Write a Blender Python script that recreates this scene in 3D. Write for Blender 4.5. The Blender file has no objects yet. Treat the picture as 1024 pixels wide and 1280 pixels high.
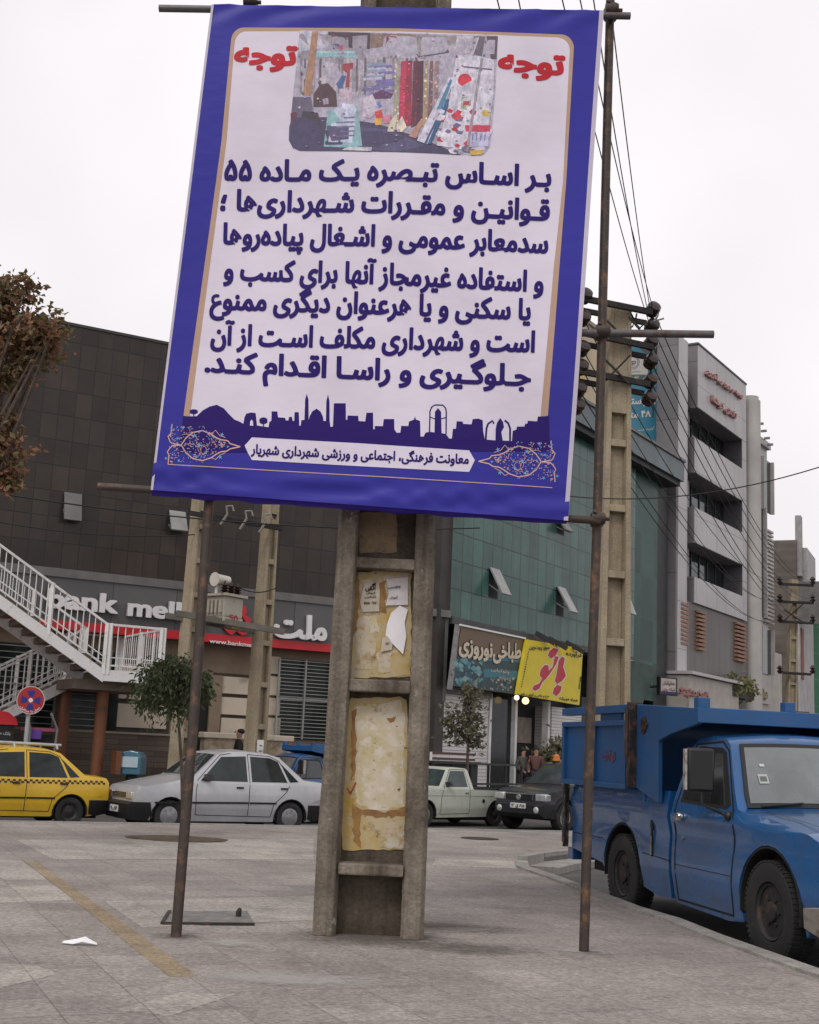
import bpy, bmesh, math, random
from mathutils import Vector, Matrix
from mathutils.geometry import tessellate_polygon
rnd = random.Random(11)
SC = bpy.context.scene
COL = SC.collection
# ---------------------------------------------------------------- camera
F, H = 1600.0, 1.28                       # focal length in photo pixels (1024 x 1280), eye height over the plaza
ROLL = .045
PITCH = math.atan(301 * math.cos(ROLL) / F)
RC = Matrix.Rotation(math.pi / 2 + PITCH, 3, 'X') @ Matrix.Rotation(ROLL, 3, 'Z')
CAM = Vector((0, 0, H))
cd = bpy.data.cameras.new('camera')
cam = bpy.data.objects.new('camera', cd)
COL.objects.link(cam)
cam.matrix_world = Matrix.Translation(CAM) @ RC.to_4x4()
cd.sensor_fit = 'VERTICAL'
cd.sensor_height = 36
cd.lens = F / 1280 * 36
cd.clip_start = .1
cd.clip_end = 3000
SC.camera = cam
# ---------------------------------------------------------------- overcast sky and soft sun
SUN_EL, SUN_AZ = math.radians(48), math.radians(205)     # azimuth clockwise from +Y: behind and left of the viewer
w = bpy.data.worlds.new('World')
SC.world = w
w.use_nodes = True
nt = w.node_tree
nt.nodes.clear()
wo = nt.nodes.new('ShaderNodeOutputWorld')
bg = nt.nodes.new('ShaderNodeBackground')
sky = nt.nodes.new('ShaderNodeTexSky')
sky.sky_type = 'NISHITA'
sky.sun_disc = False
sky.sun_elevation = SUN_EL
sky.sun_rotation = SUN_AZ
sky.dust_density = 4
hs = nt.nodes.new('ShaderNodeHueSaturation')
hs.inputs['Saturation'].default_value = .06
mx = nt.nodes.new('ShaderNodeMix')
mx.data_type = 'RGBA'
mx.inputs['Factor'].default_value = .86
tcw = nt.nodes.new('ShaderNodeTexCoord')
nzw = nt.nodes.new('ShaderNodeTexNoise')
nzw.inputs['Scale'].default_value = 1.6
nzw.inputs['Detail'].default_value = 4
crw = nt.nodes.new('ShaderNodeValToRGB')
crw.color_ramp.elements[0].position = .3
crw.color_ramp.elements[0].color = (5.6, 5.4, 5.5, 1)
crw.color_ramp.elements[1].position = .72
crw.color_ramp.elements[1].color = (8.6, 8.25, 8.5, 1)
nt.links.new(tcw.outputs['Generated'], nzw.inputs['Vector'])
nt.links.new(nzw.outputs['Fac'], crw.inputs['Fac'])
nt.links.new(sky.outputs['Color'], hs.inputs['Color'])
nt.links.new(hs.outputs['Color'], mx.inputs[6])
nt.links.new(crw.outputs['Color'], mx.inputs[7])
nt.links.new(mx.outputs[2], bg.inputs['Color'])
bg.inputs['Strength'].default_value = .115
nt.links.new(bg.outputs['Background'], wo.inputs['Surface'])
sl = bpy.data.lights.new('sun', 'SUN')
sl.energy = .9
sl.angle = math.radians(18)
sl.color = (1, .96, .9)
so = bpy.data.objects.new('sun', sl)
COL.objects.link(so)
sd = Vector((math.sin(SUN_AZ) * math.cos(SUN_EL), math.cos(SUN_AZ) * math.cos(SUN_EL), math.sin(SUN_EL)))
so.rotation_euler = sd.to_track_quat('Z', 'Y').to_euler()
so.location = sd * 40
SC.view_settings.view_transform = 'Standard'
SC.view_settings.look = 'None'
SC.view_settings.exposure = .22
SC.view_settings.gamma = 1
SC.cycles.max_bounces = 6
SC.cycles.transparent_max_bounces = 8

# ---------------------------------------------------------------- measuring: where the photograph's sight lines meet the ground and the walls
def ray(x, y):
    return RC @ Vector(((x - 512) / F, -(y - 640) / F, -1))
def gnd(x, y, z=0.0):
    d = ray(x, y)
    return CAM + d * ((z - H) / d.z)
def atY(x, y, Y):
    d = ray(x, y)
    return CAM + d * (Y / d.y)
class Fr:
    """Frame of a vertical wall: u runs along it, z is up, n points at the street."""
    def __init__(s, o, ang):
        a = math.radians(ang)
        s.o = Vector((o[0], o[1], 0))
        s.u = Vector((math.sin(a), math.cos(a), 0))
        s.n = Vector((s.u.y, -s.u.x, 0))
        s.ang = ang
        s.M = Matrix(((s.u.x, 0, s.n.x, s.o.x), (s.u.y, 0, s.n.y, s.o.y), (0, 1, 0, 0), (0, 0, 0, 1)))
    def p(s, u, z, off=0.0):
        return s.o + s.u * u + s.n * off + Vector((0, 0, z))
    def px(s, x, y, off=0.0):
        d = ray(x, y)
        o = s.o + s.n * off
        p = CAM + d * ((o - CAM).dot(s.n) / d.dot(s.n))
        return (p - o).dot(s.u), p.z
    def rect(s, x0, y0, x1, y1, off=0.0):
        a, b = s.px(x0, y0, off), s.px(x1, y1, off)
        return min(a[0], b[0]), max(a[0], b[0]), min(a[1], b[1]), max(a[1], b[1])

# ---------------------------------------------------------------- mesh building
class MB:
    def __init__(s):
        s.v, s.f, s.mi, s.c = [], [], [], []
        s.col = (1, 1, 1)
        s.m = 0
    def add(s, vs, fs, M=None):
        b = len(s.v)
        s.v += [(M @ Vector(v)) if M is not None else Vector(v) for v in vs]
        for f in fs:
            s.f.append([b + i for i in f]); s.mi.append(s.m); s.c.append(s.col)
        return s
    def box(s, x0, x1, y0, y1, z0, z1, M=None):
        v = [(x, y, z) for z in (z0, z1) for y in (y0, y1) for x in (x0, x1)]
        return s.add(v, [(0, 2, 3, 1), (4, 5, 7, 6), (0, 1, 5, 4), (2, 6, 7, 3), (0, 4, 6, 2), (1, 3, 7, 5)], M)
    def fbox(s, fr, u0, u1, z0, z1, o0, o1):
        return s.box(u0, u1, z0, z1, o0, o1, fr.M)
    def prism(s, poly, z0, z1, M=None):
        n = len(poly)
        a = sum(poly[i][0] * poly[(i + 1) % n][1] - poly[(i + 1) % n][0] * poly[i][1] for i in range(n))
        if a < 0: poly = poly[::-1]
        v = [(p[0], p[1], z0) for p in poly] + [(p[0], p[1], z1) for p in poly]
        f = [list(range(n))[::-1], list(range(n, 2 * n))] + [(i, (i + 1) % n, n + (i + 1) % n, n + i) for i in range(n)]
        return s.add(v, f, M)
    def tube(s, pts, r, n=10, M=None):
        pts = [Vector(p) for p in pts]
        rs = r if isinstance(r, (list, tuple)) else [r] * len(pts)
        v, f = [], []
        for i, p in enumerate(pts):
            t = (pts[min(i + 1, len(pts) - 1)] - pts[max(i - 1, 0)]).normalized()
            a = t.cross(Vector((0, 0, 1)) if abs(t.z) < .9 else Vector((1, 0, 0))).normalized()
            b = t.cross(a)
            for k in range(n):
                q = 2 * math.pi * k / n
                v.append(p + (a * math.cos(q) + b * math.sin(q)) * rs[i])
        for i in range(len(pts) - 1):
            for k in range(n):
                f.append((i * n + k, i * n + (k + 1) % n, (i + 1) * n + (k + 1) % n, (i + 1) * n + k))
        f.append(list(range(n))); f.append([(len(pts) - 1) * n + k for k in range(n)][::-1])
        return s.add(v, f, M)
    def bar(s, p0, p1, w, h, up=(0, 0, 1)):
        p0, p1 = Vector(p0), Vector(p1)
        t = (p1 - p0).normalized()
        a = t.cross(Vector(up))
        if a.length < 1e-3: a = t.cross(Vector((1, 0, 0)))
        a.normalize(); b = a.cross(t)
        v = [p + a * (w / 2 * i) + b * (h / 2 * j) for p in (p0, p1) for i, j in ((-1, -1), (1, -1), (1, 1), (-1, 1))]
        return s.add(v, [(0, 1, 2, 3), (7, 6, 5, 4), (0, 4, 5, 1), (1, 5, 6, 2), (2, 6, 7, 3), (3, 7, 4, 0)])
    def lathe(s, prof, M=None, n=24):
        v, f = [], []
        for r, z in prof:
            for k in range(n):
                q = 2 * math.pi * k / n
                v.append((r * math.cos(q), r * math.sin(q), z))
        for i in range(len(prof) - 1):
            for k in range(n):
                f.append((i * n + k, i * n + (k + 1) % n, (i + 1) * n + (k + 1) % n, (i + 1) * n + k))
        f.append(list(range(n))[::-1]); f.append([(len(prof) - 1) * n + k for k in range(n)])
        return s.add(v, f, M)
    def ball(s, c, r, n=12, M=None):
        rr = r if isinstance(r, (list, tuple)) else (r, r, r)
        m = max(4, n // 2)
        pr = [(math.sin(math.pi * i / m) + (1e-4 if i in (0, m) else 0), -math.cos(math.pi * i / m)) for i in range(m + 1)]
        T = Matrix.Translation(Vector(c)) @ Matrix.Diagonal((rr[0], rr[1], rr[2], 1))
        return s.lathe(pr, (M @ T) if M is not None else T, n)
    def poly(s, pts, M=None):
        return s.add(pts, [list(range(len(pts)))], M)

WM = {}
def ident(): return Matrix.Identity(4)
def obj(name, mb, mats, parent=None, world=True, smooth=None, bevel=0, fix=True):
    """One mesh object; a child's vertices are given in world space unless world=False."""
    me = bpy.data.meshes.new(name)
    vs = mb.v
    if parent is not None and world:
        I = WM[parent.name].inverted()
        vs = [I @ v for v in vs]
    me.from_pydata([tuple(v) for v in vs], [], mb.f)
    if not isinstance(mats, (list, tuple)): mats = [mats]
    for m in mats: me.materials.append(m)
    me.polygons.foreach_set('material_index', mb.mi)
    if any(c != (1, 1, 1) for c in mb.c):
        at = me.color_attributes.new('Col', 'FLOAT_COLOR', 'CORNER')
        data = []
        for p, c in zip(me.polygons, mb.c):
            data += [c[0], c[1], c[2], 1.0] * p.loop_total
        at.data.foreach_set('color', data)
    if fix:
        bm = bmesh.new(); bm.from_mesh(me)
        bmesh.ops.recalc_face_normals(bm, faces=bm.faces)
        bm.to_mesh(me); bm.free()
    if smooth is not None:
        me.polygons.foreach_set('use_smooth', [True] * len(me.polygons))
        me.set_sharp_from_angle(angle=math.radians(smooth))
    me.update()
    o = bpy.data.objects.new(name, me)
    COL.objects.link(o)
    if parent is not None:
        o.parent = parent
        WM[o.name] = WM[parent.name]
    else:
        WM[o.name] = ident()
    if bevel:
        b = o.modifiers.new('bevel', 'BEVEL')
        b.width = bevel; b.segments = 2; b.limit_method = 'ANGLE'; b.angle_limit = math.radians(40)
    return o
def tag(o, label, cat, group=None, kind=None):
    o['label'] = label; o['category'] = cat
    if group: o['group'] = group
    if kind: o['kind'] = kind
    return o
def thing(name, label, cat, loc=(0, 0, 0), rz=0.0, group=None):
    o = bpy.data.objects.new(name, None)
    COL.objects.link(o)
    o.location = loc; o.rotation_euler = (0, 0, rz)
    o.empty_display_size = .2
    WM[o.name] = Matrix.Translation(Vector(loc)) @ Matrix.Rotation(rz, 4, 'Z')
    return tag(o, label, cat, group)
def struct(name, mb, mats, **k):
    o = obj(name, mb, mats, **k); o['kind'] = 'structure'; return o
def copy_thing(o, loc, rz, label, scale=1.0):
    r = o.copy(); COL.objects.link(r)
    r.location = loc; r.rotation_euler = (0, 0, rz); r.scale = (scale,) * 3
    r['label'] = label
    for ch in list(o.children):
        c = ch.copy(); COL.objects.link(c); c.parent = r
        for g in list(ch.children):
            d = g.copy(); COL.objects.link(d); d.parent = c
    return r

# ---------------------------------------------------------------- materials
def nodes(name):
    m = bpy.data.materials.new(name); m.use_nodes = True
    t = m.node_tree
    return m, t, t.nodes['Principled BSDF']
def N(t, ty, **k):
    n = t.nodes.new(ty)
    for a, v in k.items():
        if a in n.inputs: n.inputs[a].default_value = v
        else: setattr(n, a, v)
    return n
def mixc(t, fac, a, b, mode='MIX'):
    n = t.nodes.new('ShaderNodeMix'); n.data_type = 'RGBA'; n.blend_type = mode
    for i, v in ((0, fac), (6, a), (7, b)):
        if isinstance(v, bpy.types.NodeSocket): t.links.new(v, n.inputs[i])
        elif i == 0: n.inputs[0].default_value = v
        else: n.inputs[i].default_value = (*v[:3], 1)
    return n.outputs[2]
def ramp(t, src, p0, p1, c0=(0, 0, 0), c1=(1, 1, 1)):
    r = t.nodes.new('ShaderNodeValToRGB')
    e = r.color_ramp.elements
    e[0].position, e[1].position = p0, p1
    e[0].color, e[1].color = (*c0, 1), (*c1, 1)
    t.links.new(src, r.inputs['Fac'])
    return r.outputs['Color']
def noise(t, co, scale, detail=4, rough=.55):
    n = N(t, 'ShaderNodeTexNoise', Scale=scale, Detail=detail, Roughness=rough)
    t.links.new(co, n.inputs['Vector'])
    return n.outputs['Fac']
def mat(name, col, rough=.6, metal=0.0, var=.25, vs=2.5, bump=0.0, bs=30, spec=.5, dirt=None, da=.5, ds=1.3, stretch=None, coat=0):
    m, t, b = nodes(name)
    co = t.nodes.new('ShaderNodeTexCoord').outputs['Object']
    if stretch:
        mp = N(t, 'ShaderNodeMapping', Scale=stretch); t.links.new(co, mp.inputs['Vector']); co = mp.outputs['Vector']
    c = col
    if var:
        f = noise(t, co, vs, 6, .6)
        c = mixc(t, ramp(t, f, .3, .7), [x * (1 - var) for x in col], [min(1, x * (1 + var)) for x in col])
    if dirt:
        f = ramp(t, noise(t, co, ds, 8, .65), .62 - da * .25, .72)
        c = mixc(t, f, c, dirt)
    if isinstance(c, bpy.types.NodeSocket): t.links.new(c, b.inputs['Base Color'])
    else: b.inputs['Base Color'].default_value = (*col, 1)
    b.inputs['Roughness'].default_value = rough
    b.inputs['Metallic'].default_value = metal
    b.inputs['Specular IOR Level'].default_value = spec
    if coat: b.inputs['Coat Weight'].default_value = coat; b.inputs['Coat Roughness'].default_value = .08
    if bump:
        bp = N(t, 'ShaderNodeBump', Strength=bump, Distance=.02)
        t.links.new(noise(t, co, bs, 6, .6), bp.inputs['Height'])
        t.links.new(bp.outputs['Normal'], b.inputs['Normal'])
    return m
def gridmat(name, fr, cw, ch, col, line, lw=.03, rough=.4, var=.2, u0=0, z0=0, bump=.3, off=0.0, spec=.5, streak=.0, tile_var=.12):
    """Cladding panels of cw x ch metres laid along the wall frame fr."""
    m, t, b = nodes(name)
    g = t.nodes.new('ShaderNodeNewGeometry').outputs['Position']
    d = N(t, 'ShaderNodeVectorMath', operation='DOT_PRODUCT')
    t.links.new(g, d.inputs[0]); d.inputs[1].default_value = fr.u
    sx = t.nodes.new('ShaderNodeSeparateXYZ'); t.links.new(g, sx.inputs[0])
    ad = N(t, 'ShaderNodeMath', operation='SUBTRACT'); t.links.new(d.outputs['Value'], ad.inputs[0]); ad.inputs[1].default_value = fr.o.dot(fr.u) + u0 - 200 * cw
    az = N(t, 'ShaderNodeMath', operation='SUBTRACT'); t.links.new(sx.outputs['Z'], az.inputs[0]); az.inputs[1].default_value = z0 - 20 * ch
    cx = t.nodes.new('ShaderNodeCombineXYZ'); t.links.new(ad.outputs[0], cx.inputs[0]); t.links.new(az.outputs[0], cx.inputs[1])
    br = N(t, 'ShaderNodeTexBrick', offset=off, squash=1.0)
    br.inputs['Scale'].default_value = 1
    br.inputs['Brick Width'].default_value = cw; br.inputs['Row Height'].default_value = ch
    br.inputs['Mortar Size'].default_value = lw / 2; br.inputs['Mortar Smooth'].default_value = .1; br.inputs['Bias'].default_value = 0
    br.inputs['Color1'].default_value = (*[c * (1 - tile_var) for c in col], 1)
    br.inputs['Color2'].default_value = (*[c * (1 + tile_var) for c in col], 1)
    br.inputs['Mortar'].default_value = (*line, 1)
    t.links.new(cx.outputs[0], br.inputs['Vector'])
    c = br.outputs['Color']
    if var:
        f = noise(t, g, .55, 6, .65)
        c = mixc(t, 1.0, c, ramp(t, f, .3, .72, (1 - var,) * 3, (1 + var * .5,) * 3), 'MULTIPLY')
    if streak:
        mp = N(t, 'ShaderNodeMapping', Scale=(2.2, 2.2, .12)); t.links.new(g, mp.inputs['Vector'])
        f = ramp(t, noise(t, mp.outputs['Vector'], 1.0, 6, .7), .45, .75)
        c = mixc(t, f, c, mixc(t, streak, c, (.02, .02, .02)))
    t.links.new(c, b.inputs['Base Color'])
    b.inputs['Roughness'].default_value = rough
    b.inputs['Specular IOR Level'].default_value = spec
    if bump:
        bp = N(t, 'ShaderNodeBump', Strength=bump, Distance=.02); bp.invert = True
        t.links.new(br.outputs['Fac'], bp.inputs['Height']); t.links.new(bp.outputs['Normal'], b.inputs['Normal'])
    return m
def concrete(name, base, dark, light=None, scale=3.0, bump=.5, streak=.6):
    m, t, b = nodes(name)
    co = t.nodes.new('ShaderNodeNewGeometry').outputs['Position']
    f1 = noise(t, co, scale, 8, .65)
    c = mixc(t, ramp(t, f1, .32, .7), dark, base)
    f2 = noise(t, co, 38, 5, .7)
    c = mixc(t, 1.0, c, ramp(t, f2, .3, .75, (.62,) * 3, (1.2,) * 3), 'MULTIPLY')
    mp = N(t, 'ShaderNodeMapping', Scale=(9, 9, .5)); t.links.new(co, mp.inputs['Vector'])
    f3 = ramp(t, noise(t, mp.outputs['Vector'], 1, 6, .6), .48, .72)
    c = mixc(t, f3, c, mixc(t, streak, c, [x * .35 for x in dark]))
    if light:
        f4 = ramp(t, noise(t, co, 5.5, 8, .7), .62, .68)
        c = mixc(t, f4, c, light)
    t.links.new(c, b.inputs['Base Color'])
    b.inputs['Roughness'].default_value = .9; b.inputs['Specular IOR Level'].default_value = .25
    bp = N(t, 'ShaderNodeBump', Strength=bump, Distance=.012)
    ad = N(t, 'ShaderNodeMath', operation='ADD'); t.links.new(f2, ad.inputs[0]); t.links.new(f1, ad.inputs[1])
    t.links.new(ad.outputs[0], bp.inputs['Height']); t.links.new(bp.outputs['Normal'], b.inputs['Normal'])
    return m
def rusty(name, col, rust, amt=.5, scale=6, rough=.55, metal=.3):
    m, t, b = nodes(name)
    co = t.nodes.new('ShaderNodeTexCoord').outputs['Object']
    f = ramp(t, noise(t, co, scale, 8, .7), .62 - amt * .3, .72 - amt * .2)
    c = mixc(t, f, mixc(t, noise(t, co, 25, 4), [x * .75 for x in col], [x * 1.2 for x in col]), rust)
    t.links.new(c, b.inputs['Base Color'])
    b.inputs['Roughness'].default_value = rough; b.inputs['Metallic'].default_value = metal
    bp = N(t, 'ShaderNodeBump', Strength=.25, Distance=.005)
    t.links.new(noise(t, co, 60, 5), bp.inputs['Height']); t.links.new(bp.outputs['Normal'], b.inputs['Normal'])
    return m
def leafmat(name, a, c):
    m, t, b = nodes(name)
    co = t.nodes.new('ShaderNodeTexCoord').outputs['Object']
    k = mixc(t, ramp(t, noise(t, co, 7, 5, .7), .35, .65), a, c)
    t.links.new(k, b.inputs['Base Color'])
    b.inputs['Roughness'].default_value = .6
    tr = t.nodes.new('ShaderNodeBsdfTranslucent'); t.links.new(k, tr.inputs['Color'])
    ms = t.nodes.new('ShaderNodeMixShader'); ms.inputs[0].default_value = .3
    t.links.new(b.outputs[0], ms.inputs[1]); t.links.new(tr.outputs[0], ms.inputs[2])
    t.links.new(ms.outputs[0], t.nodes['Material Output'].inputs['Surface'])
    return m
def carpaint(name, col, dirt=(.16, .14, .12), da=.25, rough=.32, metal=.0, coat=.6):
    m, t, b = nodes(name)
    tc = t.nodes.new('ShaderNodeTexCoord').outputs['Object']
    c = mixc(t, ramp(t, noise(t, tc, 1.6, 6, .6), .3, .7), [x * .86 for x in col], [x * 1.1 for x in col])
    sx = t.nodes.new('ShaderNodeSeparateXYZ'); t.links.new(tc, sx.inputs[0])
    low = N(t, 'ShaderNodeMapRange'); t.links.new(sx.outputs['Z'], low.inputs['Value'])
    low.inputs['From Min'].default_value = .15; low.inputs['From Max'].default_value = .75
    low.inputs['To Min'].default_value = 1.0; low.inputs['To Max'].default_value = .35
    f = N(t, 'ShaderNodeMath', operation='MULTIPLY')
    t.links.new(ramp(t, noise(t, tc, 5, 8, .7), .38, .8), f.inputs[0]); t.links.new(low.outputs[0], f.inputs[1])
    f2 = N(t, 'ShaderNodeMath', operation='MULTIPLY'); t.links.new(f.outputs[0], f2.inputs[0]); f2.inputs[1].default_value = da * 2
    c = mixc(t, f2.outputs[0], c, dirt)
    t.links.new(c, b.inputs['Base Color'])
    b.inputs['Metallic'].default_value = metal
    rr = N(t, 'ShaderNodeMapRange'); t.links.new(f2.outputs[0], rr.inputs['Value']); rr.inputs['To Min'].default_value = rough; rr.inputs['To Max'].default_value = .8
    t.links.new(rr.outputs[0], b.inputs['Roughness'])
    b.inputs['Coat Weight'].default_value = coat; b.inputs['Coat Roughness'].default_value = .1
    bp = N(t, 'ShaderNodeBump', Strength=.5, Distance=.012); t.links.new(noise(t, tc, 2.6, 3, .5), bp.inputs['Height']); t.links.new(bp.outputs['Normal'], b.inputs['Normal'])
    return m
def glassmat(name, col, rough=.06, refl=.25):
    m, t, b = nodes(name)
    co = t.nodes.new('ShaderNodeTexCoord').outputs['Object']
    c = mixc(t, ramp(t, noise(t, co, 2.2, 5, .6), .35, .65), [x * .6 for x in col], [x * 1.3 for x in col])
    t.links.new(c, b.inputs['Base Color'])
    b.inputs['Roughness'].default_value = .3; b.inputs['Specular IOR Level'].default_value = 0
    gl = N(t, 'ShaderNodeBsdfGlossy', Roughness=rough)
    gl.inputs['Color'].default_value = (.85, .9, .92, 1)
    fr = N(t, 'ShaderNodeFresnel', IOR=1.5)
    ad = N(t, 'ShaderNodeMath', operation='ADD'); t.links.new(fr.outputs[0], ad.inputs[0]); ad.inputs[1].default_value = refl; ad.use_clamp = True
    ms = t.nodes.new('ShaderNodeMixShader'); t.links.new(ad.outputs[0], ms.inputs[0])
    t.links.new(b.outputs[0], ms.inputs[1]); t.links.new(gl.outputs[0], ms.inputs[2])
    t.links.new(ms.outputs[0], t.nodes['Material Output'].inputs['Surface'])
    return m
def attrmat(name, rough=.45, trans=0.0, spec=.5, bump=0):
    m, t, b = nodes(name)
    a = N(t, 'ShaderNodeAttribute', attribute_name='Col')
    g = t.nodes.new('ShaderNodeNewGeometry').outputs['Position']
    c = mixc(t, 1.0, a.outputs['Color'], ramp(t, noise(t, g, 1.6, 6, .6), .3, .7, (.88,) * 3, (1.04,) * 3), 'MULTIPLY')
    t.links.new(c, b.inputs['Base Color'])
    b.inputs['Roughness'].default_value = rough; b.inputs['Specular IOR Level'].default_value = spec
    if bump:
        mp = N(t, 'ShaderNodeMapping', Scale=(1, 1, 2.2)); t.links.new(g, mp.inputs['Vector'])
        bp = N(t, 'ShaderNodeBump', Strength=bump, Distance=.03)
        t.links.new(noise(t, mp.outputs['Vector'], 2.6, 3, .5), bp.inputs['Height']); t.links.new(bp.outputs['Normal'], b.inputs['Normal'])
    if trans:
        tr = t.nodes.new('ShaderNodeBsdfTranslucent'); t.links.new(c, tr.inputs['Color'])
        ms = t.nodes.new('ShaderNodeMixShader'); ms.inputs[0].default_value = trans
        t.links.new(b.outputs[0], ms.inputs[1]); t.links.new(tr.outputs[0], ms.inputs[2])
        t.links.new(ms.outputs[0], t.nodes['Material Output'].inputs['Surface'])
    return m
def glow(name, col, s):
    m, t, b = nodes(name)
    b.inputs['Base Color'].default_value = (*col, 1)
    b.inputs['Emission Color'].default_value = (*col, 1); b.inputs['Emission Strength'].default_value = s
    return m
PRINT = attrmat('painted_sign', .5)
BLACK = mat('black_plastic', (.012, .012, .013), .45, var=.2)
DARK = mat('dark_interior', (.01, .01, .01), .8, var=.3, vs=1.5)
RUBBER = mat('tyre_rubber', (.016, .016, .016), .75, var=.3, bump=.3, bs=60, dirt=(.06, .055, .05), da=.3, ds=4)
CHROME = mat('chrome', (.6, .6, .6), .22, 1.0, var=.2)
STEEL = mat('grey_steel', (.25, .25, .25), .5, .6, var=.25, vs=6)
WHITE = mat('white_paint', (.72, .72, .72), .5, var=.12, dirt=(.35, .3, .25), da=.25, ds=4)
GLASS = glassmat('dark_glass', (.025, .03, .03), .05, -.01)
WIRE = mat('cable_black', (.008, .008, .008), .6, var=0)
BARK = mat('bark', (.09, .065, .05), .9, var=.4, vs=9, bump=.7, bs=40)

# ---------------------------------------------------------------- lettering
AR = {}
for ch, c0, n in (('ء', 0xFE80, 1), ('آ', 0xFE81, 2), ('أ', 0xFE83, 2), ('ا', 0xFE8D, 2), ('ب', 0xFE8F, 4), ('ت', 0xFE95, 4), ('ث', 0xFE99, 4), ('ج', 0xFE9D, 4), ('ح', 0xFEA1, 4),
                  ('خ', 0xFEA5, 4), ('د', 0xFEA9, 2), ('ذ', 0xFEAB, 2), ('ر', 0xFEAD, 2), ('ز', 0xFEAF, 2), ('س', 0xFEB1, 4), ('ش', 0xFEB5, 4), ('ص', 0xFEB9, 4), ('ض', 0xFEBD, 4),
                  ('ط', 0xFEC1, 4), ('ظ', 0xFEC5, 4), ('ع', 0xFEC9, 4), ('غ', 0xFECD, 4), ('ف', 0xFED1, 4), ('ق', 0xFED5, 4), ('ل', 0xFEDD, 4), ('م', 0xFEE1, 4), ('ن', 0xFEE5, 4),
                  ('ه', 0xFEE9, 4), ('و', 0xFEED, 2), ('پ', 0xFB56, 4), ('چ', 0xFB7A, 4), ('ژ', 0xFB8A, 2), ('ک', 0xFB8E, 4), ('گ', 0xFB92, 4), ('ی', 0xFBFC, 4)):
    AR[ch] = (c0, n)
def shape(s):
    """Persian letters to their joined forms, in left-to-right drawing order."""
    out = []
    n = len(s); i = 0
    def fwd(k): return 0 <= k < n and (s[k] == 'ـ' or (s[k] in AR and AR[s[k]][1] == 4))
    def bwd(k): return 0 <= k < n and (s[k] == 'ـ' or (s[k] in AR and AR[s[k]][1] >= 2))
    while i < n:
        c = s[i]
        if c == '\u200c': i += 1; continue
        if c == 'ل' and i + 1 < n and s[i + 1] in 'اآ':
            base = 0xFEFB if s[i + 1] == 'ا' else 0xFEF5
            out.append(chr(base + (1 if fwd(i - 1) else 0))); i += 2; continue
        if c in AR:
            c0, k = AR[c]
            pj = fwd(i - 1) and k >= 2
            nj = k == 4 and bwd(i + 1)
            out.append(chr(c0 + (3 if pj and nj else 1 if pj else 2 if nj else 0)))
        else:
            out.append(c)
        i += 1
    t = ''.join(out)[::-1]
    # numbers keep their own order
    r, num = '', ''
    for c in t:
        if c in '۰۱۲۳۴۵۶۷۸۹': num = c + num
        else: r += num + c; num = ''
    return r + num
_tc = {}
def glyphs(body, bold=.0, shear=0.0):
    k = (body, bold, shear)
    if k not in _tc:
        c = bpy.data.curves.new('lettering', 'FONT')
        c.body = body; c.size = 1; c.offset = bold; c.fill_mode = 'FRONT'; c.resolution_u = 3; c.shear = shear
        o = bpy.data.objects.new('lettering', c); COL.objects.link(o)
        bpy.context.view_layer.update()
        me = bpy.data.meshes.new_from_object(o.evaluated_get(bpy.context.evaluated_depsgraph_get()))
        _tc[k] = ([(v.co.x, v.co.y) for v in me.vertices], [list(p.vertices) for p in me.polygons])
        bpy.data.objects.remove(o); bpy.data.curves.remove(c); bpy.data.meshes.remove(me)
    return _tc[k]
def put_text(mb, body, fn, bold=.0, fit=None, thick=0.0):
    """fn maps (s, t, off) to 3-D: s runs 0..1 over the line's width, t is height in units of fit (alef height) above the baseline.
    Weight is built by printing the same line a few times a hair apart."""
    vs, fs = glyphs(body, min(bold, .012))
    x0 = min(v[0] for v in vs); x1 = max(v[0] for v in vs)
    q = fit or max(v[1] for v in vs)
    k = max(0, bold - .006)
    shifts = [(0, 0)] + ([(k, k * .6), (-k, k * .6), (k, -k * .6), (-k, -k * .6), (k, 0), (-k, 0), (0, k * .8), (0, -k * .8)] if k > .004 else [])
    ed = {}
    for f in fs:
        for i in range(len(f)):
            e = (f[i], f[(i + 1) % len(f)]); ed[e] = 1
    rim = [e for e in ed if (e[1], e[0]) not in ed]
    for j, (dx, dy) in enumerate(shifts):
        P = [((v[0] + dx - x0) / (x1 - x0), (v[1] + dy) / q) for v in vs]
        e = thick + j * (.0002 if not thick else .0012)
        mb.add([fn(a, b, e) for a, b in P], fs)
        if thick:
            n = len(P)
            mb.add([fn(a, b, e) for a, b in P] + [fn(a, b, 0) for a, b in P], [(a, b, b + n, a + n) for a, b in rim])
def wall_text(mb, body, fr, pl, pr, hpx, off=.02, thick=.04, bold=.02, fit=.72, woff=0.0):
    """Letters on a wall: pl, pr = where the photo shows the left and right end of the baseline; hpx = height in photo pixels at the left end."""
    a, b = fr.px(*pl, woff + off), fr.px(*pr, woff + off)
    h = fr.px(pl[0], pl[1] - hpx, woff + off)[1] - a[1]
    def fn(s, t, o): return fr.p(a[0] + (b[0] - a[0]) * s, a[1] + (b[1] - a[1]) * s + h * t, woff + off + o)
    put_text(mb, body, fn, bold, fit, thick)
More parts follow.
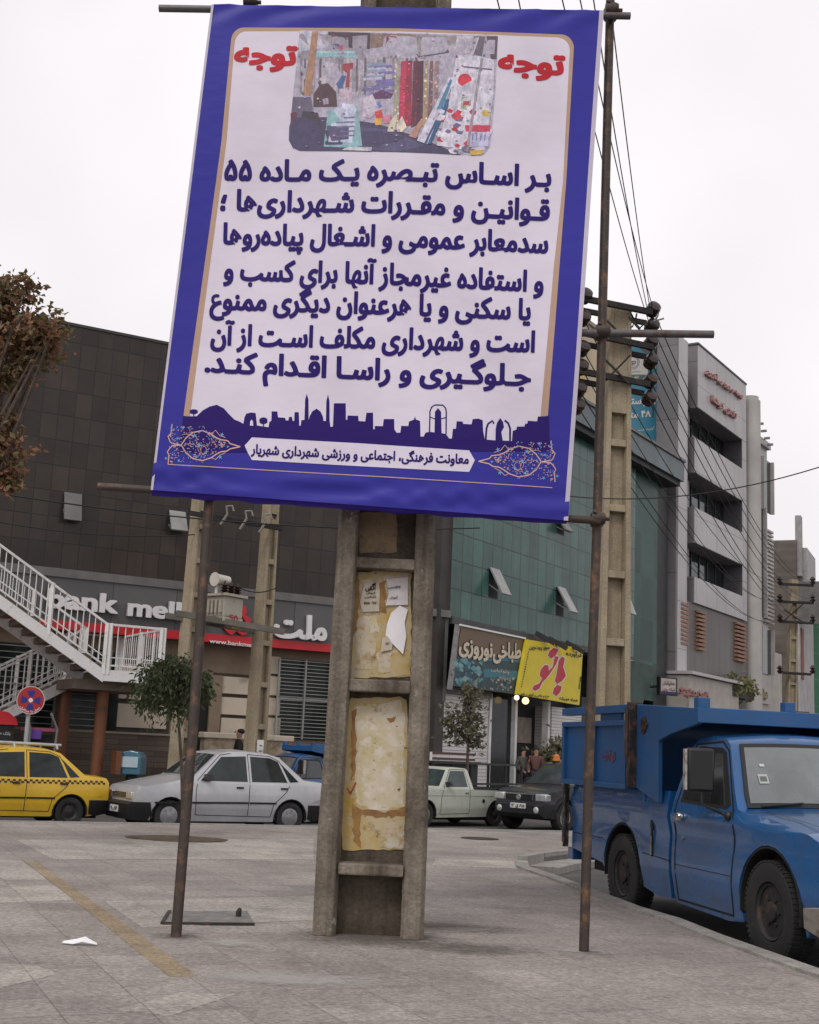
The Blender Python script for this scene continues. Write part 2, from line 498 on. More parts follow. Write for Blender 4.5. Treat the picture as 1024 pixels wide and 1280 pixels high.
# ================================================================ GROUND
TD = Vector((.40, -.917, 0))                       # the tactile strip and the paving joints run this way
def paving(name, c1, c2, joint, tile=.42, big=2.1):
    m, t, b = nodes(name)
    g = t.nodes.new('ShaderNodeNewGeometry').outputs['Position']
    mp = N(t, 'ShaderNodeMapping'); mp.inputs['Rotation'].default_value = (0, 0, -math.atan2(TD.y, TD.x)); mp.inputs['Location'].default_value = (300, 300, 0)
    t.links.new(g, mp.inputs['Vector'])
    def brick(w, h, ms, ca, cb, cm, off=.0):
        br = N(t, 'ShaderNodeTexBrick', offset=off); br.inputs['Scale'].default_value = 1
        br.inputs['Brick Width'].default_value = w; br.inputs['Row Height'].default_value = h
        br.inputs['Mortar Size'].default_value = ms; br.inputs['Mortar Smooth'].default_value = .2; br.inputs['Bias'].default_value = 0
        for k, v in (('Color1', ca), ('Color2', cb), ('Mortar', cm)): br.inputs[k].default_value = (*v, 1)
        t.links.new(mp.outputs['Vector'], br.inputs['Vector'])
        return br
    bb = brick(big * 1.9, big, .0, c1, c2, c1, .5)
    sm = brick(tile, tile, .0045, (.9,) * 3, (1.08,) * 3, (.66,) * 3)
    c = mixc(t, 1, bb.outputs['Color'], sm.outputs['Color'], 'MULTIPLY')
    slow = noise(t, g, .7, 7, .62)
    c = mixc(t, 1, c, ramp(t, slow, .33, .68, (.72, .71, .70), (1.13, 1.12, 1.1)), 'MULTIPLY')
    grit = noise(t, g, 30, 8, .8)
    c = mixc(t, 1, c, ramp(t, grit, .34, .66, (.62, .61, .60), (1.32, 1.32, 1.32)), 'MULTIPLY')
    vo = N(t, 'ShaderNodeTexVoronoi', Scale=42.0); t.links.new(g, vo.inputs['Vector'])
    sx = t.nodes.new('ShaderNodeSeparateColor'); t.links.new(vo.outputs['Color'], sx.inputs[0])
    c = mixc(t, 1, c, ramp(t, sx.outputs[0], .0, 1.0, (.82, .8, .78), (1.16, 1.14, 1.14)), 'MULTIPLY')
    blot = ramp(t, noise(t, g, 2.3, 8, .72), .55, .72)
    c = mixc(t, blot, c, mixc(t, .55, c, (.09, .08, .07)))
    spk = ramp(t, noise(t, g, 9, 3, .6), .70, .73)
    c = mixc(t, spk, c, mixc(t, .35, c, (.5, .48, .45)))
    t.links.new(c, b.inputs['Base Color'])
    b.inputs['Roughness'].default_value = .78; b.inputs['Specular IOR Level'].default_value = .3
    bp = N(t, 'ShaderNodeBump', Strength=.35, Distance=.006)
    ad = N(t, 'ShaderNodeMath', operation='SUBTRACT'); t.links.new(grit, ad.inputs[0]); t.links.new(sm.outputs['Fac'], ad.inputs[1])
    t.links.new(ad.outputs[0], bp.inputs['Height']); t.links.new(bp.outputs['Normal'], b.inputs['Normal'])
    return m
PAVE = paving('plaza_paving', (.332, .306, .290), (.312, .291, .278), (.1, .1, .1))
PAVE_L = paving('pale_paving', (.425, .402, .375), (.40, .38, .356), (.1, .1, .1))
PAVE_Y = paving('ochre_paving', (.335, .27, .18), (.32, .262, .185), (.1, .1, .1), tile=.3)
ASPHALT = mat('asphalt', (.075, .072, .07), .9, var=.3, vs=.6, bump=.4, bs=70, dirt=(.15, .14, .13), da=.4, ds=.5)
KERB = concrete('kerb_concrete', (.42, .40, .37), (.27, .255, .235), None, 4, .4, .3)

mb = MB(); mb.poly([(-1500, -800, -.25), (1500, -800, -.25), (1500, 2500, -.25), (-1500, 2500, -.25)])
struct('road', mb, ASPHALT)
bay = [gnd(*p) for p in ((735, 1067), (680, 1073.5), (659, 1078), (661, 1085), (700, 1098), (740, 1113), (800, 1136), (850, 1151), (900, 1171), (1024, 1215))]
bay = [(p.x, p.y) for p in bay] + [(3.25, 7), (4.3, 3), (6, -6), (6, -30)]
far = [(4.6, 24.75), (5.7, 24.3), (5.6, 22.8), (4.4, 20.7)]
edge = [(-60, -4.9), (-5.96, 19.88), (-2.54, 21.56), (1.5, 23.3)]
mb = MB(); mb.prism(edge + far + bay + [(-60, -30)], -.245, 0)
struct('plaza', mb, PAVE)
mb = MB(); mb.prism(bay[1:] + [(30, -30), (30, 24), (5.5, 22.7)] + far[3:], -.245, -.12)
struct('parking_bay', mb, ASPHALT)
def resample(line, step):
    out = [line[0]]
    for (x0, y0), (x1, y1) in zip(line, line[1:]):
        n = max(1, int(math.hypot(x1 - x0, y1 - y0) / step))
        out += [(x0 + (x1 - x0) * k / n, y0 + (y1 - y0) * k / n) for k in range(1, n + 1)]
    return out
def strip_along(line, wdt, z0, z1):
    """kerb stones laid along a line, 6 mm proud of the plaza's edge"""
    pts = [Vector((x, y, 0)) for x, y in line]
    A, B = [], []
    for i, p in enumerate(pts):
        t = (pts[min(i + 1, len(pts) - 1)] - pts[max(i - 1, 0)]).normalized()
        nn = Vector((-t.y, t.x, 0))
        A.append(p + nn * .006); B.append(p - nn * wdt)
    m = MB()
    for i in range(len(pts) - 1):
        a, d = A[i], B[i]
        b, c = A[i].lerp(A[i + 1], .985), B[i].lerp(B[i + 1], .985)
        m.add([(q.x, q.y, z) for z in (z0, z1) for q in (a, b, c, d)], [(3, 2, 1, 0), (4, 5, 6, 7), (0, 1, 5, 4), (1, 2, 6, 5), (2, 3, 7, 6), (3, 0, 4, 7)])
    return m
struct('kerb', strip_along(resample(far[2:] + bay[:-1], .6), .15, -.24, .022), KERB)
struct('kerb', strip_along(resample(far[3:] + bay[:3], .6), .13, -.10, .075), KERB)
_l = [Vector((x, y, 0)) for x, y in resample(far[3:] + bay[:3], .5)]
mb = MB(); _q = []
for i, p in enumerate(_l):
    d_ = (_l[min(i + 1, len(_l) - 1)] - _l[max(i - 1, 0)]).normalized(); _q.append(p + Vector((-d_.y, d_.x, 0)) * .42)
_p = [(p.x - .01, p.y) for p in _l] + [(p.x, p.y) for p in _q[::-1]]
mb.prism(_p, -.118, -.035); struct('gutter_ledge', mb, KERB)
struct('kerb', strip_along(resample(edge[1:] + far[:2], .8), .18, -.24, .01), KERB)
def flat(name, px, z, mt):
    mm = MB(); g = [gnd(x, y) for x, y in px]
    mm.prism([(p.x, p.y) for p in g], -.01, z - .001); return struct(name, mm, mt)
flat('tactile_paving', ((30, 1076), (45, 1076), (248, 1221), (212, 1221)), .004, PAVE_Y)
flat('paving_band', ((20, 1050), (392, 1049), (392, 1074), (66, 1074.5)), .004, PAVE_L)
flat('paving_band', ((0, 1075), (28, 1077), (92, 1125), (0, 1129)), .004, PAVE_L)
flat('paving_band', ((130, 1127), (398, 1120), (398, 1150), (178, 1160)), .004, PAVE_L)
flat('paving_band', ((0, 1205), (45, 1207), (72, 1218), (0, 1236)), .004, PAVE_L)
flat('paving_band', ((145, 1263), (226, 1241), (296, 1243), (214, 1270)), .004, PAVE_L)
flat('paving_band', ((545, 1073), (655, 1077), (655, 1086), (540, 1082)), .004, PAVE_L)
SOIL = mat('dry_soil', (.10, .075, .05), .95, var=.5, vs=5, bump=.8, bs=30)
mb = MB(); c = gnd(222, 1049)
mb.prism([(c.x + .62 * math.cos(k / 16 * 6.283) * (1 + .15 * rnd.random()), c.y + .5 * math.sin(k / 16 * 6.283) * (1 + .2 * rnd.random())) for k in range(16)], .003, .012)
struct('soil_patch', mb, SOIL)
# iron cover with a raised rim
t = thing('inspection_cover', 'square iron inspection cover with raised front rim beside the left scaffold pole', 'cover', gnd(260, 1148))
IRON = rusty('cover_iron', (.045, .042, .04), (.10, .06, .035), .4, 5, .8, .3)
a, b, c, d = gnd(203, 1156), gnd(318, 1157), gnd(309, 1141), gnd(212, 1141)
for q in (a, b, c, d): q.z = 0
mb = MB(); mb.prism([(q.x, q.y) for q in (a, b, c, d)], .004, .014)
obj('cover_plate', mb, mat('cover_concrete', (.19, .18, .17), .9, var=.35, vs=9, bump=.4), t)
mb = MB()
for p, q in ((a, b), (a, d)): mb.bar(p + Vector((0, 0, .010)), q + Vector((0, 0, .010)), .028, .02)
obj('cover_rim', mb, IRON, t)
mb = MB(); h = gnd(298, 1148); h.z = 0
mb.tube([h, h + Vector((0, 0, .05)), h + Vector((.01, 0, .075))], [.02, .022, .012], 8)
obj('lifting_pin', mb, IRON, t)
mb = MB(); c = gnd(600, 1048.5); c.z = 0
mb.lathe([(.30, .003), (.30, .01), (.26, .012), (.02, .012)], Matrix.Translation(c), 24)
tag(obj('manhole_cover', mb, IRON), 'round iron manhole cover set in the plaza before the white pickup', 'manhole cover')
mb = MB(); c = gnd(100, 1181.5); c.z = .004
pts = [(.78 * x_, .7 * y_, z_ * .8) for x_, y_, z_ in [(-.145, -.01, .004), (-.05, -.035, .0), (.02, -.03, .02), (.14, -.01, .0), (.13, .03, .006), (.03, .04, .05), (-.04, .03, .03), (-.14, .03, .012)]]
top = [c + Vector(p) + Vector((0, 0, .006)) for p in pts]; bot = [c + Vector(p) + Vector((0, 0, .004)) for p in pts]
mb.add(top + bot, [(0, 1, 6, 7), (1, 2, 5, 6), (2, 3, 4, 5), (15, 14, 9, 8), (14, 13, 10, 9), (13, 12, 11, 10)] + [(i, (i + 1) % 8, 8 + (i + 1) % 8, 8 + i) for i in range(8)])
tag(obj('paper_sheet', mb, mat('paper', (.8, .8, .82), .7, var=.05)), 'crumpled white sheet of paper lying on the plaza paving', 'paper')

def softpatchmat(name, col, lo, hi, amt):
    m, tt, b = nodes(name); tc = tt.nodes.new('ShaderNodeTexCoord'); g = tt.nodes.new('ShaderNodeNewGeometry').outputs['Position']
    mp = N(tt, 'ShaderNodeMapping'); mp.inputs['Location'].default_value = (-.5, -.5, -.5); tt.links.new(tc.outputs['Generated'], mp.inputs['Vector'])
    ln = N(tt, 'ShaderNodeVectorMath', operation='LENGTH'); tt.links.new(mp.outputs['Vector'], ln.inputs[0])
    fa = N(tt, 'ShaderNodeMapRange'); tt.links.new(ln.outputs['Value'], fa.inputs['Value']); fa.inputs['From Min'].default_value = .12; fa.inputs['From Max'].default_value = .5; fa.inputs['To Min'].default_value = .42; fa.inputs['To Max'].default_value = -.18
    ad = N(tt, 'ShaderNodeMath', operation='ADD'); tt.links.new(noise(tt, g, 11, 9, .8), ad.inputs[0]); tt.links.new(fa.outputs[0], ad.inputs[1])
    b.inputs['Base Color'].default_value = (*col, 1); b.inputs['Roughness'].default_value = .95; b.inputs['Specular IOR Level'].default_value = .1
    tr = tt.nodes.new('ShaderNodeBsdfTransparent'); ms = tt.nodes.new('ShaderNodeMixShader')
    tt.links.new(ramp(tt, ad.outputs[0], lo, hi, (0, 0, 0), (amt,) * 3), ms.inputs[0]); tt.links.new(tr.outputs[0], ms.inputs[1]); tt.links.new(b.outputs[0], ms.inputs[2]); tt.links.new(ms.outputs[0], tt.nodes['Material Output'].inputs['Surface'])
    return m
GRIME_SHADE = softpatchmat('grime_and_contact_shade', (.11, .095, .08), .56, .92, .48); CEMENT = softpatchmat('spilt_cement', (.47, .45, .42), .56, .92, .6)  # grime around the post and pole bases doubles as painted contact shade
def stain_shade(x, y, a, b_, mt, z=.0062):
    mm = MB(); mm.poly([(x - a, y - b_, z), (x + a, y - b_, z), (x + a, y + b_, z), (x - a, y + b_, z)]); struct('ground_stain_and_shade', mm, mt)
stain_shade(-.12, 9.32, .95, .75, GRIME_SHADE); stain_shade(.55, 9.0, .7, .45, GRIME_SHADE, .0068)
p = gnd(221, 1171); stain_shade(p.x, p.y, .28, .22, GRIME_SHADE); p = gnd(730, 1190); stain_shade(p.x, p.y, .34, .22, CEMENT); stain_shade(p.x + .05, p.y - .02, .14, .10, GRIME_SHADE, .0068)
p = gnd(288, 1180); stain_shade(p.x, p.y, .30, .30, CEMENT, .0082); p = gnd(360, 1225); stain_shade(p.x, p.y, .9, .35, CEMENT)
p = gnd(560, 1160); stain_shade(p.x, p.y, 1.0, .5, GRIME_SHADE)
# ================================================================ BIG CONCRETE POST
t = thing('concrete_post', 'massive weathered concrete power post with recessed panels behind the banner', 'utility pole', (-.12, 9.5, 0))
CONC = concrete('weathered_concrete', (.34, .295, .24), (.11, .088, .066), (.40, .37, .33), 2.6, .9, .75)
CONC_D = concrete('dark_concrete', (.15, .125, .095), (.07, .055, .04), None, 3.2, .8, .6)  # darker concrete tone for the recessed web
def px_l(z): return -.552 + (.012 * z if z < 3 else .036 - .0144 * (z - 3))
def px_r(z): return .235 - .012 * z
ZT = 9.6
mb = MB()
YF, YB = 9.31, 9.68
def slab(m, xa, xb, z0, z1, y0, y1, n=1):
    for i in range(n):
        a, b = z0 + (z1 - z0) * i / n, z0 + (z1 - z0) * (i + 1) / n
        v = [(f(z), y, z) for z in (a, b) for y in (y0, y1) for f in (xa, xb)]
        m.add(v, [(0, 2, 3, 1), (4, 5, 7, 6), (0, 1, 5, 4), (2, 6, 7, 3), (0, 4, 6, 2), (1, 3, 7, 5)])
nleg = 14
def legw(z): return .165 - .006 * z
def chamf(side):
    m = MB()
    n = nleg
    rows = []
    for i in range(n + 1):
        z = ZT * i / n
        if side < 0: xo, xi = px_l(z), px_l(z) + legw(z)
        else: xo, xi = px_r(z), px_r(z) - legw(z)
        c = .02 if side < 0 else -.02
        j = [.006 * rnd.uniform(-1, 1) for _ in range(6)]
        rows.append([(xo + c + j[0], YF + j[1], z), (xi - c + j[2], YF + j[3], z), (xi, YF + .03 + j[4], z), (xi, YB, z), (xo, YB, z), (xo + j[5], YF + .03, z)])
    v = [p for r in rows for p in r]; f = []
    for i in range(n):
        for k in range(6): f.append((i * 6 + k, i * 6 + (k + 1) % 6, (i + 1) * 6 + (k + 1) % 6, (i + 1) * 6 + k))
    f += [list(range(6))[::-1], [n * 6 + k for k in range(6)]]
    return v, f
for s_ in (-1, 1):
    m = MB(); m.add(*chamf(s_)); obj('pole_leg', m, CONC, t, smooth=25, bevel=.006)
RUNGS = [(.42, .50, -.035), (1.70, 1.79, .0), (2.60, 2.68, .0), (3.5, 3.58, 0), (4.4, 4.48, 0), (5.3, 5.38, 0), (6.2, 6.28, 0), (7.05, 7.13, 0), (7.9, 7.98, 0), (8.7, 9.6, 0)]
for z0, z1, pr in RUNGS:
    m = MB(); xa = lambda z: px_l(z) + legw(z) - .004; xb = lambda z: px_r(z) - legw(z) + .004
    slab(m, xa, xb, z0, z1, YF + .012 + pr, YB - .02)
    obj('cross_tie', m, CONC, t, bevel=.012)
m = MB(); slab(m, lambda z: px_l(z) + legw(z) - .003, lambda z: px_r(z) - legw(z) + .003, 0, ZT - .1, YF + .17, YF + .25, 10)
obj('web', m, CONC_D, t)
def painted(name, base, y, y2, rust):
    m, tt, b = nodes(name)
    g = tt.nodes.new('ShaderNodeNewGeometry').outputs['Position']
    c = mixc(tt, ramp(tt, noise(tt, g, 4.5, 8, .68), .36, .62), y, base)
    c = mixc(tt, ramp(tt, noise(tt, g, 11, 6, .7), .50, .64), c, y2)
    c = mixc(tt, ramp(tt, noise(tt, g, 6.5, 9, .72), .58, .7), c, rust)
    c = mixc(tt, ramp(tt, noise(tt, g, 30, 3, .7), .66, .7), c, (.12, .08, .04))
    tt.links.new(c, b.inputs['Base Color']); b.inputs['Roughness'].default_value = .8
    bp = N(tt, 'ShaderNodeBump', Strength=.5, Distance=.006); tt.links.new(noise(tt, g, 18, 6), bp.inputs['Height']); tt.links.new(bp.outputs['Normal'], b.inputs['Normal'])
    return m
YW = YF + .168
def panel(name, pts, y, th, mt, par=t):
    m = MB()
    P = [atY(x, yy, y) for x, yy in pts]; n = len(P)
    m.add(P + [p + Vector((0, th, 0)) for p in P], [list(range(n)), list(range(n, 2 * n))[::-1]] + [(i, (i + 1) % n, n + (i + 1) % n, n + i) for i in range(n)])
    return obj(name, m, mt, par)
def ragged(pts, j, seed, step=7):
    """torn outline: photo points with small steps of random wear between them"""
    q = random.Random(seed); out = []
    for (xa, ya), (xb, yb) in zip(pts, pts[1:] + pts[:1]):
        n_ = max(1, int(math.hypot(xb - xa, yb - ya) / step))
        for k in range(n_): out.append((xa + (xb - xa) * k / n_ + q.uniform(-j, j), ya + (yb - ya) * k / n_ + q.uniform(-j, j)))
    return out
OCH = painted('ochre_paint_remains', (.50, .41, .24), (.44, .29, .06), (.46, .40, .28), (.22, .11, .035))
CRM = painted('cream_paint_remains', (.60, .53, .43), (.50, .42, .22), (.64, .58, .50), (.30, .16, .06))
RST = painted('rust_stain', (.26, .13, .045), (.36, .20, .06), (.20, .10, .04), (.12, .055, .025))
OLD = painted('old_glue', (.46, .38, .24), (.56, .50, .42), (.38, .26, .10), (.25, .14, .05))
panel('paint_patch', ragged(((440, 716), (514, 712), (514, 790), (513, 846), (437, 848), (438, 800)), 1.1, 1), YW - .004, .004, OCH)
for k, (pts, mt) in enumerate(((((450, 724), (478, 722), (478, 768), (449, 768)), OLD), (((480, 719), (512, 717), (512, 760), (480, 760)), OLD), (((444, 772), (466, 770), (470, 800), (464, 836), (446, 838)), OLD), (((470, 815), (498, 812), (503, 838), (474, 842)), OLD), (((462, 770), (472, 768), (474, 790), (463, 790)), CRM), (((490, 815), (512, 822), (512, 845), (488, 845)), OCH), (((440, 716), (449, 716), (447, 790), (440, 800)), RST), (((474, 728), (482, 726), (482, 766), (474, 766)), RST))):
    panel('paint_patch', ragged(pts, 1.6, 20 + k, 5), YW - .005 - k * .0006, .001, mt)
panel('paint_patch', ragged(((433, 882), (440, 873), (500, 871), (509, 876), (510, 900), (508, 1062), (428, 1063), (429, 990), (431, 940)), 1.0, 2), YW - .004, .004, OCH)
for k, (pts, mt) in enumerate(((((443, 884), (500, 876), (506, 900), (505, 1008), (470, 1014), (446, 1004), (441, 940)), CRM), (((452, 896), (496, 890), (500, 985), (456, 990)), CRM), (((440, 1006), (452, 1012), (450, 1060), (442, 1052)), RST), (((484, 1014), (508, 1008), (508, 1018), (488, 1022)), RST), (((452, 1012), (486, 1016), (484, 1022), (452, 1020)), RST), (((478, 1030), (507, 1026), (506, 1060), (474, 1060)), OLD), (((482, 898), (496, 895), (489, 905)), RST), (((440, 890), (446, 886), (444, 960), (439, 980)), RST))):
    panel('paint_patch', ragged(pts, 1.8, 40 + k, 6), YW - .005 - k * .0006, .001, mt)
panel('paint_patch', ragged(((446, 640), (496, 640), (497, 690), (450, 692)), 1.2, 60), YW - .003, .003, painted('faded_ochre', (.24, .17, .10), (.30, .21, .11), (.20, .14, .09), (.12, .075, .04)))
mb = MB(); mb.m = 0
for k in range(5):
    z = 9.05 - .0 * k
for x0, x1, yy, z in ((-1.5, 1.35, YF - .06, 9.0), (-1.5, 1.35, YB + .06, 9.0)):
    mb.box(x0, x1, yy - .04, yy + .04, z, z + .1)
obj('crossarm', mb, IRON, t)
PAPER2 = mat('torn_paper', (.62, .58, .60), .8, var=.12, vs=9)
PAPER3 = mat('old_paper', (.50, .44, .36), .85, var=.2, vs=9)
def notice(pts, lines, label, mt, seed):
    r = random.Random(seed)
    P = [atY(x, y, YW - .016) for x, y in pts]; n = len(P)
    P = [p + Vector((0, r.uniform(-.006, .002), 0)) for p in P]
    q = thing('paper_notice', label, 'notice', P[0], 0, 'paper notices on the concrete post')
    m = MB(); m.add(P + [p + Vector((0, .003, 0)) for p in P], [list(range(n)), list(range(n, 2 * n))[::-1]] + [(i, (i + 1) % n, n + (i + 1) % n, n + i) for i in range(n)])
    obj('paper', m, mt, q)
    m = MB(); m.col = (.03, .03, .04)
    for body, x0, x1, y, hp in lines:
        a, b = atY(x0, y, YW - .026), atY(x1, y, YW - .026); hh = (atY(x0, y - hp, YW - .026) - a).length
        put_text(m, shape(body), lambda s, tt, o: a.lerp(b, s) + Vector((0, 0, hh * tt)), .02, .72)
    if m.f: obj('print', m, PRINT, q)
notice(((456, 729), (474, 728), (475, 742), (474, 764), (453, 765), (450, 752)), (('آگهی', 457, 470, 737, 7), ('فروش', 458, 469, 742, 2.5), ('تلفن', 456, 470, 747, 2.5), ('۰۹۱۲ ۵۵۵', 455, 471, 755, 3.2)), 'small torn paper notice with bold black print, left one on the post', PAPER3, 1)
notice(((483, 724), (510, 721), (510, 756), (482, 757), (486, 742)), (('کلاس', 485, 501, 735, 3), ('آموزش', 487, 497, 748, 3)), 'pale square paper notice at top right of the post panel', PAPER2, 2)
notice(((489, 766), (500, 757), (510, 762), (506, 778), (508, 795), (504, 818), (492, 806), (482, 794), (484, 780)), (), 'bright white ripped paper scrap hanging on the post', mat('white_paper', (.80, .76, .80), .7, var=.08), 3)
notice(((478, 797), (484, 795), (491, 804), (490, 812), (476, 815)), (('۱۲', 482, 487, 806, 3),), 'small cream paper remnant at the lower right of the post panel', PAPER3, 4)
m = MB(); m.col = (.35, .03, .02)
for pp in (((434, 986), (438, 994), (441, 989), (446, 978), (444, 978), (440, 987), (437, 990), (435, 984)),):
    m.poly([atY(x, y, YW - .0095) for x, y in pp])
obj('red_scrawl', m, PRINT, t)

# ================================================================ SCAFFOLD FRAME
t = thing('scaffold_frame', 'rusty steel pipe frame standing on the plaza and stretching the banner', 'scaffold', gnd(221, 1171))
RUST = rusty('rusty_pipe', (.062, .047, .04), (.19, .105, .06), .35, 7, .6, .35)
RUST2 = rusty('grey_pipe', (.13, .12, .125), (.10, .06, .045), .3, 5, .5, .5)
YP = 9.16
pl0 = gnd(220, 1171); pl1 = atY(262, 620, YP); pl2 = atY(315, -6, YP)
pr0 = gnd(730, 1190); pr1 = atY(747, 640, YP - .02); pr2 = atY(764, -40, YP)
def pipe(pts, r, mt, name='pole'):
    m = MB(); m.tube(pts, r, 14); return obj(name, m, mt, t, smooth=40)
pipe([pl0, (pl0 + pl1) / 2 + Vector((.008, 0, 0)), pl1, pl2], .036, RUST)
pipe([pr0, (pr0 + pr1) / 2 + Vector((-.006, 0, 0)), pr1, pr2], .034, RUST)
YBAR = 9.075
bars = [((199, 10.5), (788, 20)), ((123, 608), (751, 651)), ((560, 414), (892, 418))]
ends = []
for k, (a, b) in enumerate(bars):
    yb = YBAR if k < 2 else 9.085
    a, b = atY(*a, yb), atY(*b, yb); ends.append((a, b))
    pipe([a, b], .028 if k < 2 else .029, RUST if k == 1 else RUST2, 'crossbar')
def clamp(c, r=.055):
    m = MB(); c = Vector(c)
    T = Matrix.Translation(c)
    m.lathe([(r * .85, -.05), (r, -.035), (r, .035), (r * .85, .05)], T, 14)
    m.lathe([(r * .8, -.05), (r * .95, -.03), (r * .95, .03), (r * .8, .05)], T @ Matrix.Translation((0, -.07, 0)) @ Matrix.Rotation(math.pi / 2, 4, 'Y'), 14)
    m.tube([c + Vector((.05, -.06, 0)), c + Vector((.085, -.06, 0))], .016, 6)
    m.tube([c + Vector((-.03, -.08, .03)), c + Vector((-.03, -.12, .045))], .014, 6)
    m.tube([c + Vector((.02, -.03, .05)), c + Vector((.02, -.03, .085))], .014, 6)
    obj('clamp', m, RUST, t, smooth=40)
clamp(atY(262, 617, YP)); clamp(atY(314, 8, YP)); clamp(atY(763, 18, YP)); clamp(atY(746, 650, YP), .05); clamp(atY(752, 417, YP))

# ================================================================ BANNER
BY = 9.05
TL, TR, BR, BL = atY(266, 10, BY), atY(753, 17, BY), atY(709, 652, BY), atY(190, 614, BY)
def sag(x, z):
    zz = (z - 3.0) / 3.95; e = math.sin(math.pi * max(0, min(1, zz)))
    return e * (.022 * math.sin(2.1 * x + .9 * z) + .010 * math.sin(3.3 * x - 1.5 * z + 1) - .02)
def bpx(x, y, off=0.0):
    p = atY(x, y, BY); return Vector((p.x, BY - .045 + sag(p.x, p.z) - off * 1.1, p.z))
t = thing('banner', 'tall white and blue printed vinyl banner with Persian text hung on scaffold pipes', 'banner', ((BL.x + BR.x) / 2, BY, BL.z))
VINYL = attrmat('printed_vinyl', .42, .14, .2, bump=.2)
def bquad(u, v):
    a = TL.lerp(TR, u); b = BL.lerp(BR, u); return a.lerp(b, v)
def crease(u, v):
    e = max(0, min(1, (v - .945) / .02)) * max(0, min(1, (1 - v) / .01)); e2 = max(0, min(1, (.05 - v) / .03)) * max(0, min(1, v / .008))
    return (.010 * math.sin(41 * u + 6 * math.sin(9 * u)) * math.sin(130 * v) + .008 * math.sin(17 * u + 90 * v)) * e + .010 * math.sin(23 * u + 60 * v + 3 * math.sin(7 * u)) * e2
m = MB(); NU, NV = 72, 150; m.col = (.048, .045, .38)
vs = []
for back in (0, 1):
    for j in range(NV + 1):
        for i in range(NU + 1):
            p = bquad(i / NU, j / NV); vs.append((p.x, BY - .045 + sag(p.x, p.z) + crease(i / NU, j / NV) + back * .002, p.z))
fs = []
q = (NU + 1) * (NV + 1)
for j in range(NV):
    for i in range(NU):
        a = j * (NU + 1) + i
        fs += [(a, a + 1, a + NU + 2, a + NU + 1), (q + a, q + a + NU + 1, q + a + NU + 2, q + a + 1)]
m.add(vs, fs); obj('sheet', m, VINYL, t, smooth=180, fix=False)
m = MB(); m.col = (.048, .022, .33)
def hem(a, b, r, seg=24):
    pts = []
    for i in range(seg + 1):
        p = Vector(a).lerp(Vector(b), i / seg); pts.append(Vector((p.x, YBAR, p.z + .004 * math.sin(i * 1.7))))
    m.tube(pts, [r * (1 + .12 * math.sin(i * 2.3)) for i in range(seg + 1)], 12)
def bar_at(k, x, dz=0):
    a, b = ends[k]; f = (x - a.x) / (b.x - a.x); return Vector((x, YBAR, a.z + (b.z - a.z) * f + dz))
hem(bar_at(1, BL.x), bar_at(1, BR.x), .045); obj('hem', m, VINYL, t, smooth=60); m = MB(); m.col = (.048, .022, .33)
hem(bar_at(0, TL.x), bar_at(0, TR.x), .036)
obj('hem', m, VINYL, t, smooth=60)
def ribbon(m, pts, w, off, closed=False):
    """A printed stroke of w photo pixels along photo points."""
    P = []
    for (xa, ya), (xb, yb) in zip(pts, pts[1:]):
        k = max(1, int(math.hypot(xb - xa, yb - ya) / 16)); P += [Vector((xa + (xb - xa) * i / k, ya + (yb - ya) * i / k)) for i in range(k)]
    P.append(Vector(pts[-1]))
    n = len(P); L, R_ = [], []
    for i in range(n):
        a = P[(i - 1) % n] if closed or i else P[0]; b = P[(i + 1) % n] if closed or i < n - 1 else P[-1]
        d = (b - a).normalized(); nn = Vector((-d.y, d.x)) * w / 2
        L.append(P[i] + nn); R_.append(P[i] - nn)
    for i in range(n if closed else n - 1):
        j = (i + 1) % n
        m.add([bpx(*L[i], off), bpx(*L[j], off), bpx(*R_[j], off), bpx(*R_[i], off)], [(0, 1, 2, 3)])
def fill(m, pts, off, step=16):
    """A printed area given as photo points, cut up so that it follows the cloth."""
    bm = bmesh.new()
    bv = [bm.verts.new((x, y, 0)) for x, y in pts]
    for tri in tessellate_polygon([[Vector((x, y, 0)) for x, y in pts]]):
        try: bm.faces.new([bv[k] for k in tri])
        except ValueError: pass
    xs = [p[0] for p in pts]; ys = [p[1] for p in pts]
    for ax, lo, hi in ((0, min(xs), max(xs)), (1, min(ys), max(ys))):
        k = math.ceil(lo / step) * step
        while k < hi:
            co = (k, 0, 0) if ax == 0 else (0, k, 0); no = (1, 0, 0) if ax == 0 else (0, 1, 0)
            bmesh.ops.bisect_plane(bm, geom=bm.verts[:] + bm.edges[:] + bm.faces[:], plane_co=co, plane_no=no)
            k += step
    bm.verts.index_update()
    m.add([bpx(v.co.x, v.co.y, off) for v in bm.verts], [[v.index for v in f.verts] for f in bm.faces])
    bm.free()
def arc(cx, cy, rx, ry, a0, a1, n=8):
    return [(cx + rx * math.cos(math.radians(a0 + (a1 - a0) * i / n)), cy + ry * math.sin(math.radians(a0 + (a1 - a0) * i / n))) for i in range(n + 1)]
SAL, PANEL, INK, RED = (.60, .40, .30), (.88, .81, .95), (.028, .010, .17), (.62, .03, .045)
m = MB(); m.col = SAL
fill(m, arc(306, 56, 16, 17, 185, 268) + [(500, 40), (698, 47)] + arc(700, 64, 16.5, 17, 275, 358) + [(707, 230), (698, 339), (683.5, 523), (660, 526), (250, 526), (231, 522), (256, 339), (278, 180)], .001)
obj('printed_frame', m, VINYL, t, fix=False)
m = MB(); m.col = PANEL
fill(m, arc(309, 60, 14.5, 16, 185, 268) + [(500, 44), (697, 51)] + arc(697, 67, 14.5, 15.5, 275, 355) + [(703, 230), (691, 339), (674, 528), (672, 556), (236, 552), (239.5, 522), (263, 339), (284.5, 180)], .002)
obj('printed_panel', m, VINYL, t, fix=False)
m = MB(); m.col = (.66, .60, .72)
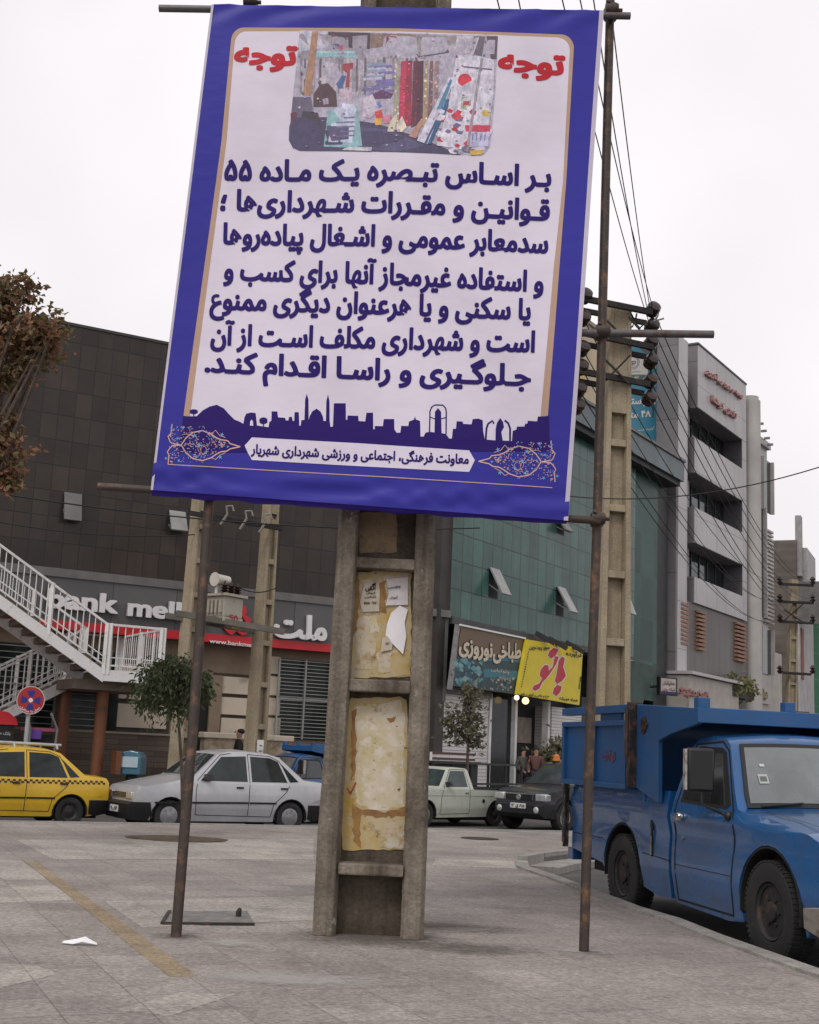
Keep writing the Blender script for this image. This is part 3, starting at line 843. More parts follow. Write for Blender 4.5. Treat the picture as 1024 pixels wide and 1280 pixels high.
ribbon(m, [(751, 17), (729, 335), (706.5, 652)], 5.5, .0012); obj('pale_edge', m, VINYL, t, fix=False); m = MB(); m.col = (.66, .60, .72); ribbon(m, [(267, 10), (229, 315), (191.5, 614)], 3, .0012)
obj('pale_edge', m, VINYL, t, fix=False)
def c5(l): return [(180 + .293 * x, 480 + .293 * y) for x, y in l]
def c6(l): return [(460 + .293 * x, 480 + .293 * y) for x, y in l]
m = MB(); m.col = INK
SKL = [(168, 192), (173, 147), (230, 146), (255, 122), (285, 105), (315, 97), (345, 112), (365, 135), (390, 160), (415, 170), (428, 178), (433, 150), (440, 135), (460, 130), (480, 132), (486, 185), (535, 192), (538, 170), (547, 165), (548, 125), (572, 125), (575, 150), (605, 152), (608, 163), (619, 163), (622, 148), (634, 148), (637, 165), (644, 165), (645, 128), (663, 128), (665, 185), (671, 185), (674, 162), (687, 160), (690, 75), (697, 50), (704, 75), (705, 162), (709, 145), (720, 125), (738, 113), (755, 125), (765, 145), (768, 165), (778, 165), (780, 80), (787, 53), (793, 80), (794, 165), (797, 190), (808, 188), (812, 90), (862, 90), (863, 160), (869, 160), (870, 142), (915, 143), (917, 165), (945, 167), (950, 130), (978, 130), (979, 200), (985, 200), (986, 186), (1020, 187)]
SKR = [(68, 157), (112, 157), (113, 200), (122, 215), (138, 215), (142, 186), (172, 187), (175, 168), (196, 160), (200, 147), (205, 160), (222, 166), (224, 232), (237, 232), (245, 216), (262, 212), (283, 215), (285, 128), (298, 112), (311, 128), (313, 218), (332, 222), (345, 241), (357, 241), (361, 200), (374, 200), (377, 168), (402, 170), (405, 180), (440, 182), (445, 160), (470, 158), (487, 165), (489, 210), (496, 246), (541, 250), (542, 200), (548, 175), (561, 156), (573, 172), (577, 195), (566, 215), (572, 251), (611, 253), (614, 210), (630, 205), (632, 192), (664, 192), (667, 180), (676, 180), (678, 168), (717, 170), (721, 150), (768, 148), (770, 295)]
fill(m, c5(SKL) + c6(SKR) + c5([(150, 300)]), .003, 16)
ribbon(m, c6([(262, 214), (264, 125), (272, 107), (285, 99), (318, 100), (330, 112), (333, 130), (332, 222)]), 1.6, .0034)
ribbon(m, c6([(265, 150), (285, 158)]), 1.2, .0036); ribbon(m, c6([(312, 158), (332, 152)]), 1.2, .0036)
ribbon(m, c6([(500, 248), (503, 200), (510, 180), (528, 168), (535, 180)]), 2.4, .0034); ribbon(m, c6([(603, 252), (603, 200), (595, 178), (580, 166)]), 2.4, .0034)
for cx, cy, rx, ry, y1 in ((218, 127, 17, 11, 150), (513, 165, 17, 15, 190)):
    fill(m, c5([(cx + rx * math.cos(k / 12 * 6.283) * (1 + .15 * (k % 2)), cy + ry * math.sin(k / 12 * 6.283)) for k in range(12)]), .0032); ribbon(m, c5([(cx, cy), (cx, y1)]), 1.3, .0036)
obj('printed_skyline', m, VINYL, t, fix=False)
m = MB(); m.col = PANEL
for g in ([(436, 163), (440, 155), (446, 150)],): pass
fill(m, c5([(456, 185), (457, 168), (463, 160), (469, 168), (470, 186)]), .0042)
fill(m, [(307, 559), (310, 556), (316, 549), (450, 556), (586, 565.5), (593, 577.5), (586, 592), (450, 584.5), (316, 577), (311, 568)], .0032)
obj('printed_name_plate', m, VINYL, t, fix=False)
# ornaments
def ornament(f):
    m = MB(); r = random.Random(5)
    m.col = (.85, .52, .44)
    top = [(128, 262), (165, 268), (185, 238), (215, 215), (255, 207), (292, 222), (315, 238), (335, 246), (362, 250), (372, 262), (415, 275)]
    bot = [(128, 272), (165, 268), (185, 302), (215, 326), (255, 334), (292, 322), (315, 306), (335, 296), (358, 294), (372, 284), (415, 275)]
    ribbon(m, f(top), 1.4, .0034); ribbon(m, f(bot), 1.4, .0034)
    ribbon(m, f([(126, 180), (122, 218), (109, 232), (118, 255), (128, 264)]), 1.2, .0034)
    ribbon(m, f([(128, 270), (112, 288), (106, 298), (112, 310), (109, 350)]), 1.2, .0034)
    ribbon(m, f([(295, 222), (310, 205), (328, 228), (352, 236)]), .8, .0034); ribbon(m, f([(295, 322), (310, 330), (328, 312), (352, 300)]), .8, .0034)
    for k in range(7):
        a0 = r.uniform(0, 360); cx, cy = r.uniform(175, 270), r.uniform(235, 305)
        ribbon(m, f(arc(cx, cy, r.uniform(12, 30), r.uniform(10, 24), a0, a0 + r.uniform(120, 250))), .5, .0036)
    for k in range(270):
        x = r.uniform(112, 352)
        hh = 78 if x < 265 else max(10, 78 - (x - 265) * .95)
        y = 268 + r.uniform(-hh, hh) - (x - 230) * .02
        z = r.random()
        m.col = (.70, .36, .34) if z < .45 else (.62, .50, .62) if z < .7 else (.16, .42, .70)
        a = r.uniform(0, 6.28); s = r.uniform(2.8, 5.2)
        p = [(x + s * math.cos(a), y + s * math.sin(a)), (x + s * .5 * math.cos(a + 1.57), y + s * .5 * math.sin(a + 1.57)), (x - s * math.cos(a), y - s * math.sin(a)), (x + s * .5 * math.cos(a - 1.57), y + s * .5 * math.sin(a - 1.57))]
        m.add([bpx(*q, .0038 + k * 2e-6) for q in f(p)], [(0, 1, 2, 3)])
    m.col = (.20, .48, .78)
    for x, y, s in ((172, 195, 9), (222, 228, 11), (240, 270, 13), (338, 224, 10), (330, 320, 10), (100, 325, 8), (150, 240, 8), (155, 335, 9), (228, 318, 9), (270, 300, 8), (362, 275, 7)):
        p = []
        for k in range(10):
            a = k * math.pi / 5 + x; rr = s if k % 2 == 0 else s * .35
            p.append((x + rr * math.cos(a), y + rr * math.sin(a)))
        m.add([bpx(*q, .0044) for q in f(p)], [list(range(10))])
    obj('printed_ornament', m, VINYL, t, fix=False)
ornament(c5)
ornament(lambda l: c6([(470 + (415 - x) * 1.06, 338 + (y - 275) * 1.02 + (415 - x) * .035) for x, y in l]))
m = MB(); m.col = (.70, .45, .42); ribbon(m, c5([(109, 350), (560, 376), (1024, 402)]) + c6([(300, 417), (783, 449)]), 1.1, .0034)
obj('printed_line', m, VINYL, t, fix=False)
# words
def bline(body, L, R_, hpx, bold, col, thick=0):
    m = MB(); m.col = col
    d = Vector((R_[0] - L[0], R_[1] - L[1])); up = Vector((.06 + .0, -1)) * hpx
    def fn(s, tt, o): return bpx(L[0] + d.x * s + up.x * tt, L[1] + d.y * s + up.y * tt, .0046 + o)
    put_text(m, shape(body), fn, bold, .72)
    obj('printed_words', m, VINYL, t, fix=False)
LN = [('بـر اسـاس تبـصره یـک مـاده ۵۵', (282, 228), (687, 236)), ('قـوانیـن و مقـررات شـهرداری‌ها ؛', (277, 265), (685, 279)), ('سدمعابر عمومی و اشـغال پیاده‌روها', (280, 307), (683, 320)),
      ('و استفاده غیرمجاز آنها برای کسب و', (281, 351), (677, 369)), ('یا سکنی و یا هرعنوان دیگری ممنوع', (264, 388), (661, 404)), ('است و شهرداری مکلف اسـت از آن', (265, 433), (666, 444)), ('جـلوگـیری و راسـا اقـدام کنـد.', (258, 467), (661, 486))]
for s_, L, R_ in LN: bline(s_, L, R_, 25.5, .036, INK)
bline('معاونت فرهنگی، اجتماعی و ورزشی شهرداری شهریار', (315, 569), (585, 582), 11.5, .032, INK)
bline('توجه', (295, 84), (370, 86), 26, .045, RED); bline('توجه', (623, 92), (703, 97), 26, .045, RED)
# the printed street picture
m = MB(); r = random.Random(3)
X0, Y0 = 350, 30
def c7(l): return [(X0 + .283 * x, Y0 + .283 * y) for x, y in l]
_o = [.0034]
def pp(col, *pts):
    m.col = tuple(c ** 2.2 for c in col); _o[0] += .00002
    fill(m, c7(pts), _o[0], 40)
pp((.72, .70, .74), (90, 46), (962, 68), (948, 330), (926, 560), (900, 592), (868, 600), (90, 576), (60, 562), (42, 528), (56, 380))
pp((.62, .60, .63), (92, 60), (600, 70), (600, 330), (70, 330))
pp((.80, .80, .84), (92, 46), (215, 50), (215, 120), (85, 140))
pp((.24, .19, .22), (215, 52), (400, 56), (398, 140), (213, 104))
pp((.46, .20, .24), (225, 60), (300, 58), (290, 110), (240, 100))
pp((.55, .45, .38), (400, 58), (600, 62), (605, 120), (400, 125)); pp((.60, .12, .16), (470, 70), (515, 72), (512, 120), (470, 125))
pp((.60, .58, .56), (600, 64), (780, 70), (770, 130), (610, 160)); pp((.35, .33, .33), (600, 150), (770, 125), (780, 140), (612, 168))
pp((.80, .79, .82), (780, 70), (880, 72), (850, 160), (770, 170)); pp((.42, .40, .42), (855, 70), (905, 72), (890, 160), (850, 150)); pp((.35, .28, .30), (910, 70), (960, 70), (955, 170), (930, 175))
pp((.55, .75, .76), (165, 138), (335, 140), (342, 165), (160, 165)); pp((.72, .86, .86), (165, 136), (335, 138), (335, 148), (165, 146))
pp((.28, .30, .52), (235, 105), (262, 106), (262, 130), (235, 130)); pp((.75, .30, .42), (262, 112), (280, 112), (280, 132), (262, 132))
for k in range(26):
    x = 95 + k * 20 + r.uniform(-6, 6); g = r.uniform(.35, .78)
    pp((g, g * .95, g * .96), (x, 170 + r.uniform(-8, 8)), (x + r.uniform(5, 12), 170), (x + 8, 330 + r.uniform(-30, 10)), (x - 2, 330))
pp((.68, .52, .38), (145, 50), (172, 50), (140, 335), (104, 335))
pp((.24, .22, .36), (44, 470), (56, 430), (200, 430), (420, 460), (600, 520), (700, 560), (800, 600), (90, 576), (60, 562), (42, 528))
pp((.32, .31, .45), (200, 460), (480, 490), (640, 560), (520, 590), (240, 560))
pp((.40, .38, .45), (60, 340), (140, 340), (150, 400), (110, 500), (50, 440)); pp((.22, .18, .22), (100, 400), (170, 410), (190, 480), (90, 500)); pp((.40, .14, .18), (50, 410), (75, 405), (80, 440), (52, 450))
pp((.30, .20, .18), (150, 330), (180, 285), (215, 280), (250, 320), (255, 385), (150, 385)); pp((.76, .74, .74), (175, 260), (205, 240), (225, 265), (195, 285)); pp((.66, .64, .70), (190, 350), (215, 345), (218, 372), (195, 375))
pp((.25, .40, .58), (250, 285), (275, 245), (295, 250), (270, 320)); pp((.65, .22, .22), (280, 195), (325, 190), (325, 215), (310, 220), (308, 300), (290, 300), (298, 235), (275, 220))
pp((.80, .72, .76), (265, 305), (320, 305), (318, 355), (260, 355))
pp((.55, .74, .74), (215, 400), (345, 385), (365, 560), (330, 568), (195, 560)); pp((.78, .82, .88), (240, 392), (325, 375), (340, 400), (320, 545), (215, 540)); pp((.86, .86, .92), (275, 370), (320, 375), (310, 395), (280, 392))
for k in range(5): pp((.45, .44, .55), (250, 432 + k * 20), (332, 430 + k * 20), (331, 437 + k * 20), (250, 439 + k * 20))
for k in range(16):
    x, y = 395 + r.uniform(0, 90), 195 + k * 9; g = r.choice(((.60, .56, .74), (.48, .44, .66), (.76, .74, .82), (.55, .62, .70)))
    pp(g, (x - 40 * r.uniform(.6, 1), y), (x + 45, y - 4), (x + 48, y + 8), (x - 34, y + 12))
pp((.36, .16, .34), (405, 335), (450, 312), (500, 330), (490, 350), (420, 352)); pp((.80, .76, .80), (370, 350), (410, 330), (440, 400), (400, 440), (365, 430)); pp((.45, .52, .78), (415, 375), (440, 362), (452, 385), (430, 395))
pp((.85, .22, .18), (420, 410), (450, 400), (455, 440), (425, 440)); pp((.88, .70, .22), (420, 440), (452, 438), (448, 470), (422, 470)); pp((.85, .55, .60), (455, 430), (490, 420), (490, 460), (460, 465))
for x, w, c in ((510, 20, (.66, .66, .55)), (535, 28, (.78, .18, .30)), (560, 24, (.62, .12, .22)), (590, 22, (.40, .10, .18)), (612, 22, (.28, .12, .18)), (640, 14, (.70, .60, .45)), (662, 14, (.50, .36, .32)), (685, 16, (.62, .52, .48))):
    pp(c, (x, 185), (x + w, 180), (x + w - 6, 470), (x - 12, 480))
    for k in range(10): pp(tuple(min(1, q * r.uniform(1.2, 1.9)) for q in c), *(lambda X, Y: ((X, Y), (X + 7, Y + 2), (X + 5, Y + 10), (X - 2, Y + 8)))(x + r.uniform(-4, w - 8), r.uniform(190, 450)))
pp((.86, .82, .70), (480, 470), (510, 420), (520, 425), (505, 500), (475, 500)); pp((.90, .86, .76), (515, 470), (540, 430), (560, 480), (540, 502), (518, 500))
pp((.74, .56, .44), (568, 520), (625, 440), (635, 450), (600, 530)); pp((.86, .86, .90), (604, 540), (745, 255), (775, 255), (650, 556)); pp((.14, .36, .52), (636, 552), (730, 355), (746, 352), (742, 385), (665, 556)); pp((.30, .55, .66), (690, 400), (752, 262), (760, 270), (715, 400))
pp((.88, .87, .90), (775, 170), (870, 158), (945, 175), (940, 330), (900, 590), (690, 560), (740, 400)); pp((.80, .79, .82), (790, 300), (880, 250), (860, 420), (760, 430))
pp((.84, .14, .20), *[(815 + 31 * math.cos(k / 14 * 6.283), 268 + 30 * math.sin(k / 14 * 6.283)) for k in range(14)])
pp((.60, .72, .52), (800, 342), (842, 342), (842, 400), (798, 405)); pp((.82, .25, .25), (808, 362), (836, 360), (834, 378), (808, 380))
for k in range(34):
    x, y = r.uniform(700, 920), r.uniform(405, 585); c = r.choice(((.84, .18, .22), (.88, .84, .86), (.92, .92, .94), (.78, .12, .18), (.90, .76, .30), (.45, .40, .52), (.86, .60, .64), (.9, .9, .92)))
    s = r.uniform(10, 26); pp(c, (x - s, y), (x - s * .2, y - s * .7), (x + s, y - s * .2), (x + s * .6, y + s * .7), (x - s * .5, y + s * .6))
pp((.84, .20, .30), (815, 468), (928, 466), (926, 494), (818, 496)); pp((.78, .78, .88), (832, 498), (926, 496), (915, 560), (830, 565))
for k in range(4): pp((.42, .42, .58), (848 + k * 18, 505), (852 + k * 18, 505), (850 + k * 18, 535), (846 + k * 18, 535))
pp((.62, .60, .62), (885, 170), (896, 172), (830, 585), (818, 585)); pp((.40, .36, .38), (810, 205), (935, 216), (935, 222), (810, 211))
pp((.85, .72, .25), (835, 580), (900, 575), (890, 596), (840, 600)); pp((.82, .84, .84), (300, 565), (408, 568), (405, 586), (275, 578))
for k in range(150):
    x, y = r.uniform(75, 930), r.uniform(60, 570); g = r.uniform(.3, .85); s = r.uniform(2, 7)
    pp((min(1, g * r.uniform(.85, 1.2)), g * r.uniform(.85, 1.05), min(1, g * r.uniform(.9, 1.15))), (x - s, y), (x, y - s * r.uniform(.3, 1.4)), (x + s, y), (x, y + s * .6))
def picturemat():
    m, tt, b = nodes('printed_photo'); a = N(tt, 'ShaderNodeAttribute', attribute_name='Col'); g = tt.nodes.new('ShaderNodeNewGeometry').outputs['Position']
    c = mixc(tt, 1, a.outputs['Color'], ramp(tt, noise(tt, g, 16, 8, .75), .36, .66, (.68, .66, .74), (1.25, 1.22, 1.28)), 'MULTIPLY')
    mp = N(tt, 'ShaderNodeMapping', Scale=(60, 60, 16)); tt.links.new(g, mp.inputs['Vector'])
    c = mixc(tt, 1, c, ramp(tt, noise(tt, mp.outputs['Vector'], 1, 4, .7), .35, .65, (.78, .78, .8), (1.15, 1.15, 1.15)), 'MULTIPLY')
    n2 = N(tt, 'ShaderNodeTexNoise', Scale=34.0, Detail=3.0); tt.links.new(g, n2.inputs['Vector'])
    c = mixc(tt, .16, c, n2.outputs['Color'], 'OVERLAY')
    c = mixc(tt, .12, c, (.62, .56, .68))
    tt.links.new(c, b.inputs['Base Color']); b.inputs['Roughness'].default_value = .45; b.inputs['Specular IOR Level'].default_value = .2
    return m
obj('printed_picture', m, picturemat(), t, fix=False)
# ================================================================ STREET WALLS
BK = Fr((-4.3, 32.4), 61)
GR = Fr((1.24, 35.47), 32.3)
mb = MB()
c1, c2 = BK.p(-40, 0, 3.6), BK.p(5.6, 0, 3.6); c3, c4 = GR.p(0, 0, 2.6), GR.p(80, 0, 2.6)
mb.prism([(q.x, q.y) for q in (c1, c2, c3, c4, GR.p(80, 0, -3), GR.p(0, 0, -3), BK.p(-40, 0, -3))], -.118, .0)
struct('pavement', mb, paving('pavement_tiles', (.26, .23, .21), (.24, .215, .2), (.09,) * 3))
def fb(name, fr, b, mt, par, bevel=0, smooth=None):
    m = MB(); m.fbox(fr, *b); return obj(name, m, mt, par, bevel=bevel)

# ---------------------------------------------------------------- bank
t = thing('bank_building', 'dark clad bank with grey sign fascia and red stripe left of the concrete post', 'building', BK.p(-10, 0, 0))
bank = t
CLAD = gridmat('dark_cladding', BK, .40, .62, (.038, .027, .021), (.012, .010, .009), .022, .32, .45, u0=-.1, z0=5.2, streak=.55, tile_var=.26, spec=.35)
FASC = gridmat('fascia_panels', BK, 1.6, 1.4, (.095, .092, .092), (.03, .03, .03), .02, .5, .2, z0=3.9)
STONE = gridmat('brown_stone', BK, .9, .13, (.125, .095, .072), (.055, .042, .035), .012, .75, .3, off=.5, tile_var=.25)
BEIGE = mat('beige_stone', (.52, .45, .36), .7, var=.12, vs=1.2, dirt=(.25, .2, .15), da=.25, ds=2)
TAN = mat('tan_render', (.22, .165, .115), .8, var=.2, vs=1.4)
REDS = mat('red_sign', (.50, .012, .022), .4, var=.08)
fb('upper_wall', BK, (-48, 6.33, 5.2, 11.2, -15, 0), CLAD, t)
fb('parapet_cap', BK, (-48, 6.34, 11.2, 11.27, -.5, .03), mat('dark_cap', (.03, .028, .026), .5), t)
fb('ledge', BK, (-48, 6.3, 5.0, 5.2, -.3, .14), mat('ledge_grey', (.13, .125, .12), .5, var=.2), t)
fb('fascia', BK, (-48, 5.0, 3.98, 5.0, -.4, .10), FASC, t)
fb('fascia', BK, (5.0, 6.3, 2.7, 5.0, -.4, .02), mat('grey_panel', (.085, .083, .082), .5, var=.2), t)
fb('red_stripe', BK, (-48, 4.9, 3.77, 3.98, -.35, .13), REDS, t)
fb('lower_wall', BK, (-48, 6.3, -.1, 3.77, -15, -.30), TAN, t)
fb('stone_plinth', BK, (-48, -.95, -.1, 1.42, -.29, -.06), STONE, t)
fb('stone_plinth', BK, (-.1, 6.2, -.1, 1.3, -.29, -.10), STONE, t)
fb('sill', BK, (-48, -.95, 1.42, 1.47, -.29, -.02), mat('sill_stone', (.3, .26, .21), .7), t)
def panels(x0, x1, ys, o1=-.24):
    for ya, yb in zip(ys, ys[1:]):
        u0, u1, z0, z1 = BK.rect(x0, ya, x1, yb, -.24)
        fb('stone_panel', BK, (u0 + .012, u1 - .012, z0 + .045, z1, -.29, o1), BEIGE, t, .008)
fb('dark_backing', BK, (-3.0, -1.4, 1.47, 3.35, -.30, -.285), mat('joint_dark', (.05, .04, .03), .8), t)
fb('dark_backing', BK, (-.35, .75, 1.3, 3.05, -.30, -.285), mat('joint_dark2', (.05, .04, .03), .8), t)
panels(147, 208, (829, 853, 879, 914))
panels(276, 312, (845, 871, 897, 921)); panels(335, 350, (820, 845, 872, 897, 926))
BARS = mat('window_bars', (.30, .30, .28), .5, .3, var=.2)
WGL = glassmat('bank_glass', (.02, .028, .024), .15, -.02)
def barred(u0, u1, z0, z1, n, vs_=()):
    w_ = MB(); w_.fbox(BK, u0, u1, z0, z1, -.295, -.26); w_ = obj('window', w_, WGL, t)
    m = MB()
    for k in range(n):
        z = z0 + (z1 - z0) * (k + .5) / n; m.fbox(BK, u0, u1, z - .008, z + .008, -.12, -.10)
    obj('bars', m, BARS, w_)
    m = MB()
    for u in (u0, u1) + tuple(u0 + (u1 - u0) * f for f in vs_): m.fbox(BK, u - .02, u + .02, z0, z1, -.16, -.10)
    m.fbox(BK, u0, u1, (z0 + z1) / 2 - .025, (z0 + z1) / 2 + .025, -.16, -.13)
    obj('frame', m, BARS, w_)
u0, u1, z0, z1 = BK.rect(348, 822, 412, 926, -.12)
barred(u0 + .05, u1 + .6, z0, z1, 22, (.35, .7))
a_, b_, z0, z1 = BK.rect(84, 850, 131, 913, -.12)
barred(a_, b_, 1.5, 3.4, 13); barred(a_ - 3.4, a_ - .25, 1.5, 3.4, 13, (.5,)); barred(a_ - 7, a_ - 3.7, 1.5, 3.4, 13, (.5,))
u0, u1, z0, z1 = BK.rect(136, 852, 147, 913, -.12); fb('window', BK, (u0, u1, z0, z1 + .6, -.29, -.24), WGL, t)
u0, u1, z0, z1 = BK.rect(247, 842, 276, 925, -.12); fb('doorway', BK, (u0, u1, 0, z1, -.295, -.285), DARK, t)
fb('door_jamb', BK, (u1 - .32, u1 - .02, 0, z1, -.28, -.2), TAN, t)
fb('step_wall', BK, (-.75, 1.55, -.1, 1.42, .2, .5), mat('rubble_stone', (.30, .24, .17), .85, var=.5, vs=5, bump=.5, bs=15), t)
fb('step_wall_cap', BK, (-.8, 1.6, 1.42, 1.56, .15, .55), BEIGE, t, .02)
LET = mat('sign_letters', (.70, .68, .69), .4, var=.06)
def letters(body, pl, pr, hpx, fit, bold=.03, th=.08, mt=LET, name='sign_letters', fr=BK, par=None, woff=.11, off=.03):
    m = MB(); wall_text(m, body, fr, pl, pr, hpx, off, th, bold, fit, woff); return obj(name, m, mt, par or t)
letters('bank', (59, 758.5), (145, 766.5), 24, .73, .035)
letters('mellat', (159, 769), (256, 777.5), 22.5, .73, .035)
letters(shape('ملت'), (342, 795), (406, 800.5), 29, .72, .035)
letters('www.bankmellat.ir', (261.5, 803.5), (333, 810.8), 5.2, .72, .012, .02, mat('www_white', (.8, .7, .7), .5, var=0), woff=.135, off=.005)
m = MB()
def bkpoly(mm, pts, o0, o1, fr=BK):
    pp_ = [fr.px(x, y, o0) for x, y in pts]; mm.prism(pp_, o0, o1, fr.M)
def ck(l): return [(250 + x * .166, 700 + y * .166) for x, y in l]
for pl_ in ([(160, 505), (225, 512), (300, 515), (235, 565), (215, 560)], [(272, 540), (325, 518), (372, 522), (345, 560), (310, 570)], [(298, 400), (322, 400), (378, 445), (372, 480), (340, 470)], [(305, 340), (340, 350), (350, 400), (335, 410), (300, 385)], [(215, 440), (250, 380), (285, 380), (285, 430), (240, 500)], [(180, 470), (205, 420), (215, 470), (205, 500)]):
    bkpoly(m, ck(pl_), .11, .17)
obj('emblem', m, REDS, t)
PANE = mat('pane_pale', (.26, .26, .25), .25, var=.2); PANE_D = mat('pane_grey', (.13, .125, .12), .3, var=.2)
DGREEN = mat('opening_dark', (.012, .014, .013), .7, var=.2)
def hopper(fr, par, x, y, wm, hm, out, pane, o=0.0):
    """top-hung pane pushed open: hinge at photo point x, y"""
    u, z = fr.px(x, y, o)
    w_ = MB(); w_.fbox(fr, u, u + wm, z - hm * .97, z, o, o + .004); w_ = obj('open_window', w_, DGREEN, par)
    m = MB(); a = math.asin(out / hm)
    v = []
    for th in (0, .05):
        for du, q in ((0, 0), (wm, 0), (wm, hm), (0, hm)):
            v.append(fr.p(u + du, z - q * math.cos(a) + th * math.sin(a), o + .01 + q * math.sin(a) + th * math.cos(a)))
    m.add(v, [(3, 2, 1, 0), (4, 5, 6, 7), (0, 1, 5, 4), (1, 2, 6, 5), (2, 3, 7, 6), (3, 0, 4, 7)])
    obj('pane', m, pane, w_)
    for uu in (u + .03, u + wm - .03):
        m = MB(); m.bar(fr.p(uu, z - hm * .55, o), fr.p(uu, z - hm * .8, o + out * .8), .03, .03); obj('stay', m, STEEL, w_)
hopper(BK, t, 80, 616, .42, .72, .22, PANE_D); hopper(BK, t, 211, 639, .42, .60, .30, PANE)

# ---------------------------------------------------------------- glass corner building
t = thing('glass_building', 'green glass clad building with open hopper windows and bluish cornice', 'building', GR.p(8, 0, 0))
GG = gridmat('green_glass_panels', GR, .60, .80, (.054, .140, .118), (.014, .036, .031), .036, .22, .35, z0=5.05, streak=.5, tile_var=.22, spec=.3)
GG2 = gridmat('dark_green_panels', GR, 1.3, 1.6, (.028, .085, .070), (.05, .10, .085), .03, .4, .3, z0=5.05, tile_var=.35, spec=.2)
CORN = mat('cornice_blue', (.07, .105, .12), .4, var=.3, vs=.8)
fb('glass_wall', GR, (0, 13.4, 5.05, 12.3, -16, 0), GG, t)
fb('glass_bay', GR, (13.4, 16.0, 3.6, 12.3, -16, -.12), GG2, t)
fb('side_return', GR, (16.0, 17.4, 0, 12.3, -16, -.25), mat('return_dark', (.028, .03, .032), .6, var=.3), t)
fb('cornice', GR, (-.1, 17.1, 12.32, 13.1, -16, .55), CORN, t)
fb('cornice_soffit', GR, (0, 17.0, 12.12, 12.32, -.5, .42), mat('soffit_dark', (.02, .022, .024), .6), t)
fb('cornice_coping', GR, (-.15, 17.15, 13.1, 13.2, -.3, .62), mat('coping', (.2, .19, .18), .7, var=.2), t)
fb('lintel', GR, (0, 13.4, 4.85, 5.05, -.5, .10), mat('lintel_grey', (.06, .06, .06), .6, var=.3), t)
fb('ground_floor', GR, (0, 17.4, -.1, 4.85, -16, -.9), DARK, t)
fb('corner_column', GR, (-.5, -.02, 0, 12.1, -3, -.05), mat('corner_dark', (.035, .03, .027), .6, var=.3), t)
for x, y, wm, hm, out in ((611.5, 710, .58, .88, .42), (695.5, 733.5, .58, .95, .48), (696, 648, .58, .5, .3), (778, 742, .5, .8, .3)): hopper(GR, t, x, y, wm, hm, out, PANE)
SHUT = gridmat('white_shutter', GR, 40, .10, (.66, .63, .63), (.34, .32, .32), .02, .45, .08, tile_var=.02, bump=.6)
fb('shutter', GR, (-.1, 3.0, 0, 2.95, -.9, -.30), SHUT, t); fb('shutter', GR, (7.3, 9.6, 0, 2.95, -.9, -.30), SHUT, t)
fb('shutter_box', GR, (-.1, 3.0, 2.95, 3.15, -.9, -.2), mat('box_grey', (.12, .12, .12), .6), t)
for u in (3.05, 4.7, 7.0):
    fb('door_frame', GR, (u, u + .14, 0, 3.1, -.5, -.28), WHITE, t)
fb('shop_glass', GR, (3.2, 4.7, 0, 3.1, -.46, -.42), glassmat('shop_glass', (.02, .022, .022), .08, -.03), t)
fb('wall_tiles', GR, (9.6, 15.5, 0, 3.4, -.9, -.30), mat('shopfront_dark', (.04, .045, .045), .6, var=.3), t)
fb('shop_interior', GR, (4.8, 6.95, 1.75, 2.55, -.88, -.84), mat('poster_wall', (.22, .18, .15), .7, var=.5, vs=3), t)
for x, y, r_, mt_, lb in ((657, 876, .11, glow('bulb_warm', (1, .74, .36), 1.6), 'warm glowing round bulb under the yellow shop sign'), (646, 872, .08, glow('bulb_white', (1, .93, .82), 1.3), 'small white glowing bulb at the corner of the yellow shop sign')):
    u, z = GR.px(x, y, .05); q = thing('hanging_bulb', lb, 'lamp', GR.p(u, z - r_, .05), 0, 'bulbs over the shop door')
    m = MB(); m.ball(GR.p(u, z, .05), r_, 14); obj('bulb', m, mt_, q, smooth=180)
    m = MB(); m.tube([GR.p(u, z + r_ * .8, .05), GR.p(u, z + .42, .05)], .025, 6); obj('flex', m, BLACK, q)

# shop signs
def sign_frame(fr, pts, off, th, col, par, name='board', mt=None):
    m = MB(); m.col = col; pp_ = [fr.px(x, y, off) for x, y in pts]; m.prism(pp_, off - th, off, fr.M); return obj(name, m, mt or PRINT, par)
def glist(fr, off): 
    return lambda pts: [fr.p(*fr.px(x, y, off), off) for x, y in pts]
def txt(fr, par, body, pl, pr, hpx, col, off, bold=.02, fit=.72, th=.0, name='lettering'):
    m = MB(); m.col = col; wall_text(m, body, fr, pl, pr, hpx, off, th, bold, fit, 0); return obj(name, m, PRINT, par)
def k9(l): return [(550 + x * .1855, 700 + y * .1855) for x, y in l]
q = thing('shop_sign', 'brown and teal painted restaurant sign with cream Persian lettering', 'sign', GR.p(2.4, 3, .2), 0, 'signs over the shops')
sign_frame(GR, k9([(148, 440), (582, 528), (520, 905), (75, 845)]), .30, .12, (.16, .10, .05), q)
m = MB(); m.col = (.015, .05, .06); m.poly(glist(GR, .304)(k9([(108, 640), (350, 650), (555, 680), (522, 903), (77, 843)])))
m.col = (.03, .17, .22)
for pl_ in ([(310, 655), (350, 625), (400, 690), (330, 680)], [(395, 680), (450, 640), (560, 655), (548, 695), (470, 680)], [(290, 730), (540, 750), (530, 800), (300, 790)]): m.poly(glist(GR, .306)(k9(pl_)))
r = random.Random(8)
for k in range(60):
    x, y = r.uniform(92, 300), r.uniform(668, 840); s = r.uniform(8, 26)
    m.col = r.choice(((.04, .20, .26), (.10, .30, .34), (.02, .08, .10), (.22, .36, .34)))
    m.poly(glist(GR, .308 + k * 5e-5)(k9([(x - s, y), (x, y - s), (x + s * .8, y - s * .2), (x + s * .2, y + s)])))
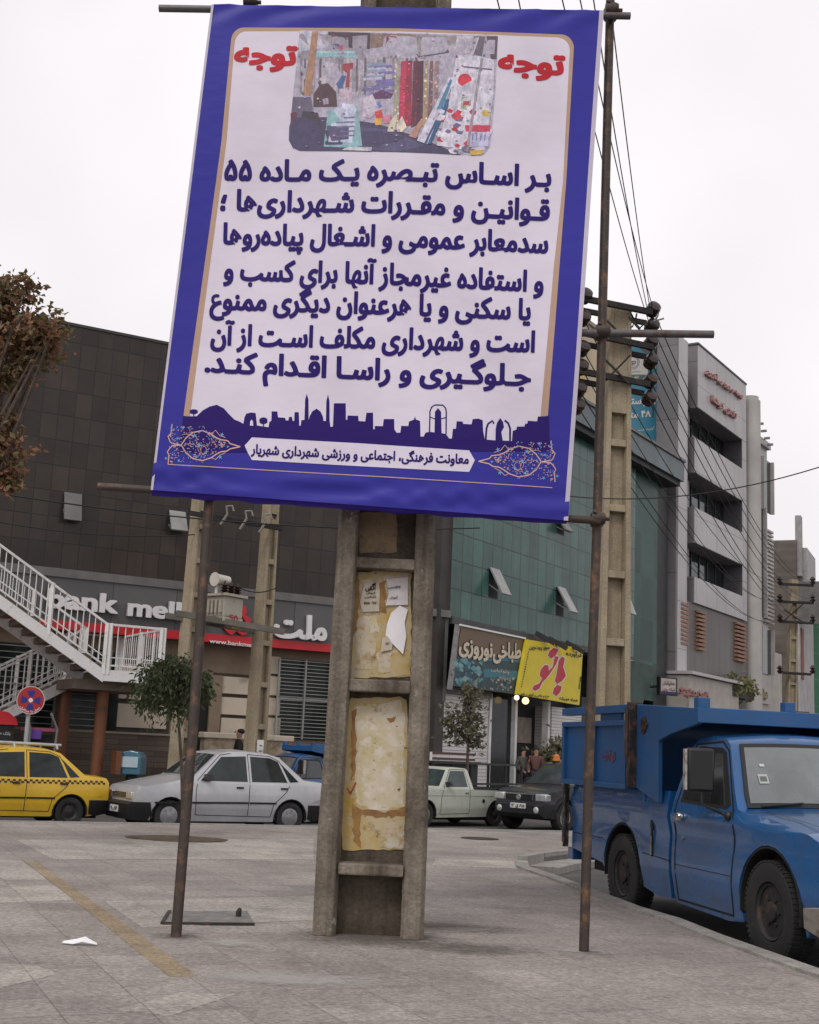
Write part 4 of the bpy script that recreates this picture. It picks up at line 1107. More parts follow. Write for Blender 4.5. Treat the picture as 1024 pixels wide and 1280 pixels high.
for k in range(36):
    x, y = r.uniform(340, 500), r.uniform(790, 880); s = r.uniform(4, 12)
    m.col = r.choice(((.4, .36, .3), (.02, .02, .02), (.12, .2, .2))); m.poly(glist(GR, .312 + k * 5e-5)(k9([(x - s, y), (x, y - s), (x + s, y), (x, y + s)])))
obj('painted_picture', m, PRINT, q)
for body, a, b, hp in (('نوروزی', (130, 612), (352, 655), 110), ('طباخی', (360, 660), (545, 660), 105)):
    for bold, col, off in ((.075, (.03, .02, .015), .316), (.035, (.66, .56, .42), .322)):
        m = MB(); m.col = col; (x0, y0), (x1, y1) = k9([a, b]); wall_text(m, shape(body), GR, (x0, y0), (x1, y1), hp * .1855, off, 0, bold, .72); obj('lettering', m, PRINT, q)
txt(GR, q, shape('چلوکبابی'), *k9([(345, 745), (470, 765)]), 4, (.5, .42, .3), .318)
txt(GR, q, shape('کله پاچه'), *k9([(400, 800), (480, 815)]), 4, (.5, .42, .3), .330)
m = MB(); m.bar(GR.p(*GR.px(575, 781, .34), .34), GR.p(*GR.px(657, 798, .34), .34), .04, .05); obj('tube_light', m, mat('tube_white', (.75, .78, .76), .4, var=0), q)
m = MB()
for x, y in k9([(60, 640), ]): m.bar(GR.p(*GR.px(572, 781, .25), .25), GR.p(*GR.px(562, 862, .25), .25), .12, .1)
obj('side_post', m, STEEL, q)
q = thing('shop_sign', 'square yellow shop sign with large red Persian lettering edged in white', 'sign', GR.p(6.5, 3, .2), 0, 'signs over the shops')
YEL = (.72, .56, .012)
sign_frame(GR, k9([(588, 535), (965, 598), (940, 978), (522, 905)]), .42, .10, YEL, q)
def yl(l, off): return glist(GR, off)(k9(l))
G1 = [[(768, 590), (800, 605), (782, 640), (752, 665), (728, 645), (740, 612)],
      [(775, 650), (802, 650), (785, 700), (740, 770), (715, 800), (690, 825), (672, 865), (645, 882), (622, 870), (635, 845), (668, 832), (690, 800), (672, 775), (680, 740), (705, 708), (732, 708), (735, 745), (760, 720)],
      [(822, 650), (842, 660), (832, 720), (845, 765), (850, 780), (825, 815), (790, 835), (775, 815), (785, 775), (795, 720), (800, 680)],
      [(790, 840), (822, 852), (812, 890), (785, 918), (760, 900), (768, 865)]]
def grow(l, k):
    cx = sum(p[0] for p in l) / len(l); cy = sum(p[1] for p in l) / len(l)
    n = len(l); out = []
    a = sum(l[i][0] * l[(i + 1) % n][1] - l[(i + 1) % n][0] * l[i][1] for i in range(n)); sg = 1 if a > 0 else -1
    for i in range(n):
        e1 = Vector((l[i][0] - l[i - 1][0], l[i][1] - l[i - 1][1])).normalized(); e2 = Vector((l[(i + 1) % n][0] - l[i][0], l[(i + 1) % n][1] - l[i][1])).normalized()
        nn = Vector((e1.y + e2.y, -(e1.x + e2.x)));
        if nn.length > .1: nn.normalize()
        out.append((l[i][0] + nn.x * k * sg, l[i][1] + nn.y * k * sg))
    return out
m = MB()
for g in G1:
    m.col = (.75, .72, .70); m.poly(yl(grow(g, 5.5), .424)); m.col = (.50, .012, .03); m.poly(yl(g, .428))
    m.col = (.66, .05, .07); c_ = [(sum(p[0] for p in g) / len(g)), (sum(p[1] for p in g) / len(g))]
obj('lettering', m, PRINT, q)
for body, a, b, hp in (('سوپر پروتئین', (600, 600), (738, 600), 26), ('فرآورده', (850, 640), (955, 655), 26), ('مرغ و ماهی و گوشت تازه', (545, 912), (735, 925), 18), ('همراه همیشه', (805, 940), (930, 955), 22)):
    txt(GR, q, shape(body), *k9([a, b]), hp * .1855, (.03, .02, .01), .426, .03)
m = MB(); m.col = (.04, .03, .01); r = random.Random(4)
for x0, y0, y1, dx in ((597, 620, 870, -50), (948, 790, 930, -18)):
    for k in range(15 if dx < -30 else 9):
        f = k / 15; y = y0 + (y1 - y0) * f; x = x0 + dx * f; s = r.uniform(4, 8); m.poly(yl([(x - s, y), (x, y - 6), (x + s, y), (x + s * .4, y + 6)], .427 + k * 1e-4))
obj('small_print', m, PRINT, q)
for x, y in k9([(715, 540), (800, 575), (915, 600)]):
    m = MB(); u, z = GR.px(x, y, .5); m.bar(GR.p(u - .12, z + .22, .2), GR.p(u + .1, z - .1, .75), .14, .14); obj('floodlight', m, BLACK, q)
m = MB(); m.bar(GR.p(*GR.px(620, 878, .35), .35), GR.p(*GR.px(619, 902, .35), .35), .12, .1)
q = thing('shop_sign', 'white and dark shop sign with red round letters beside the pale power pole', 'sign', GR.p(12.3, 3, .2), 0, 'signs over the shops')
def ka(l): return [(770 + x * .0781, 800 + y * .0781) for x, y in l]
sign_frame(GR, ka([(20, 280), (300, 330), (235, 765), (-20, 735)]), .35, .1, (.62, .60, .58), q); sign_frame(GR, ka([(-20, 740), (235, 768), (215, 1010), (-20, 1000)]), .33, .1, (.03, .012, .012), q, 'lower_board')
m = MB(); m.col = (.55, .03, .05)
def wribbon(mm, pts, w, fr, off):
    for (xa, ya), (xb, yb) in zip(pts, pts[1:]):
        d = Vector((xb - xa, yb - ya)).normalized(); n_ = Vector((-d.y, d.x)) * w / 2; e = d * w * .35
        mm.poly([fr.p(*fr.px(x, y, off), off) for x, y in ((xa + n_.x - e.x, ya + n_.y - e.y), (xb + n_.x + e.x, yb + n_.y + e.y), (xb - n_.x + e.x, yb - n_.y + e.y), (xa - n_.x - e.x, ya - n_.y - e.y))])
wribbon(m, ka([(80, 590), (80, 430), (120, 360), (165, 440), (165, 520), (110, 580)]), 2.6, GR, .354)
wribbon(m, ka([(275, 395), (210, 430), (185, 500), (205, 570), (245, 610)]), 2.6, GR, .356)
wribbon(m, ka([(60, 820), (90, 900), (120, 830), (140, 900)]), 1.2, GR, .336)
obj('lettering', m, PRINT, q)
q = tag(sign_frame(GR, ka([(300, 330), (670, 440), (420, 1040), (190, 1040)]), .6, .6, (.03, .06, .055), None, 'awning_panel', mat('green_awning', (.03, .06, .05), .6, var=.4, vs=1.5)), 'dark green slanting shop awning under the glass building', 'awning')

# ---------------------------------------------------------------- beige block behind and its hoardings
q = thing('beige_block', 'cream rendered block standing behind the green glass building', 'building', GR.p(9, 0, -9))
CREAM = mat('cream_render', (.58, .48, .34), .85, var=.14, vs=.4)
BH = Fr(GR.p(0, 0, -1.15)[:2], 32.3)
fb('wall', BH, (4.2, 17.35, 0, 17.3, -9, 0), CREAM, q); fb('roof_slab', BH, (4.1, 17.4, 17.3, 17.45, -9.1, .1), mat('roof_grey', (.3, .27, .22), .8), q)
q = thing('hoarding', 'tall turquoise hoarding with white Persian writing behind the power pole', 'hoarding', BH.p(15, 13, .2))
def kh(l): return [(770 + x * .1094, 420 + y * .1094) for x, y in l]
TQ = (.015, .19, .29)
u0, z0 = BH.px(828, 543, .3); u1, z1 = BH.px(775, 543, .3)
fb('board', BH, (u1 - .3, u0, BH.px(800, 543, .3)[1], BH.px(800, 436, .3)[1], .1, .3), mat('turquoise_board', TQ, .5, var=.1), q)
m = MB(); m.col = (.62, .58, .52)
bq = [BH.p(*BH.px(x, y, .305), .305) for x, y in kh([(120, 215), (365, 215), (365, 440), (120, 440)])]; m.poly(bq)
m.col = (.05, .10, .08); m.poly([BH.p(*BH.px(x, y, .305), .305) for x, y in kh([(120, 445), (330, 450), (320, 505), (165, 510)])])
m.col = (.07, .07, .13)
for rr in (78, 62): wribbon(m, kh([(190 + rr * math.cos(k / 14 * 6.283), 300 + rr * math.sin(k / 14 * 6.283)) for k in range(15)]), .7, BH, .309)
for pl_ in ([(140, 300), (160, 285), (220, 285), (240, 300), (190, 345)],): m.poly([BH.p(*BH.px(x, y, .309), .309) for x, y in kh(pl_)])
m.col = (.6, .58, .52); wribbon(m, kh([(165, 300), (190, 335), (215, 300)]), .5, BH, .312); wribbon(m, kh([(145, 300), (236, 300)]), .5, BH, .312)
obj('emblem_panel', m, PRINT, q)
txt(BH, q, shape('و مهراستاد'), *kh([(95, 775), (520, 775)]), 9.5, (.75, .70, .66), .308, .02)
txt(BH, q, shape('۴۸ متر'), *kh([(110, 940), (395, 920)]), 8.5, (.75, .66, .58), .308, .03)
txt(BH, q, shape('کیفیت است'), *kh([(255, 1085), (440, 1065)]), 4, (.7, .66, .6), .308, .01)
txt(BH, q, shape('مشاوره'), *kh([(145, 415), (280, 412)]), 2.5, (.1, .1, .1), .309, .01); txt(BH, q, shape('تلفن'), *kh([(170, 490), (260, 480)]), 3, (.7, .7, .65), .309, .02)
q = thing('hoarding', 'yellow and cream hoarding half hidden behind the edge of the banner', 'hoarding', BH.p(9, 13, .2))
u0, z0 = BH.px(729, 525, .3); u1, z1 = BH.px(712, 420, .3)
fb('board', BH, (u1 - .5, u0, z0 - .2, z0 + 4.2, .1, .3), CREAM, q)
fb('yellow_panel', BH, (u1 - .5, u0 - .05, z0 + .2, z0 + 1.9, .3, .32), mat('yellow_panel', (.6, .48, .08), .6, var=.3, vs=2), q)
txt(BH, q, shape('پیتزا'), (718, 516), (729, 516), 8, (.1, .09, .05), .325, .03)

# ---------------------------------------------------------------- grey office block with balconies
t = thing('office_block', 'grey panelled office block with three deep balconies and pink roof lettering', 'building', GR.p(23, 0, 0))
OP = gridmat('grey_panels', GR, 1.25, 1.9, (.47, .445, .45), (.2, .19, .19), .03, .4, .14, z0=2.0, tile_var=.05)
OPD = gridmat('dark_panels', GR, 1.25, 1.9, (.105, .10, .108), (.045, .045, .045), .03, .5, .2, z0=2.0)
OPM = gridmat('mid_panels', GR, .75, 3.2, (.15, .135, .13), (.07, .065, .06), .03, .5, .2, z0=1.6)
RET = gridmat('return_panels', GR, 3, 3.15, (.20, .185, .19), (.10, .10, .10), .04, .5, .15, z0=2.5)
fb('body', GR, (17.5, 27.4, 4.85, 18.4, -16, -.9), OPD, t)
fb('lower_body', GR, (17.5, 27.4, 0, 4.85, -16, -.6), mat('lower_grey', (.17, .16, .155), .7, var=.25), t)
fb('pillar', GR, (17.65, 18.85, 4.88, 18.75, -.85, .02), RET, t); fb('pillar_face', GR, (17.80, 18.85, 4.9, 18.72, .02, .05), OP, t)
fb('roof_block', GR, (20.1, 26.75, 16.2, 19.0, -1.2, .02), RET, t); fb('roof_block_face', GR, (20.12, 26.75, 16.22, 18.98, .02, .05), OP, t)
fb('roof_block_top', GR, (20.05, 26.8, 19.0, 19.08, -1.3, .08), mat('coping_dark', (.08, .08, .08), .6), t)
fb('mid_wall', GR, (18.85, 27.0, 4.9, 7.85, -.9, -.06), OPM, t)
for z0, z1 in ((13.3, 14.83), (10.33, 11.85), (7.83, 8.92)):
    fb('balcony', GR, (19.72, 26.15, z0, z1, -.9, .02), RET, t); fb('balcony_face', GR, (19.74, 26.15, z0 + .02, z1 - .02, .02, .05), OP, t)
fb('balcony_frame', GR, (26.2, 26.75, 7.83, 16.2, -.9, .018), OPD, t); fb('frame_face', GR, (26.15, 26.75, 7.83, 16.2, .02, .05), OP, t)  # dark panels on the frame paint in the shade of its inner side
for z in (15.5, 12.5, 9.6):
    fb('balcony_post', GR, (19.75, 20.6, z - .65, z + .65, -.62, -.5), RET, t)
    w_ = fb('balcony_window', GR, (20.7, 26.1, z - .9, z + .7, -.9, -.86), GLASS, t)
    for k in range(6): fb('mullion', GR, (20.7 + k * 1.05, 20.78 + k * 1.05, z - .9, z + .7, -.86, -.82), BLACK, w_)
WOODL = mat('wood_louvre', (.30, .15, .095), .6, var=.3, vs=3)
for x0, x1, y0, y1 in ((850, 858, 752, 806), (871, 880, 762, 813), (919, 931, 777, 827)):
    u0, u1, z0, z1 = GR.rect(x0, (y0 + y0) / 2, x1, y1, 0)
    if u1 - u0 > 1.6: u1 = u0 + 1.6
    zm0, zm1 = GR.px((x0 + x1) / 2, y1)[1], GR.px((x0 + x1) / 2, y0)[1]
    m = MB(); n = 10
    for k in range(n):
        z = zm0 + (zm1 - zm0) * k / n; m.fbox(GR, u0, u1, z, z + (zm1 - zm0) / n * .55, -.05, .10)
    obj('wood_louvre', m, WOODL, t)
for z in (15.4, 14.9):
    pass
m = MB()
for k in range(12): m.fbox(GR, 18.95, 19.6, 12.6 + k * .22, 12.72 + k * .22, -.85, -.6)
obj('wood_louvre', m, WOODL, t)
fb('canopy', GR, (17.6, 24.0, 4.78, 4.9, -.6, .75), OP, t)
fb('sign_band', GR, (17.7, 23.9, 3.2, 4.75, -.6, .55), mat('sign_band_pale', (.42, .385, .35), .6, var=.12), t)
PINK = mat('pink_letters', (.42, .20, .19), .5, var=.15)
letters(shape('بیمه و بورس آفرین'), (881, 467), (925.5, 498), 6.5, .72, .03, .12, PINK, 'roof_letters', GR, t, .05, .02)
letters(shape('تلاش کوشا'), (888.5, 502), (918, 524), 7.5, .72, .03, .12, PINK, 'roof_letters', GR, t, .05, .02)
letters(shape('کلینیک دندانپزشکی'), (844.5, 866), (884, 873.5), 8.5, .72, .02, .08, mat('faded_pink', (.34, .17, .155), .6, var=.3), 'band_letters', GR, t, .56, .02)
q = thing('light_box_sign', 'small dark framed light box sign projecting beside the grey office block', 'sign', GR.p(17.4, 4, .8))
u, z = GR.px(834, 858, .9)
m = MB(); T = GR.M @ Matrix.Translation((u, z, .9)) @ Matrix.Rotation(math.radians(-28), 4, 'Y')
m.box(-.42, .42, -.33, .33, -.08, .08, T); obj('case', m, BLACK, q)
m = MB(); m.box(-.36, .34, -.27, .28, .08, .09, T); obj('face', m, mat('sign_face', (.42, .38, .36), .5, var=.2), q)
m = MB(); m.col = (.28, .04, .04); vs_ = [T @ Vector((x, y, .094)) for x, y in ((-.3, .2), (.28, .2))]
put_text(m, shape('دندانپزشکی'), lambda s, tt, o: T @ Vector((-.3 + .6 * s, .06 + .13 * tt, .094)), .03, .72)
put_text(m, shape('شبانه روزی'), lambda s, tt, o: T @ Vector((-.3 + .6 * s, -.16 + .11 * tt, .094)), .02, .72)
m.col = (.02, .03, .12); m.poly([T @ Vector(v) for v in ((-.36, -.27, .093), (.34, -.27, .093), (.34, -.19, .093), (-.36, -.19, .093))]); obj('lettering', m, PRINT, q)
m = MB(); m.box(-.05, .05, -.05, .05, -.9, -.08, T); obj('bracket', m, STEEL, q)

# ---------------------------------------------------------------- pale block next to it
t = thing('pale_block', 'narrow pale tower block with round corner column and louvred strip', 'building', GR.p(30, 0, 0))
PB = mat('pale_cladding', (.44, .42, .40), .55, var=.14, vs=.8)
PBG = gridmat('pale_panels', GR, 1.5, 1.9, (.42, .40, .385), (.18, .17, .165), .03, .5, .15)
fb('body', GR, (27.4, 31.2, 3.6, 17.0, -14, -.3), PBG, t); fb('ground_floor', GR, (27.4, 31.2, 0, 3.6, -14, -.8), DARK, t)
m = MB(); m.lathe([(.48, 2.9), (.48, 18.5), (.40, 18.5), (.40, 18.7)], Matrix.Translation(GR.p(27.85, 0, -.1)), 20); obj('corner_column', m, PB, t, smooth=40)
def up(x0, y0, x1, y1, off=-.3): return GR.rect(x0, y0, x1, y1, off)
def gz(x, y): return GR.px(x, y, -.3)[1]
fb('parapet', GR, (28.4, 31.3, gz(955, 560), 17.2, -.5, -.12), PB, t)
WD = glassmat('tower_glass', (.03, .032, .035), .08, .06)
for x0, x1, ya, yb in ((952, 963, 575, 640), (946, 953.5, 632, 770), (949, 962, 785, 842)):
    u0, u1 = GR.px(x0, 700, -.3)[0], GR.px(x1, 700, -.3)[0]
    fb('window', GR, (u0, u1, gz((x0 + x1) / 2, yb), gz((x0 + x1) / 2, ya), -.3, -.27), WD, t)
    m = MB(); m.fbox(GR, u1 + .01, u1 + .12, gz((x0 + x1) / 2, yb), gz((x0 + x1) / 2, ya), -.3, -.1); obj('window_frame', m, PB, t)
    m = MB(); m.fbox(GR, u0 - .12, u0 - .01, gz((x0 + x1) / 2, yb), gz((x0 + x1) / 2, ya), -.3, -.1)
    obj('window_frame', m, PB, t)
u0, u1 = GR.px(956, 700, -.2)[0], GR.px(966, 700, -.2)[0]
m = MB(); za, zb = gz(961, 780), gz(961, 662)
for k in range(24): m.fbox(GR, u0, u1, za + (zb - za) * k / 24, za + (zb - za) * (k + .55) / 24, -.3, -.14)
obj('louvre_strip', m, PB, t)
fb('sign_panel', GR, (28.6, 31.1, gz(955, 880), gz(955, 845), -.3, -.16), PB, t)
letters(shape('تجاری'), (948, 868), (958, 874), 10, .72, .03, .08, mat('brass_letters', (.40, .33, .2), .4, .3), 'sign_letters', GR, t, -.16, .02)
fb('sign_frame', GR, (28.7, 29.2, gz(950, 872), gz(950, 842), -.16, -.06), mat('brass_frame', (.36, .32, .22), .5), t)
m = MB()
for x, y in ((948, 530), (952, 539), (956, 548), (960, 556)):
    u, z = GR.px(x, y, -.1); m.box(u - .06, u + .06, z - .05, z + .05, -.12, .15, GR.M)
obj('eave_lamp', m, STEEL, t)
fb('low_annexe', GR, (31.2, 34.5, 0, gz(975, 815), -14, -.6), mat('annexe_pale', (.46, .43, .39), .8, var=.15), t)
m = MB()
for k in range(26):
    u = GR.px(908 + k * 1.1, 855, .35)[0] if k else GR.px(908, 855, .35)[0]
# ---------------------------------------------------------------- farther blocks
FB = Fr(atY(998, 900, 78)[:2], 24)
t = thing('brown_block', 'bare brown brick block with grey rooftop fin farther down the street', 'building', FB.o)
BRW = gridmat('brown_brick', FB, .8, .26, (.15, .125, .11), (.13, .11, .098), .03, .9, .4, off=.5, tile_var=.08)
def fz(x, y): return FB.px(x, y, 0)[1]
zt = fz(997, 677)
fb('wall', FB, (0, 7.5, 0, zt, -9, 0), BRW, t)
fb('front_face', FB, (0.02, 7.5, 3, zt - 4.2, 0, .12), mat('pale_front', (.36, .35, .36), .6, var=.25, vs=1), t)
fb('rooftop_fin', FB, (.3, 1.1, zt - 2.2, zt + 1.6, -.1, .25), mat('fin_grey', (.30, .29, .29), .6, var=.2), t)
fb('rooftop_fin', FB, (1.2, 5.8, zt - 2.5, zt - .3, -.6, .5), mat('fin_grey_pale', (.36, .35, .35), .6, var=.2), t)
m = MB(); bq = [(0, zt - 5.2), (6.6, zt - 3.2), (6.6, zt - 2.9), (0, zt - 2.6)]; m.prism(bq, 0, 1.5, FB.M); obj('awning', m, mat('awning_grey', (.12, .115, .11), .6, var=.3), t)
fb('red_panel', FB, (.6, 1.6, zt - 8.5, zt - 5.4, .12, .2), mat('red_brick', (.26, .10, .07), .8), t)
m = MB(); m.tube([FB.p(.2, zt, -4), FB.p(.2, zt + 2.2, -4)], .07, 6); m.tube([FB.p(.2, zt + 2.1, -4), FB.p(.2, zt, -7)], .04, 6); m.tube([FB.p(.2, zt, -7.6), FB.p(.2, zt + 1.4, -7.6)], .12, 6); obj('aerial', m, STEEL, t)
GB = Fr(atY(1003, 900, 105)[:2], 40)
t = thing('netted_block', 'block wrapped in green scaffold netting at the far end of the street', 'building', GB.o)
zt = GB.px(1004, 762)[1]
fb('netting', GB, (0, 4.2, 0, zt, -8, 0), gridmat('green_netting', GB, 1.2, 2.2, (.035, .15, .08), (.10, .19, .13), .06, .8, .35), t)
fb('top_rail', GB, (-.2, 9, zt, zt + .6, -8, .6), mat('rail_green', (.16, .21, .18), .7, var=.3), t)
fb('white_front', GB, (4.3, 14, 0, zt - .2, -8, .05), mat('white_front', (.5, .5, .5), .7, var=.2), t)
fb('window', GB, (5.2, 5.9, zt - 4.6, zt - 2.6, .05, .12), WD, t)
t = thing('distant_block', 'hazy pale block closing the far end of the street', 'building', GB.p(10, 0, 30))
fb('wall', GB, (16, 40, 0, zt + 2, -6, 6), mat('distant_grey', (.40, .38, .38), .8, var=.2, vs=.2), t)
fb('roof', GB, (15.8, 40.2, zt + 2, zt + 2.5, -6.2, 6.2), mat('distant_roof', (.3, .29, .29), .8), t)
# ================================================================ VEHICLES
# local axes: x forward from the rear axle, y to the left, z up from the road
def solid(mb, pts, fn, xs=(), zs=(), ts=(-1, 1), tmid=()):
    """Cut a side outline into a grid, give it width and bend it: fn(x, t, z) -> point."""
    bm = bmesh.new()
    bv = [bm.verts.new((x, 0, z)) for x, z in pts]
    for tri in tessellate_polygon([[Vector((x, z, 0)) for x, z in pts]]):
        try: bm.faces.new([bv[k] for k in tri])
        except ValueError: pass
    def cut(co, no): bmesh.ops.bisect_plane(bm, geom=bm.verts[:] + bm.edges[:] + bm.faces[:], plane_co=co, plane_no=no)
    for x in xs: cut((x, 0, 0), (1, 0, 0))
    for z in zs: cut((0, 0, z), (0, 0, 1))
    for v in bm.verts: v.co.y = ts[0]
    r = bmesh.ops.extrude_face_region(bm, geom=bm.faces[:])
    for e in r['geom']:
        if isinstance(e, bmesh.types.BMVert): e.co.y = ts[1]
    for y in tmid: cut((0, y, 0), (0, 1, 0))
    bmesh.ops.recalc_face_normals(bm, faces=bm.faces)
    bm.verts.index_update()
    mb.add([fn(v.co.x, v.co.y, v.co.z) for v in bm.verts], [[v.index for v in f.verts] for f in bm.faces])
    bm.free()
def rng(a, b, n): return [a + (b - a) * k / n for k in range(1, n)]
def round_arch(cx, cz, r, z0, n=10, x_from=1):
    """points of a wheel arch from its front foot to its rear foot"""
    a0 = math.asin(max(-1, min(1, (z0 - cz) / r)))
    return [(cx + r * math.cos(a0 + (math.pi - 2 * a0) * k / n), cz + r * math.sin(a0 + (math.pi - 2 * a0) * k / n)) for k in range(n + 1)]
def wheel(par, x, y, r, wd, rimmat, style='steel', side=1):
    T = Matrix.Translation((x, y, r)) @ Matrix.Rotation(-math.pi / 2 * side, 4, 'X')
    ri = r * (.60 if style != 'truck' else .58); h = wd / 2
    m = MB()
    pr = [(ri, -h * .8), (r * .8, -h), (r * .95, -h * .92), (r, -h * .7), (r * 1.002, -h * .25), (r * .99, -h * .22), (r * .99, -h * .18), (r * 1.002, -h * .15), (r * 1.002, h * .15), (r * .99, h * .18), (r * .99, h * .22), (r * 1.002, h * .25), (r, h * .7), (r * .95, h * .92), (r * .8, h), (ri * 1.02, h * .86), (ri, h * .6), (ri, -h * .8)]
    m.lathe(pr, T, 36)
    if style == 'truck':
        for k in range(56):
            a = k / 56 * 2 * math.pi
            for zz in (-.55, .55):
                R_ = T @ Matrix.Rotation(a + (.07 if zz > 0 else 0), 4, 'Z') @ Matrix.Translation((r, 0, h * zz))
                m.box(-.01, .005, -.012, .012, -h * .36, h * .36, R_)
    w_ = obj('wheel', m, RUBBER, par, world=False, smooth=35)
    m = MB()
    if style == 'truck':
        m.lathe([(ri, h * .55), (ri * .96, h * .80), (ri * .88, h * .66), (ri * .84, h * .35), (ri * .62, h * .30), (ri * .5, h * .55), (ri * .36, h * .58), (ri * .34, h * .8), (ri * .2, h * .85), (.01, h * .85)], T, 28)
        for k in range(6):
            m.lathe([(.018, h * .52), (.018, h * .68), (.004, h * .70)], T @ Matrix.Rotation(k * math.pi / 3, 4, 'Z') @ Matrix.Translation((ri * .46, 0, 0)), 6)
    elif style == 'spoke':
        m.lathe([(ri, h * .5), (ri * .97, h * .82), (ri * .86, h * .78), (ri * .84, h * .3), (.01, h * .3)], T, 28)
        for k in range(6):
            R_ = T @ Matrix.Rotation(k * math.pi / 3, 4, 'Z')
            m.prism([(ri * .12, -ri * .16), (ri * .9, -ri * .10), (ri * .9, ri * .10), (ri * .12, ri * .16)], h * .35, h * .74, R_)
        m.lathe([(ri * .28, h * .3), (ri * .26, h * .82), (.01, h * .84)], T, 16)
    elif style == 'cap':
        m.lathe([(ri, h * .5), (ri * .98, h * .84), (ri * .86, h * .92), (ri * .5, h * .9), (ri * .24, h * 1.0), (.01, h)], T, 28)
        for k in range(7):
            R_ = T @ Matrix.Rotation(k * 2 * math.pi / 7, 4, 'Z'); m.prism([(ri * .45, -ri * .05), (ri * .85, -ri * .11), (ri * .85, ri * .11), (ri * .45, ri * .05)], h * .86, h * .955, R_)
    else:
        m.lathe([(ri, h * .5), (ri * .97, h * .84), (ri * .86, h * .7), (ri * .7, h * .45), (ri * .5, h * .62), (ri * .25, h * .62), (ri * .22, h * .85), (.01, h * .87)], T, 28)
        for k in range(8):
            m.lathe([(ri * .075, h * .4), (ri * .06, h * .62)], T @ Matrix.Rotation(k * math.pi / 4, 4, 'Z') @ Matrix.Translation((ri * .62, 0, 0)), 8)
    obj('rim', m, rimmat, w_, world=False, smooth=35)
SEAM = mat('panel_gap', (.008, .008, .008), .8, var=0)
LAMPG = glassmat('lamp_glass', (.45, .45, .44), .1, .25)
AMBER = mat('amber_lens', (.55, .16, .02), .3, var=.1)
REDL = mat('red_lens', (.35, .015, .015), .3, var=.1)
RIMG = rusty('grey_rim', (.20, .20, .20), (.10, .07, .05), .3, 8, .5, .5)
RIMS = mat('silver_rim', (.26, .26, .27), .35, .6, var=.15)
RIMD = rusty('dark_rim', (.03, .03, .032), (.09, .06, .04), .35, 9, .6, .4)
PLATE = attrmat('number_plate', .4)
def liner(c, cx, cz, r, y0=.25):
    m = MB()
    n = 16
    for sg in (1, -1):
        v = []
        for k in range(n + 1):
            a = math.radians(-8 + 196 * k / n)
            for rr in (r - .006, r - .02):
                for yy in (y0, c.W(cx, .6) - .012): v.append((cx + rr * math.cos(a), sg * yy, cz + rr * math.sin(a)))
        f = []
        for k in range(n):
            b = k * 4
            f += [(b, b + 1, b + 5, b + 4), (b + 2, b + 6, b + 7, b + 3), (b + 1, b + 3, b + 7, b + 5)]
        m.add(v, f)
        q = [(cx + (r - .02) * math.cos(math.radians(-8 + 196 * k / n)), cz + (r - .02) * math.sin(math.radians(-8 + 196 * k / n))) for k in range(n + 1)]
        m.add([(x, sg * y0, z) for x, z in q], [list(range(n + 1))])
    c.put('arch_liner', m, DARK)
